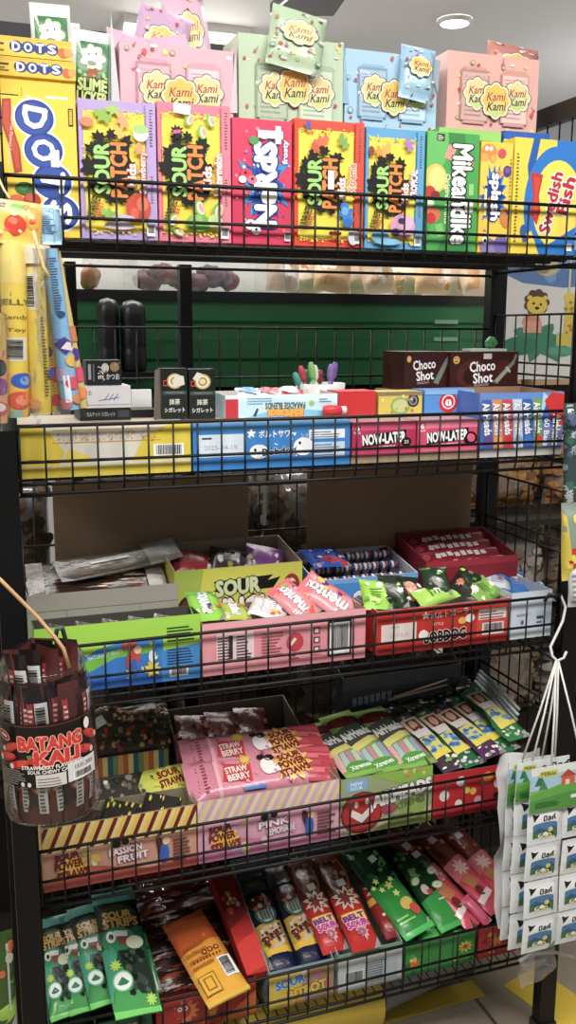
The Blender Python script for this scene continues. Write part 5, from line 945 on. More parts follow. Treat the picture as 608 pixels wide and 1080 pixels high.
def airbag():
    A = Art(34, 100, '#7fa04a'); A.rect(0, 88, 34, 12, '#9cc25a'); A.ell(16, 82, 17, 9, '#5f1a1c'); A.ell(16, 83, 13, 6.5, '#7a2a28'); A.poly([(0, 44), (34, 54), (34, 78), (0, 70)], '#4a4f48'); A.text('AirHeads', 17, 60, 30, 11, '#d9dbd6', 8, .06, ('#2c302a', .04)); A.poly([(0, 34), (34, 46), (34, 54), (0, 44)], '#d9d06a')
    for i, c in enumerate(['#d8a8a0', '#a8c0c0', '#c98a9a', '#b8d0b0', '#8fa8b8', '#c4788a']): A.poly([(2 + i * 6, 34 + i), (7 + i * 6, 36 + i), (4 + i * 6, 10), (-2 + i * 6, 10)], c)
    A.ell(18, 12, 14, 7, '#4f9a34'); A.text('Xtremes', 18, 12, 20, 5, '#e8f0dc', 8, .04, ('#2f6a1c', .04)); A.rect(0, 0, 34, 6, '#7cae4a'); return A
ab = [(386, 818, 336, 762, 'leftmost AirHeads bag, half hidden in the carton'), (412, 815, 352, 753, 'middle AirHeads bag of the three in the carton'), (445, 809, 386, 748, 'rightmost AirHeads bag in the carton')]
for i, (x0, y0, x1, y1, lab) in enumerate(ab):
    pouch('candy_bag', lab, 'candy bag', at(x0, y0, Y=.022), at(x1, y1, Y=.205), .068, .014, airbag(), (0, -.45, 1), 'AirHeads bags in their carton', grid=(4, 10), seed=i, wob=.001)
# red dotted carton with green strip packs
A = Art(80, 44, '#c3202a'); 
for x, y, r, c in ((12, 22, 5.5, '#e8dcd6'), (30, 34, 5, '#e6dcd8'), (37, 24, 3.4, '#e8c23a'), (44, 22, 3.6, '#e8b23a'), (60, 34, 5.5, '#e8912e'), (50, 12, 4.5, '#e8b0b0'), (28, 12, 4, '#ece4de'), (72, 26, 5, '#e8e0da'), (70, 14, 3, '#2a1a1c')): A.ell(x, y, r, r, c)
A.rect(0, 0, 80, 4, '#98181f')
tr, X0, X1, hf = rail_tray('candy_carton', 'red carton with coloured dots at the right of the fourth shelf', 457, 533, 835, 812, '#c3202a', '#6f5838', A, .16, hb=.12)
def strip(dark, seed):
    A = Art(26, 130, dark); A.poly([(0, 100), (26, 108), (26, 130), (0, 130)], '#2a2c22'); A.bits(14, ['#7c6a8a', '#8a947c', '#3a4a34', '#c0b4a8'], 2.6, 2, 92, 24, 128, seed); A.rect(4, 66, 18, 26, '#d8b9a4', 4); A.rect(7, 69, 12, 20, '#6e3a30', 4); A.ell(12, 80, 4, 8, '#d8a890'); A.rect(5, 58, 17, 12, '#ddd6d2', 4)
    A.poly([(3, 22), (23, 26), (22, 60), (5, 56)], '#d8cf6a'); A.poly([(3, 20), (23, 24), (23, 32), (3, 28)], '#e6d23a'); A.bits(9, ['#3a78b8', '#2f6aa8', '#5a98cc'], 3.6, 6, 32, 20, 54, seed + 2, 'splat'); A.bits(10, ['#c8b8d0', '#e8e0d8', '#7aa85a'], 2.4, 2, 3, 24, 20, seed + 4); A.poly([(0, 30), (4, 60), (0, 90)], '#16301e'); return A
sp = [(481, 812, 412, 742, '#4a3a48', 'leftmost yellow and dark strip pack in the red dotted carton'), (503, 807, 432, 738, '#1f6a3a', 'second strip pack from the left in the red dotted carton, green edged'), (524, 797, 449, 736, '#5a2f5c', 'third strip pack from the left in the red dotted carton, purple ended')]
for i, (x0, y0, x1, y1, c, lab) in enumerate(sp):
    pouch('strip_pack', lab, 'candy pack', at(x0, y0, Y=.02), at(x1, y1, Y=.215), .05, .012, strip(c, i + 2), (0, -.45, 1), 'strip packs at the right of the fourth shelf', grid=(3, 10), seed=i, wob=.001)
sp2 = [(540, 792, 466, 726, '#1f7a44', 'green strip pack fourth from the left, by the side fence'), (556, 778, 482, 716, '#2a8048', 'green strip pack nearest the side fence')]
for i, (x0, y0, x1, y1, c, lab) in enumerate(sp2):
    P0 = at(x0, y0, Y=.045); P1 = at(x1, y1, Y=.235); P0.x = min(P0.x, .86); P1.x = min(P1.x, .87)
    pouch('strip_pack', lab, 'candy pack', P0, P1, .05, .012, strip(c, i + 12), (0, -.45, 1), 'strip packs at the right of the fourth shelf', grid=(3, 10), seed=i + 8, wob=.001)
for i in range(5):
    P0 = at(548 + i * 4, 770 - i * 6, Y=.09); P1 = at(498 + i * 5, 722 - i * 4, Y=.235); P0.x = min(P0.x, .878 + i * .002); P1.x = min(P1.x, .875 + i * .003)
    b = MB(); b.tube([P0, (P0 + P1) / 2 + Vector((0, 0, .003)), P1], .0034, hx('#c9cdd0' if i % 2 else '#9aa8a4'), M_PLASTIC, 6); tag(b.build('plastic_stick'), ('first', 'second', 'third', 'fourth', 'fifth')[i] + ' white stick from the left, beside the fourth shelf side fence', 'stick', 'white sticks by the side fence')
# dark box at the back
Yk = .222; X0, X1 = xs(362, 486, 720, Yk); A = Art(124, 60, '#3a3f48'); [A.rect(10 + k * 6, 42 + k * .3, 4, 5, '#80858e') for k in range(7)]; A.lines(8, 36, 100, 4, 1, '#6a707a'); A.rect(0, 52, 124, 8, '#4d5058')
zk = zz(424, 708, Yk); tray('dark_carton', 'dark grey blue carton at the back right of the fourth shelf', 'carton', X0, X1, Yk, .036, ZD, zk - ZD, zk - ZD + .012, '#3a3f48', '#4a4238', front=A)
for i in range(2):
    P0 = at(410 + i * 6, 738 - i * 3, Y=.21); P1 = at(472, 722 - i * 5, Y=.212); b = MB(); b.tube([P0, P1], .0022, hx('#b9a684'), M_PLASTIC, 6); tag(b.build('wooden_stick'), ('lower', 'upper')[i] + ' thin wooden stick lying before the dark grey blue carton', 'stick', 'wooden sticks')
# ================================================================== bottom shelf
ZD = DECK[4] + .0005; ZI = ZD + .003
# green Sour Strips
X0, X1 = xs(52, 161, 1100, .012); A = Art(100, 40, '#2a6a4c'); A.bits(10, ['#7fc24a', '#d8c84a', '#1f4a38'], 4, 4, 4, 96, 36, 3); A.text('SOUR STRIPS', 50, 26, 70, 9, '#d9c98a', 0, .05, ('#1c3a2c', .04))
tray('candy_carton', 'dark green carton under the Sour Strips bags', 'carton', max(X0, .005), X1, .012, .24, ZD, .052, .1, '#2a6a4c', '#1f4a38', front=A)
def sourstrip(lead):
    A = Art(46, 130, '#1d5a44'); A.rect(0, 116, 46, 14, '#4a8a80'); A.rect(0, 86, 46, 30, '#15231c'); A.ell(22, 96, 22, 16, '#2a3a26'); A.text('SOUR', 22, 100, 30, 8, '#caa24a', 0, .06, ('#2a1c10', .05)); A.text('STRIPS', 24, 91, 36, 9, '#caa24a', 0, .06, ('#2a1c10', .05))
    A.ell(18, 74, 17, 13, '#2f8a5c'); A.ell(11, 77, 5, 6, '#e0e8da'); A.ell(11, 77, 2.4, 3, '#1a2a1c'); A.ell(24, 72, 7, 6, '#8a4a44'); A.ell(34, 68, 9, 7, '#d6dcb8'); A.rect(14, 77, 14, 6, '#e2e0dc', -8)
    A.poly([(0, 0), (46, 0), (46, 20), (0, 60)], '#3f9a4c'); A.poly([(0, 12), (14, 60), (8, 70), (0, 66)], '#3aa07c'); A.poly([(16, 62), (42, 58), (44, 16), (30, 18), (18, 34)], '#26332c'); A.bits(20, ['#3a4a40', '#17201b', '#4a5a50'], 4, 20, 20, 40, 58, 4, 'splat')
    A.ell(14, 32, 10, 10, '#7fc0a0'); A.ell(14, 32, 8.5, 8.5, '#dfeae2'); A.poly([(8, 30), (14, 36), (20, 30), (17, 28), (11, 28)], '#2f7a5c'); A.star(10, 48, 6, '#b9d84a', 9, .5); A.star(38, 12, 6, '#a8d84a', 9, .5); A.poly([(0, 0), (46, 0), (46, 5), (0, 7)], '#6fce5c'); return A
ss = [(70, 1074, 52, 968, 'leftmost green Sour Strips bag against the left post', .045), (92, 1068, 72, 962, 'second green Sour Strips bag from the left', .05), (116, 1060, 88, 955, 'third green Sour Strips bag from the left, bottom folded up', .056), (147, 1072, 118, 940, 'nearest green Sour Strips bag, its foot hanging over the fence', .07)]
for i, (x0, y0, x1, y1, lab, w_) in enumerate(ss):
    P0 = at(x0, y0, Y=(.03, .026, .02, -.03)[i]); P1 = at(x1, y1, Y=(.2, .205, .205, .21)[i])
    pouch('sour_strips_bag', lab, 'candy bag', P0, P1, w_ * 1.05, .014, sourstrip(i), (-.12 + .05 * i, -.6, 1), 'green Sour Strips bags', grid=(5, 10), seed=i, wob=.0015)
A = Art(20, 100, '#3f9a5c'); A.poly([(4, 0), (16, 0), (12, 100), (6, 100)], '#d8e0d8'); A.bits(6, ['#7fc24a', '#1f5a3c'], 3, 2, 4, 18, 96, 3)
pouch('sour_strips_bag', 'thin green and white bag edge between the Sour Strips and the red box', 'candy bag', at(163, 1045, Y=.03), at(146, 985, Y=.15), .025, .01, A, (0, -.6, 1), 'green Sour Strips bags', grid=(3, 5))
# red window box
X0, X1 = xs(163, 270, 1050, .014); hf = .068; A = Art(108, 44, '#a83228'); A.splat(32, 22, 15, '#d87a3a', 1.1, 3, 10); A.ell(28, 24, 9, 9, '#b03a30'); A.ell(25, 27, 2.4, 2.8, '#f0e8e0'); A.ell(31, 27, 2.4, 2.8, '#f0e8e0'); A.ell(25, 27, 1.1, 1.3, '#1a1414'); A.ell(31, 27, 1.1, 1.3, '#1a1414'); A.bits(14, ['#e8913a', '#d8552e', '#f0b84a', '#8c2420'], 5, 44, 4, 106, 40, 5, 'splat'); A.poly([(66, 0), (108, 0), (108, 30)], '#c8641f')
t = tray('red_box', 'red window box of dark sweets right of the green Sour Strips', 'box', X0 + .002, X1, .014, .238, ZD, hf, .145, '#b02a26', '#7a1c1a', front=A)
for i in range(6):
    A = Art(60, 30, '#3a1c18'); A.bits(26, ['#6a2a22', '#2a1412', '#8a4a34', '#c8b8a8', '#a0402c'], 4, 0, 0, 60, 30, i + 1, 'splat'); y = .045 + i * .035
    z = ZD + .026 + i * .0125; pouch('dark_sweet_bag', ('nearest', 'second nearest', 'third nearest', 'fourth nearest', 'fifth nearest', 'rearmost')[i] + ' dark red sweet bag inside the red window box', 'candy bag', (X0 + .012, y, z), (X1 - .012, y + .006, z + .004), .05, .02, A, (0, -.5, 1), 'dark bags in the red window box', grid=(4, 5), seed=i, wob=.003)
b = MB(); c0 = at(150, 940, Y=.24); zA = ZD + hf - .001; zB = ZD + .144
b.idx([(X0 + .004, .018, zA + .001), (X1 - .004, .018, zA + .001), (X1 - .004, .248, zB), (X0 + .004, .248, zB)], [(0, 1, 2, 3)], (1, 1, 1, 1), M_SLEEVE, False); f = b.build('window_film'); f.parent = t; f.matrix_parent_inverse = Matrix.Translation(-t.location)
def orangebag(A):
    A.rect(0, 0, 110, 48, '#e0901f'); A.poly([(0, 0), (46, 0), (40, 48), (0, 48)], '#e8a81e'); A.poly([(70, 0), (110, 0), (110, 48), (64, 48)], '#c4581f'); A.lines(48, 8, 3, 34, 9, '#6a3a14', 2); 
    for i in range(3): A.ell(56, 10 + i * 7, 3, 3, '#3a2a1a'); A.ell(56, 10 + i * 7, 1.8, 1.8, '#e0901f')
    A.bars(20, 2, 24, 14); A.rect(10, 26, 22, 18, '#7a5a14'); A.rect(11, 27, 20, 16, '#e8a81e'); A.rect(14, 30, 14, 10, '#8a6a1a'); A.rect(15.5, 31.5, 11, 7, '#e8a81e'); A.rect(0, 0, 5, 48, '#d9b52a')
    for k in range(4): A.lines(40 + k * 8, 20, 5, 24, 12, '#8a5214', k)
P0 = at(243, 1054, Y=-.034); P1 = at(192, 968, Y=.15)
pouch('gummy_bag', 'orange yellow bag back side up, sliding over the red window box', 'candy bag', P0, P1, .075, .018, rot_art(110, 48, '#e0901f', orangebag), (-.05, -.6, 1), None, grid=(5, 8), wob=.001)
A = Art(30, 110, '#b8241f'); A.poly([(0, 46), (30, 60), (30, 110), (0, 110)], '#7a1f1c'); A.bits(10, ['#d8a23a', '#c8502a', '#e8c88a'], 3, 4, 60, 26, 84, 3, 'splat'); A.star(20, 30, 6, '#e89a3a', 7, .5); A.poly([(0, 0), (30, 6), (30, 40), (0, 30)], '#d8322a')
P0 = at(273, 1026, Y=.02); P1 = at(232, 918, Y=.215)
o = box_mb(.042, .02, (P1 - P0).length, '#b8241f', front=A).build('red_pack', None, mw=lie(P0, P1, (.1, -.5, 1)) @ Matrix.Rotation(math.radians(-90), 4, 'X')); tag(o, 'flat red pack leaning along the right side of the red window box', 'candy pack')
A = Art(14, 70, '#5a8a5c'); A.rect(0, 34, 14, 22, '#3a78c8'); A.rect(0, 56, 14, 14, '#d8d4c8')
pouch('candy_bag', 'narrow blue and green pack edge right of the flat red pack', 'candy bag', at(284, 1024, Y=.03), at(262, 975, Y=.13), .018, .01, A, (0, -.6, 1), None, grid=(2, 5))
# pale blue carton with navy and yellow bags
X0, X1 = xs(284, 352, 1040, .012); A = Art(68, 44, '#e2c33a'); A.rect(0, 38, 68, 6, '#8fb0c0'); A.poly([(26, 0), (68, 0), (68, 38), (40, 38)], '#b08a6a'); A.bits(10, ['#d86a8a', '#e8a23a', '#7a8ac8', '#e8d8c8'], 4, 28, 4, 66, 36, 5); A.text('SOUR', 22, 28, 30, 9, '#3a8ad0', 8, .07, ('#eef4f8', .04)); A.text('BITBOT', 40, 15, 40, 10, '#e8c83a', 8, .07, ('#6a4a1c', .05))
tray('candy_carton', 'pale blue edged carton with yellow front on the bottom shelf', 'carton', X0, X1, .012, .238, ZD, .072, .145, '#8fb0b4', '#7d9498', front=A)
def navybag():
    A = Art(34, 120, '#232b38'); A.rect(0, 0, 34, 24, '#151b40'); A.text('CANDY', 16, 8, 16, 3, '#c8ccd8', 10, .02); A.poly([(0, 22), (34, 22), (34, 34), (17, 28), (0, 34)], '#e2b62c'); A.poly([(0, 28), (34, 30), (34, 60), (0, 58)], '#c99a2c'); A.ell(17, 42, 15, 14, '#c8b890'); A.bits(26, ['#7a2a24', '#d8d0c0', '#4a3a2a', '#e8a23a'], 2.6, 4, 32, 30, 54, 3, 'splat'); A.text('SOUR BELT', 17, 42, 28, 7, '#5a1f1c', 18, .06)
    A.ell(18, 68, 13, 12, '#3f6a5a'); A.ell(18, 68, 10, 9, '#c8ccc0'); A.stripes(10, 61, 16, 14, ['#8a9a8c', '#4f6a60'], 8); A.ell(16, 82, 15, 9, '#5a3028'); A.bits(8, ['#b86a4a', '#e0c8a8'], 3, 6, 76, 28, 90, 5, 'splat'); A.rect(0, 96, 34, 24, '#3a4444'); A.ell(17, 108, 9, 7, '#7a5a34'); return A
for i, (x0, y0, x1, y1, lab) in enumerate(((303, 1028, 262, 925, 'left navy and yellow bag in the pale blue edged carton'), (334, 1020, 292, 915, 'right navy and yellow bag in the pale blue edged carton'))):
    pouch('belt_bag', lab, 'candy bag', at(x0, y0, Y=.022), at(x1, y1, Y=.21), .05, .016, navybag(), (0, -.55, 1), 'navy and yellow bags', grid=(4, 10), seed=i, wob=.001)
# white carton with red bags
X0, X1 = xs(357, 424, 1020, .012); A = Art(70, 46, '#c9cfd2'); A.rect(0, 38, 70, 8, '#6fa07c'); A.bars(6, 6, 22, 18, 0, '#dfe4e6'); A.lines(30, 6, 32, 26, 9, '#7a8a90', 3); A.rect(48, 6, 16, 22, '#b0bcc2')
tray('candy_carton', 'white carton with a barcode carrying red bags on the bottom shelf', 'carton', X0, X1, .012, .238, ZD, .074, .145, '#b9c4bf', '#8a9a8f', front=A)
def redbag(alt=False):
    A = Art(34, 120, '#c22a26'); A.rect(0, 64, 34, 56, '#5a241c'); A.ell(17, 90, 15, 26, '#8a5a3a'); A.ell(17, 90, 12, 22, '#4f2a20'); A.bits(16, ['#7a4a34', '#3a1c16', '#a06a4a'], 3, 7, 72, 27, 108, 2, 'splat'); A.rect(14, 72, 10, 8, '#d8d4d0', 6); A.star(17, 58, 15, '#d8c8b4', 9, .5, 1.1); A.star(17, 58, 10, '#8a3a30', 9, .5, 1.1); A.bits(6, ['#e8d8b8', '#6a2a24'], 2, 9, 52, 25, 64, 6)
    if alt: A.rect(0, 0, 34, 50, '#8a1f20'); A.poly([(0, 40), (34, 46), (34, 54), (0, 48)], '#d8a23a'); A.rect(8, 24, 20, 3, '#e8c8b8', 10); A.ell(20, 12, 7, 6, '#b04a34')
    else: A.rect(4, 28, 26, 12, '#e2c44a', 4); A.text('BELT', 16, 35, 24, 6, '#7a3a8a', 6, .08, ('#efd86a', .05)); A.text('SOUR', 17, 27, 24, 7, '#c83a9a', 6, .08, ('#f0dce0', .06)); A.splat(19, 18, 8, '#d8a8a0', 1, 3); A.ell(18, 18, 5, 4, '#b05a7a')
    return A
for i, (x0, y0, x1, y1, w_, alt, lab) in enumerate(((355, 1004, 312, 905, .05, False, 'left red bag with yellow lettering in the white barcode carton'), (388, 1002, 342, 900, .055, False, 'middle red bag with yellow lettering in the white barcode carton'), (421, 988, 372, 892, .05, True, 'dark red bag at the right of the white barcode carton'))):
    pouch('red_candy_bag', lab, 'candy bag', at(x0, y0, Y=(.024, .006, .03)[i]), at(x1, y1, Y=.21), w_, .016, redbag(alt), (0, -.55, 1), 'red bags in the white barcode carton', grid=(4, 10), seed=i, wob=.001)
# green carton with green bags
X0, X1 = xs(428, 502, 1005, .012); A = Art(76, 46, '#2f8a3a'); A.rect(24, 0, 1.5, 46, '#1c5a26'); A.rect(50, 0, 1.5, 46, '#1c5a26'); A.bits(16, ['#e2c83a', '#3fa84a', '#1f6a2c', '#d8e04a'], 3, 2, 4, 74, 42, 4, 'splat'); A.star(64, 24, 9, '#d8c83a', 9, .4); A.star(64, 24, 5, '#a83a2c', 9, .4); A.ell(10, 16, 5, 5, '#d8702c'); A.ell(10, 22, 2, 4, '#e8c23a')
tray('candy_carton', 'green patterned carton at the right of the bottom shelf', 'carton', X0, X1, .012, .238, ZD, .066, .135, '#2f8a3a', '#1f5a2a', front=A)
def greenbag(k):
    A = Art(36, 110, '#1f8a34' if k != 1 else '#2a9a3c'); A.rect(0, 58, 36, 52, '#123a20'); A.bits(24, ['#1f6a30', '#0f2a18', '#3a8a44', '#6aa85a'], 3.4, 0, 58, 36, 108, k + 2, 'splat'); A.rect(20, 80, 8, 7, '#d8dcd6', 10)
    if k == 0: A.bits(6, ['#b8e04a', '#e8e07a', '#d8f07a'], 4, 4, 40, 32, 62, 3, 'star'); A.ell(24, 30, 8, 6, '#c8b04a', 14, 30); A.ell(28, 22, 5, 6, '#c84a3a'); A.lines(4, 14, 20, 8, 2, '#7ad05a')
    elif k == 1: A.poly([(0, 36), (36, 46), (36, 66), (0, 58)], '#113a1c'); A.ell(28, 62, 6, 4.6, '#9ccf4a', 14, 20); A.ell(28, 61.6, 5.2, 3.8, '#eef2dc', 14, 20); A.ell(24, 46, 5.6, 4.2, '#9ccf4a', 14, -15); A.ell(24, 45.7, 4.8, 3.4, '#eef2dc', 14, -15); A.ell(6, 58, 5, 4, '#8fc244', 14, 40); A.ell(6, 57.8, 4.2, 3.2, '#e4ecd0', 14, 40); A.ell(27, 61.6, .9, .5, '#8a7a4a'); A.ell(29.5, 62, .9, .5, '#8a7a4a'); A.ell(24, 45.8, .9, .5, '#8a7a4a'); A.ell(10, 46, 4, 6, '#d8d0c0'); A.splat(13, 42, 4, '#b84a3a', 1, 3); A.lines(16, 30, 18, 4, 1, '#bfe8a8')
    else: A.poly([(0, 0), (36, 0), (36, 40), (0, 54)], '#2fae44'); A.lines(4, 8, 22, 22, 4, '#7ad874', k)
    A.rect(0, 0, 36, 6, '#3fb84e'); return A
gbg = [(444, 985, 372, 890, .066, 0, .014, 'large green bag with lime leaves left of the green patterned carton', .016), (482, 978, 420, 885, .07, 1, .014, 'green bag with white apple halves on top of the green pile', .03), (462, 998, 440, 965, .05, 2, .012, 'bright green bag flap low in the green patterned carton', .02), (490, 994, 474, 962, .05, 2, .012, 'bright green bag flap below the apple bag', .024), (440, 1006, 432, 978, .04, 2, .01, 'small bright green bag at the left corner of the green carton', .02)]
for i, (x0, y0, x1, y1, w_, k, t_, lab, Y0) in enumerate(gbg):
    pouch('green_candy_bag', lab, 'candy bag', at(x0, y0, Y=Y0), at(x1, y1, Y=.205 if k < 2 else .075), w_, t_, greenbag(k), (0, -.55, 1), 'green bags on the bottom shelf', grid=(4, 9 if k < 2 else 4), seed=i, wob=.0015)
# red packs at the right end
X0, X1 = xs(505, 546, 990, .012); A = Art(40, 40, '#b83238'); A.bits(10, ['#d8703a', '#e8a24a', '#8a1c28'], 3.4, 3, 4, 37, 36, 6, 'splat'); A.star(18, 20, 8, '#e8913a', 7, .4)
tray('candy_carton', 'rose red patterned carton at the right end of the bottom shelf', 'carton', X0, X1, .012, .238, ZD, .062, .13, '#b83238', '#7a2028', front=A)
def pinkpack(k):
    A = Art(30, 120, '#d8485c'); A.rect(0, 66, 30, 54, '#6a2a22'); A.bits(14, ['#a84a34', '#4a1f1a', '#c87a4a'], 3, 2, 68, 28, 118, k, 'splat'); A.rect(10, 92, 9, 8, '#d0ccc8', 6); A.text('BB', 14, 104, 10, 6, '#2a2a30', 0, .06, ('#c8a87a', .05)); A.poly([(0, 44), (30, 52), (30, 70), (0, 66)], '#e0707c'); A.star(15, 56, 10, '#f0c8b8', 8, .5); A.rect(8, 30, 14, 14, '#c87a4a', 20); A.ell(12, 26, 5, 6, '#7a2a24'); A.rect(3, 12, 22, 7, '#f0dada', 18); A.poly([(0, 0), (30, 0), (30, 10), (0, 14)], '#e0546a'); return A
for i, (x0, y0, x1, y1, lab) in enumerate(((504, 976, 412, 876, 'left rose red pack beside the green apple bag'), (528, 960, 440, 872, 'middle rose red pack at the right end of the bottom shelf'), (548, 952, 470, 868, 'rose red pack nearest the hanging sachets'))):
    P0 = at(x0, y0, Y=.024); P1 = at(x1, y1, Y=.225); P0.x = min(P0.x, .86); pouch('rose_pack', lab, 'candy pack', P0, P1, .05, .014, pinkpack(i + 2), (0, -.55, 1), 'rose red packs', grid=(4, 10), seed=i, wob=.001)
A = Art(18, 60, '#e2507a'); A.rect(3, 4, 12, 52, '#e8648a'); P0 = at(516, 974, Y=.016); P1 = at(490, 946, Y=.06)
pouch('rose_pack', 'narrow bright pink pack lying across the rose red packs', 'candy pack', P0, P1, .022, .012, A, (0, -.6, 1), 'rose red packs', grid=(3, 5))
# ================================================================== things hanging in front of the rack
# ---- pole at the left edge that the hanging goods hang from
XP = at(-52, 500, Y=-.17).x; YP = -.17
t = thing('display_pole', 'slim black display pole at the left edge carrying the hanging jar and toy tubes', 'pole', (XP, YP, 0))
b = MB(); b.tube([(0, 0, 0), (0, 0, 1.72)], .011, BK, M_WIRE, 12); b.build('pole', t)
b = MB(); b.lathe([(.001, .014), (.1, .012), (.105, .004), (.105, 0), (.001, 0)], BK, M_WIRE, 28); b.build('base', t)
q1 = at(-6, 178, Y=-.05); q2 = at(-14, 597, Y=-.17); q3 = at(-4, 983, Y=-.03)
for q in (q1, q2, q3):
    b = MB(); e = q - Vector((XP, YP, 0)); b.tube([(0, 0, e.z - .004), (e.x * .98, e.y * .98, e.z - .004), (e.x, e.y, e.z + .004)], .003, BK, M_WIRE, 8); b.build('hook_arm', t)
# ---- toy tubes at the upper left
def tube_toy(label, top, bot, wt, wb, Y, art, Yb=None, name='toy_candy_tube'):
    P1 = at(top[0], top[1], Y=Y); P0 = at(bot[0], bot[1], Y=Yb if Yb is not None else Y); h = (P1 - P0).length
    pw = lambda px, x, y: (at(x + px / 2, y, Y=Y) - at(x - px / 2, y, Y=Y)).length
    w0, w1 = pw(wb, *bot), pw(wt, *top); b = MB(); n = 12
    def fn(u, v):
        a = math.pi * (1.12 * u - .06); r = (w0 + (w1 - w0) * v) / 2 * (1 if v > .03 else .86) * (.8 if v > .97 else 1); n_ = Vector((-math.cos(a), 0, math.sin(a))); return Vector((-math.cos(a) * r, v * h, math.sin(a) * r * .7)), n_
    b.art(art, fn, M_FILM, 5e-5, (8, 10), True)
    for j in range(10):
        for i in range(6):
            q = []
            for u, v in ((i / 6, j / 10), ((i + 1) / 6, j / 10), ((i + 1) / 6, (j + 1) / 10), (i / 6, (j + 1) / 10)):
                a = math.pi * (1.06 + .88 * u); r = (w0 + (w1 - w0) * v) / 2; q.append((-math.cos(a) * r, v * h, math.sin(a) * r * .7))
            b.face(q, hx('#d9c24a'), M_FILM, None, True)
    for v in (0, 1):
        r = (w0 if v == 0 else w1) / 2; b.face([(-math.cos(2 * math.pi * i / 16) * r * .9, v * h, math.sin(2 * math.pi * i / 16) * r * .63) for i in range(16)], hx('#d9b84a'), M_FILM)
    o = b.build(name, None, mw=lie(P0, P1, (0, -1, 0))); return tag(o, label, 'toy candy', 'hanging toy candy tubes')
def dots(A, seed, y0, y1, n=8):
    A.bits(n, ['#2f62c8', '#e0502e', '#7a4a9a', '#e8a23a', '#3f9a8c', '#d84a6a'], A.w * .2, 2, y0, A.w - 2, y1, seed)
A = Art(30, 200, '#f0d02a'); A.rect(0, 150, 30, 50, '#f0d868'); A.text('JELLY', 15, 128, 24, 8, '#7a6a1c', 0, .04); A.text('Candy', 15, 112, 20, 6, '#7a6a1c', 0, .02); A.text('Toy', 16, 98, 14, 5, '#7a6a1c', 0, .02); A.bars(7, 64, 16, 26, 90, '#e4e0d4'); A.rect(0, 0, 30, 50, '#f0b83a'); A.ell(20, 42, 9, 9, '#2f62c8'); A.ell(21, 42, 4, 5, '#7aa8e8'); A.ell(17, 20, 9, 10, '#e0583a'); A.ell(19, 20, 5, 6, '#f0906a'); A.ell(26, 24, 6, 9, '#e88a3a'); A.ell(14, 4, 6, 5, '#8fb0a0')
tube_toy('fat yellow toy candy tube with a barcode, left front of the hanging bunch', (13, 250), (18, 440), 30, 26, -.16, A)
A = Art(24, 200, '#efd22c'); A.rect(0, 140, 24, 60, '#f2dc7a'); A.bars(3, 116, 10, 40, 90, '#e8e2d0'); A.lines(14, 20, 3, 90, 26, '#5a4a14', 3); A.lines(19, 14, 3, 100, 30, '#6a5a1c', 5); A.ell(20, 46, 4, 6, '#2f5ac0'); A.ell(6, 12, 6, 6, '#e89a3a'); A.rect(4, 166, 16, 20, '#e4d8c0')
tube_toy('slim yellow toy candy tube printed with small black text', (33, 245), (44, 436), 22, 24, -.155, A)
A = Art(20, 200, '#d9c27a'); A.poly([(0, 0), (20, 0), (20, 70), (0, 90)], '#e8b84a'); A.ell(12, 44, 6, 9, '#e0504e'); A.ell(6, 70, 5, 7, '#5a4a9a'); A.ell(12, 14, 6, 7, '#d84a4a'); A.ell(15, 4, 4, 4, '#5aa0b0'); A.rect(0, 130, 20, 70, '#e0d0a0')
tube_toy('tan toy candy tube wedged behind the slim yellow one', (46, 250), (58, 434), 14, 16, -.135, A)
A = Art(22, 200, '#7fb4dc'); A.lines(8, 120, 6, 70, 22, '#3a5a8a', 2); A.rect(5, 90, 5, 30, '#6aa0cc'); A.poly([(4, 84), (12, 92), (19, 82), (12, 70)], '#4a3a8a'); A.rect(9, 78, 9, 9, '#e4dce0', -30); A.ell(16, 62, 5, 8, '#e2b84a'); A.ell(6, 46, 6, 9, '#b0a0c8'); A.ell(15, 34, 6, 8, '#d84a6a'); A.rect(8, 10, 4, 34, '#d4ecf4'); A.ell(6, 8, 6, 7, '#c86a7a'); A.ell(17, 14, 5, 7, '#e0884a'); A.ell(12, 120, 3, 4, '#2f4a80')
tube_toy('light blue toy candy tube at the right of the hanging bunch', (53, 262), (75, 432), 18, 20, -.15, A)
A = Art(16, 200, '#c9b46a'); A.lines(4, 110, 4, 80, 24, '#7a5a2a', 3); A.ell(9, 70, 4, 8, '#5a3a8a'); A.ell(10, 44, 5, 10, '#d84a6a'); A.ell(8, 20, 6, 8, '#e08a4a'); A.rect(0, 86, 16, 20, '#c87a4a'); A.rect(3, 30, 3, 50, '#e8e0b8')
tube_toy('rightmost tan toy candy tube of the hanging bunch', (59, 265), (87, 430), 10, 13, -.14, A)
A = Art(18, 150, '#e0a060'); A.ell(8, 76, 7, 12, '#2a2a34'); A.ell(10, 50, 6, 12, '#8a3a8a'); A.ell(8, 20, 8, 10, '#d8485a'); A.ell(8, 22, 5, 6, '#e8e0d8'); A.rect(0, 100, 18, 50, '#d9b45a')
tube_toy('short toy candy tube cut off at the left edge of the photo', (-2, 330), (0, 446), 16, 18, -.175, A)
A = Art(48, 60, '#efbe45'); A.rect(0, 46, 48, 14, '#f2d87a'); A.ell(12, 50, 6, 5, '#3a6a9a'); A.ell(28, 48, 7, 6, '#7ab84a'); A.ell(6, 32, 5, 4, '#e8763a'); A.ell(26, 24, 9, 13, '#d8402c'); A.ell(24, 29, 4, 5, '#f0805a'); A.ell(8, 20, 6, 7, '#f0e0a0'); A.ell(40, 36, 6, 16, '#e8a03a'); A.ell(4, 6, 6, 5, '#7ab0c8'); A.bits(10, ['#e8904a', '#f4e2a8', '#d85a3a', '#5a9ac8'], 3, 2, 2, 46, 58, 4)
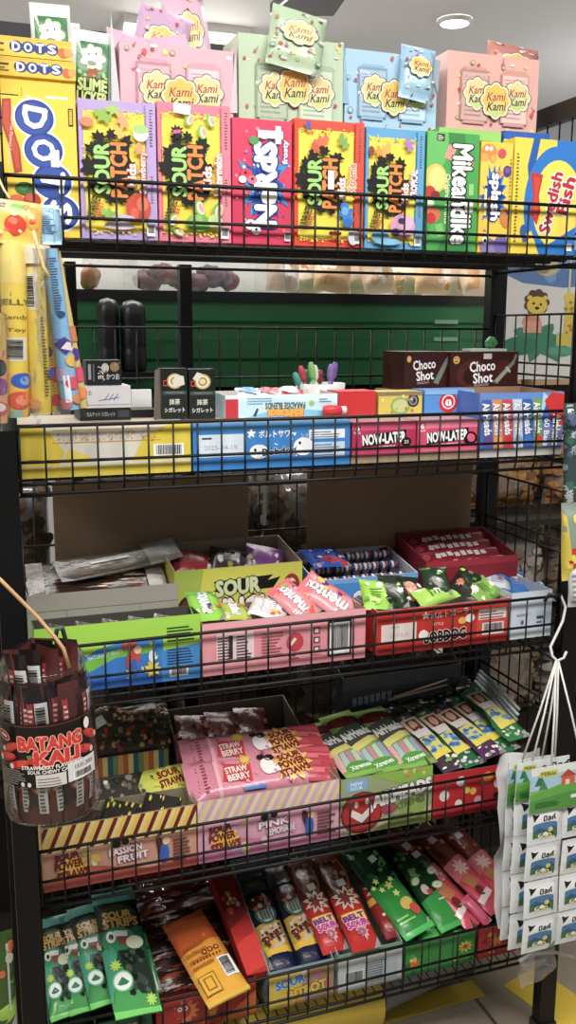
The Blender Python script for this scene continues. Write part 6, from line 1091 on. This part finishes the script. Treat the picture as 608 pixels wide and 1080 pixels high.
pouch('printed_topper', 'yellow and orange printed topper over the bunch of toy tubes', 'candy pack', at(12, 258, Y=-.165), at(14, 211, Y=-.158), .066, .024, A, (0, -1, .1), None, grid=(5, 5), wob=.002)
A = Art(26, 60, '#9fcbe6'); A.lines(8, 14, 14, 36, 12, '#3a6a9a', 3); A.rect(0, 52, 26, 8, '#b9dcf0'); A.ell(5, 30, 4, 12, '#d88a6a'); A.rect(20, 0, 6, 60, '#8ab8d8')
pouch('printed_topper', 'light blue printed topper over the blue toy tube', 'candy pack', at(49, 258, Y=-.14), at(46, 216, Y=-.135), .036, .02, A, (0, -1, .1), None, grid=(4, 5), wob=.002)
b = MB(); P = [at(-6, 178, Y=-.05), at(4, 200, Y=-.13), at(10, 209, Y=-.15)]; b.tube(P, .0016, hx('#e0c88a'), M_CORD, 6); tag(b.build('string'), 'cream string holding the bunch of toy tubes', 'string')
b = MB(); P = [at(35, 243, Y=-.185), at(40, 262, Y=-.184), at(46, 282, Y=-.183), at(52, 293, Y=-.182)]; b.tube(P, .0022, hx('#dcbf7a'), M_CORD, 6); tag(b.build('string'), 'short cream ribbon end hanging on the slim yellow tube', 'string')
# clear sleeve
b = MB(); c0 = at(-14, 252, Y=-.15); pts = [at(-14, 262, Y=-.195), at(62, 262, Y=-.185), at(92, 440, Y=-.185), at(-14, 458, Y=-.2)]
n = 10; vs = []; fs = []
for j in range(n + 1):
    for i in range(n + 1):
        u, v = i / n, j / n; p = (pts[0] * (1 - u) + pts[1] * u) * (1 - v) + (pts[3] * (1 - u) + pts[2] * u) * v; p = p + Vector((0, .012 * math.sin(u * 9 + v * 2) + .02 * (2 * u - 1) ** 4, 0)); vs.append(p)
for j in range(n):
    for i in range(n): fs.append((j * (n + 1) + i, j * (n + 1) + i + 1, (j + 1) * (n + 1) + i + 1, (j + 1) * (n + 1) + i))
k = len(vs); vs += [p + Vector((0, .0015, 0)) for p in vs]; fs += [tuple(a + k for a in f[::-1]) for f in fs]
b.idx(vs, fs, (1, 1, 1, 1), M_SLEEVE); tag(b.build('clear_sleeve'), 'clear plastic sleeve around the bunch of toy tubes', 'wrapper')

# ---- Batang Kali jar
Yj = -.13; bc = at(57, 852, Y=Yj); tc_ = at(45, 700, Y=Yj); rj = (at(104, 780, Y=Yj) - at(2, 780, Y=Yj)).length / 2; hj = (tc_ - bc).length
jm = lie(bc, tc_, (0, -1, 0)) @ Matrix.Rotation(math.radians(-90), 4, 'X')   # local z runs up the jar
jar = thing('candy_jar', 'clear hanging jar with a black Batang Kali label', 'jar', mw=jm)
b = MB(); r = rj; b.lathe([(r * .55, .0), (r * .86, .002), (r * .97, hj * .03), (r, hj * .08), (r * .985, hj * .3), (r * .985, hj * .74), (r * .97, hj * .86), (r * .86, hj * .95), (r * .83, hj * 1.0), (r * .86, hj * 1.01), (r * .86, hj * 1.04)], (1, 1, 1, 1), M_JAR, 40); b.build('jar_body', jar)
b = MB(); b.lathe([(r * .845, hj * .985), (r * .885, hj * .99), (r * .885, hj * 1.012), (r * .845, hj * 1.016)], hx('#b9bcc2'), M_JAR, 40); b.build('jar_rim', jar)
A = Art(150, 66, '#16100f'); A.rect(0, 63, 150, 1.4, '#5a2a2a')
for x, y, rr in ((22, 40, 20), (128, 42, -24), (34, 24, 14), (116, 30, -16), (16, 30, 8)): A.ell(x, y, 15, 4.6, '#b8241f', 14, rr); A.ell(x + 1, y + 1, 13, 3, '#d8473a', 14, rr); A.ell(x - 11 if rr > 0 else x + 11, y + (-3 if rr > 0 else -4), 3, 3, '#e8d8c8')
A.ell(14, 52, 10, 5, '#e2c0b8', 16, -14); A.ell(14, 52, 9, 4.2, '#b02420', 16, -14); A.rect(9.5, 52, 9, 2, '#f2e4dc', -14)
A.text('BATANG', 73, 46, 74, 13, '#d8352c', 0, .07, ('#f2b8a4', .05)); A.text('KALI', 80, 31, 50, 13, '#d8352c', 0, .07, ('#f2b8a4', .05)); A.ell(52, 30, 6, 5, '#c82a2a'); A.ell(48, 33, 3, 2, '#3f8a3a')
A.text('STRAWBERRY FLAVOURED', 74, 21.5, 72, 3.6, '#f0e6e0', 0, .04); A.text('SOUR CHEWY CANDY', 74, 17, 58, 3.4, '#f0e6e0', 0, .04); A.lines(6, 3, 42, 16, 7, '#8a8684', 3); A.ell(38, 4, 2.4, 2.4, '#d8d4d0'); A.ell(46, 4, 2.4, 2.4, '#d8d4d0'); A.rect(54, 1.5, 34, 13, '#d4d0cc'); A.lines(56, 3, 28, 9, 3, '#8a8480', 5); A.rect(90, 2, 40, 20, '#e0dedb'); A.text('13.01.2025', 112, 16, 26, 4, '#2a2a2a', 0, .02); A.bars(96, 3, 28, 9); A.ell(118, 57, 4.4, 6, '#ece6e2')
b = MB(); z0, z1 = hj * .30, hj * .72
def lf(u, v):
    a = math.radians(-165 + 150 * u); n_ = Vector((math.cos(a), math.sin(a), 0)); return n_ * (r * 1.004) + Vector((0, 0, z0 + (z1 - z0) * v)), n_
b.art(A, lf, M_FILM, 5e-5, (18, 1), True); b.build('label', jar)
# handle cord
b = MB(); inv = jm.inverted(); P = [inv @ at(*q, Y=Y_) for q, Y_ in (((-14, 597), -.17), ((10, 621), -.172), ((40, 651), -.176), ((58, 672), -.185), ((67, 684), -.19), ((73, 704), -.188))]; b.tube(P, .0024, hx('#c79a66'), M_CORD, 8); b.build('handle_cord', jar)
b = MB(); P = [inv @ at(*q, Y=Y_) for q, Y_ in (((58, 676), -.15), ((60, 664), -.15), ((66, 663), -.15), ((69, 674), -.15), ((66, 684), -.15))]; b.tube(P, .003, hx('#26262a'), M_PLASTIC, 8); b.build('handle_lug', jar)
R = random.Random(4)
def stick_art(k):
    A = Art(16, 90, ('#2a2022', '#5a2a28', '#1c1819', '#5a3030')[k % 4]); A.rect(0, 6, 16, 34, '#6e2a28' if k % 3 == 0 else '#2c2224'); A.ell(8, 30, 6, 10, '#b8483c', 12, 20); A.ell(9, 26, 3, 4, '#e0b8a4'); A.rect(2, 44, 4, 36, '#b03a38'); A.lines(2.6, 46, 3, 32, 10, '#e8d0c8', k)
    if k % 2 == 0: A.bars(7, 50, 8, 30, 90, '#dedbd8')
    else: A.rect(9, 8, 6, 24, '#dcdad6'); A.lines(10, 10, 4, 20, 8, '#5a5654', k)
    return A
protos = [pouch_mb(.03, hj * .92, .012, stick_art(k), back='#2a2022', grid=(3, 6), seed=k, wob=.0008) for k in range(4)]
base = []
N = 15
for i in range(N):
    a = math.radians(-180 + 180 * (i + .5) / N); q = r * (.84 if i % 2 else .78); n_ = Vector((math.cos(a), math.sin(a), 0)); up = Vector((R.uniform(-.05, .05), R.uniform(-.05, .05), 1))
    M_ = jm @ lie(n_ * q + Vector((0, 0, .006)), n_ * q * .93 + up * hj * .8, n_)
    lab = 'wrapped Batang Kali sweet inside the jar wall'
    if i < 4: o = protos[i].build('wrapped_stick_sweet', None, mw=M_); tag(o, lab, 'candy', 'stick sweets inside the jar'); base.append(o)
    else: dup(base[i % 4], mw=M_)
for i in range(14):
    a = math.radians(R.uniform(-180, 180)); q = r * R.uniform(.1, .42); p = Vector((math.cos(a) * q, math.sin(a) * q, hj * .22)); M_ = jm @ lie(p, p * 1.25 + Vector((R.uniform(-.03, .03), R.uniform(-.03, .02), hj * (.95 + R.uniform(-.06, .1)))), (R.uniform(-1.2, 1.2), -1, .3))
    o = dup(base[i % 4], mw=M_); o['label'] = 'wrapped Batang Kali sweet sticking up out of the jar mouth'; o['group'] = 'stick sweets at the jar mouth'

# ---- milk sachets at the right
Ys = -.07
b = MB(); P = [at(575, 634, Y=-.012), at(580, 627, Y=-.02), at(592, 628, Y=-.025), at(597, 640, Y=-.03), at(594, 655, Y=-.035), at(585, 674, Y=-.045), at(581, 682, Y=-.05), at(583, 692, Y=-.055), at(588, 697, Y=-.06), at(595, 694, Y=-.06), at(598, 687, Y=-.06)]
b.tube(P, .0024, hx('#d4d4d2'), M_PLASTIC, 8); b.tube(P[:3], .0034, hx('#151515'), M_PLASTIC, 8); tag(b.build('wire_hook'), 'white S-shaped hook on the third shelf fence at the right', 'hook')
hk = at(588, 698, Y=-.06)
def card():
    A = Art(70, 60, '#7fb84a'); A.rect(0, 30, 70, 30, '#a8d0e4'); A.rect(0, 50, 70, 10, '#e4ecec'); A.poly([(0, 24), (30, 34), (70, 28), (70, 0), (0, 0)], '#5fae3f'); A.poly([(0, 0), (70, 0), (70, 14), (40, 22), (0, 16)], '#4a9a3a'); A.poly([(4, 36), (9, 54), (14, 36)], '#2f7a5c'); A.poly([(8, 30), (12, 44), (17, 30)], '#3f8a5c'); A.rect(8, 47, 18, 8, '#d8cf3a'); A.text('Milkie', 17, 51, 14, 5, '#4a6a2a', 0, .03); A.rect(30, 32, 13, 12, '#d8653a'); A.poly([(28, 43), (36, 53), (45, 43)], '#b84a2c'); A.rect(34, 32, 4, 7, '#f0d8b8'); A.text('มิลค์', 58, 48, 24, 12, '#1c2a2c', 0, .05, ('#f0f4f2', .04)); A.ell(52, 28, 5, 6, '#f2f2ee'); A.ell(50, 30, 2, 2.4, '#222'); A.ell(54, 26, 2, 3, '#222'); A.ell(62, 32, 6, 5, '#e8c84a'); A.lines(5, 6, 30, 8, 3, '#2f6a2c', 3); A.rect(40, 12, 26, 5, '#e8f0e4'); return A
def sachet():
    A = Art(34, 40, '#e6eaec'); A.rect(5, 4, 24, 31, '#eef0ee'); A.rect(5, 4, 24, 17, '#4a7fae'); A.ell(17, 21, 12, 3, '#4a7fae'); A.poly([(5, 14), (11, 19), (18, 15), (24, 19), (29, 15), (29, 4), (5, 4)], '#35607e'); A.poly([(5, 4), (29, 4), (29, 12), (22, 15), (14, 12), (5, 14)], '#3f7a3c'); A.bits(10, ['#e6d86a', '#f0f0e4', '#6a9a3c', '#2a5a2c', '#222222'], 2.2, 8, 6, 27, 17, 4); A.ell(13, 10, 3.4, 2.6, '#f2f0d8'); A.ell(20, 9, 3.4, 2.6, '#f0e08a'); A.ell(17, 11.5, 2.2, 2, '#f4f2ec'); A.ell(12, 10.6, .8, .8, '#222'); A.ell(21, 9.6, .8, .8, '#222'); A.poly([(4, 36), (14, 36), (6, 25)], '#1c1c1e'); A.text('มิลค์', 21, 28, 12, 6, '#22303a', 0, .05); return A
pm_s = pouch_mb(1, 40 / 34, .22, sachet(), back='#e2e6e8', grid=(4, 5), seal=.09, soft=.7); pm_red = None
proto_s = None; proto_c = None
def strip_set(label, xl, xr, ytop, ycard, ybot, Y, dx=0, lean=0):
    """a printed card with the strip of sachets that hangs from it"""
    global proto_s
    tl, tr_ = at(xl, ytop, Y=Y), at(xr, ytop, Y=Y); w_ = (tr_ - tl).length; zc = zz(xl, ycard, Y); zb = zz(xl, ybot, Y)
    t = thing('sachet_strip', label, 'sachet strip', (tl.x + w_ / 2, Y, zb), 0, 'strips of milk sachets on the white hook')
    b = MB(); h = tl.z - zc; b.box(-w_ / 2, w_ / 2, 0, .002, zc - zb, zc - zb + h, hx('#dfe6e2'), M_FILM); b.art(card(), flat((-w_ / 2, -3e-4, zc - zb), (w_, 0, 0), (0, 0, h)), M_FILM); b.build('header_card', t)
    n = max(2, round((zc - zb) / .066)); hs_ = (zc - zb + .008) / n
    cols_ = max(1, round(w_ / .07)); sw = w_ / cols_
    for c in range(cols_):
        for i in range(n):
            M_ = Matrix.Translation((-w_ / 2 + sw * (c + .5), .003 + .003 * math.sin(i * 2 + c), zc - zb - hs_ * (i + 1) + .006)) @ Matrix.Rotation(math.radians(90 + (2 if i % 2 else -3)), 4, 'X') @ Matrix.Diagonal((sw * .97, hs_ / (40 / 34) * .985, sw * .5, 1))
            if proto_s is None: proto_s = pm_s.build('sachet'); o = proto_s
            else: o = proto_s.copy(); COL.objects.link(o)
            o.parent = t; o.matrix_parent_inverse = Matrix(); o.matrix_basis = M_
    for q in (-.22, .22):
        b = MB(); a = Vector((q * w_, .001, tl.z - zb - .004)); e = hk - Vector((tl.x + w_ / 2, Y, zb)) + Vector((q * .01, 0, .002)); b.tube([a, (a + e) / 2 + Vector((0, -.002, 0)), e], .0019, hx('#dcdcd8'), M_CORD, 6); b.build('hanging_string', t)
    return t
strip_set('front milk sachet strip, its card fully seen, at the right edge of the photo', 561, 634, 812, 858, 1004, -.115)
strip_set('middle milk sachet strip, just left of the front one', 546, 600, 806, 846, 1000, -.09)
strip_set('rear milk sachet strip with the leftmost green card', 537, 585, 804, 850, 990, -.066)
# crumpled clear bag round the left of the sachets
b = MB(); vs = []; fs = []; n = 10; pts = [at(528, 800, Y=-.05), at(572, 790, Y=-.05), at(552, 985, Y=-.05), at(522, 975, Y=-.05)]
for j in range(n + 1):
    for i in range(n + 1):
        u, v = i / n, j / n; p = (pts[0] * (1 - u) + pts[1] * u) * (1 - v) + (pts[3] * (1 - u) + pts[2] * u) * v; vs.append(p + Vector((0, .008 * math.sin(u * 7 + v * 11) + .006 * math.sin(v * 23 + u * 3), 0)))
for j in range(n):
    for i in range(n): fs.append((j * (n + 1) + i, j * (n + 1) + i + 1, (j + 1) * (n + 1) + i + 1, (j + 1) * (n + 1) + i))
k = len(vs); vs += [p + Vector((0, .0015, 0)) for p in vs]; fs += [tuple(a + k for a in f[::-1]) for f in fs]
M_MILK = clear('milky_film', refl=.18, rough=.2, bump=.8, bscale=30, milk=.5)
b.idx(vs, fs, (1, 1, 1, 1), M_MILK); tag(b.build('plastic_bag'), 'crumpled milky plastic bag left of the milk sachets', 'bag')
A = Art(1, 1, '#ffffff'); tag(pouch_mb(.075, .06, .03, A, back='#ffffff', m=M_BAG, grid=(6, 6), wob=.008, seed=3).build('plastic_bag', None, mw=lie(at(568, 1034, Y=-.05), at(566, 998, Y=-.05), (0, -1, 0))), 'clear bag end crumpled below the milk sachets', 'bag')
b = MB(); b.tube([at(548, 1014, Y=-.07), at(560, 1006, Y=-.07), at(585, 1004, Y=-.07), at(606, 1010, Y=-.07)], .003, hx('#c9c9c4'), M_PLASTIC, 8); tag(b.build('wire_loop'), 'pale bent wire end below the milk sachets', 'wire')

# ---- packets hanging at the upper right edge
def hang(label, px, py0, py1, wpx, Y, art, sd=1):
    P0 = at(px, py1, Y=Y); P1 = at(px, py0, Y=Y); w_ = (at(px + wpx / 2, py0, Y=Y) - at(px - wpx / 2, py0, Y=Y)).length
    return pouch('hanging_packet', label, 'candy pack', P0, P1, w_, .02, art, (-.3, -1, 0), 'packets hanging at the right edge', grid=(4, 8), wob=.002, seed=sd)
A = Art(20, 100, '#3a4a4a'); A.bits(26, ['#7a8a8a', '#1f2a2a', '#2f6a54', '#aab4b4', '#4a5a7a'], 4, 0, 0, 20, 100, 3, 'splat')
hang('dark green grey packet hanging at the right edge by the chew bar tray', 605, 425, 540, 18, -.03, A)
A = Art(20, 60, '#8a9a8c'); A.rect(0, 0, 20, 26, '#c83a2e'); A.poly([(0, 0), (12, 0), (4, 50), (0, 54)], '#d8c23a'); A.bits(8, ['#e8d84a', '#b02a24', '#c8d0d0'], 3, 2, 2, 18, 56, 4)
hang('red and yellow packet below the dark one at the right edge', 603, 530, 612, 18, -.035, A, 3)
A = Art(20, 30, '#cfcfd0'); A.lines(3, 4, 14, 22, 6, '#8a8a90'); hang('white paper label hanging lowest at the right edge', 609, 596, 640, 16, -.04, A, 5)
# ---- neighbour's green bag at the lower left, in front of the post
A = Art(30, 90, '#3a5a1f'); A.poly([(0, 0), (30, 14), (30, 30), (0, 20)], '#9acc3a'); A.bits(10, ['#6a8a2a', '#c86a3a', '#2a3a18', '#b8b8a8'], 4, 2, 20, 28, 86, 3); A.rect(22, 20, 2, 60, '#b0b4b0')
pouch('green_bag', 'green bag at the lower left edge, beside the rack post', 'candy bag', at(2, 1090, Y=-.05), at(-4, 984, Y=-.03), .045, .02, A, (.2, -1, .3), None, grid=(4, 6))

# ================================================================== on the floor under the rack
P0 = at(196, 1095, Z=.075); P1 = at(430, 1040, Z=.075); r = .075
def roll(label, P0, P1, r, col, core):
    M_ = lie(P0, P1, (0, 0, 1)); L = (P1 - P0).length; t = thing('plastic_roll', label, 'roll', mw=M_, group='rolls lying on the floor')
    b = MB(); n = 28; vs = []; fs = []
    for j, y in enumerate((0, L)):
        for i in range(n): a = 2 * math.pi * i / n; vs.append((math.cos(a) * r, y, math.sin(a) * r))
    for i in range(n): fs.append((i, (i + 1) % n, n + (i + 1) % n, n + i))
    b.idx(vs, fs, hx(col), M_PLASTIC); b.build('sheet', t)
    b = MB()
    for y in (0, L):
        vs = [(math.cos(2 * math.pi * i / n) * r, y, math.sin(2 * math.pi * i / n) * r) for i in range(n)]; b.face(vs, hx(core), M_PLASTIC)
    b.build('end_face', t)
P0 = Vector((.06, .07, .08)); P1 = Vector((.60, .14, .08))
roll('glossy yellow plastic roll lying under the bottom shelf', P0, P1, .08, '#d9b81a', '#8a7418')
roll('grey plastic roll lying at the right end of the yellow one', Vector((.625, .16, .05)), Vector((.87, .22, .05)), .05, '#8d8d90', '#5a5a5c')
for i, (p, q, w_, lab) in enumerate((((548, 1030), (640, 1095), .1, 'yellow tape strip on the floor at the lower right corner'), ((330, 1092), (505, 1042), .05, 'yellow tape strip on the floor before the grey roll'))):
    a = at(p[0], p[1], Z=.0); c = at(q[0], q[1], Z=.0); d = (c - a).normalized(); s_ = Vector((-d.y, d.x, 0)) * w_ / 2; b = MB(); z = Vector((0, 0, .0016)); e = Vector((0, 0, .0004)); v = [a + s_, a - s_, c - s_, c + s_]
    b.idx([x + e for x in v] + [x + z for x in v], [(0, 1, 2, 3), (4, 5, 6, 7), (0, 1, 5, 4), (1, 2, 6, 5), (2, 3, 7, 6), (3, 0, 4, 7)], hx('#d8b91c'), M_PLASTIC, False); tag(b.build('floor_tape'), lab, 'tape')
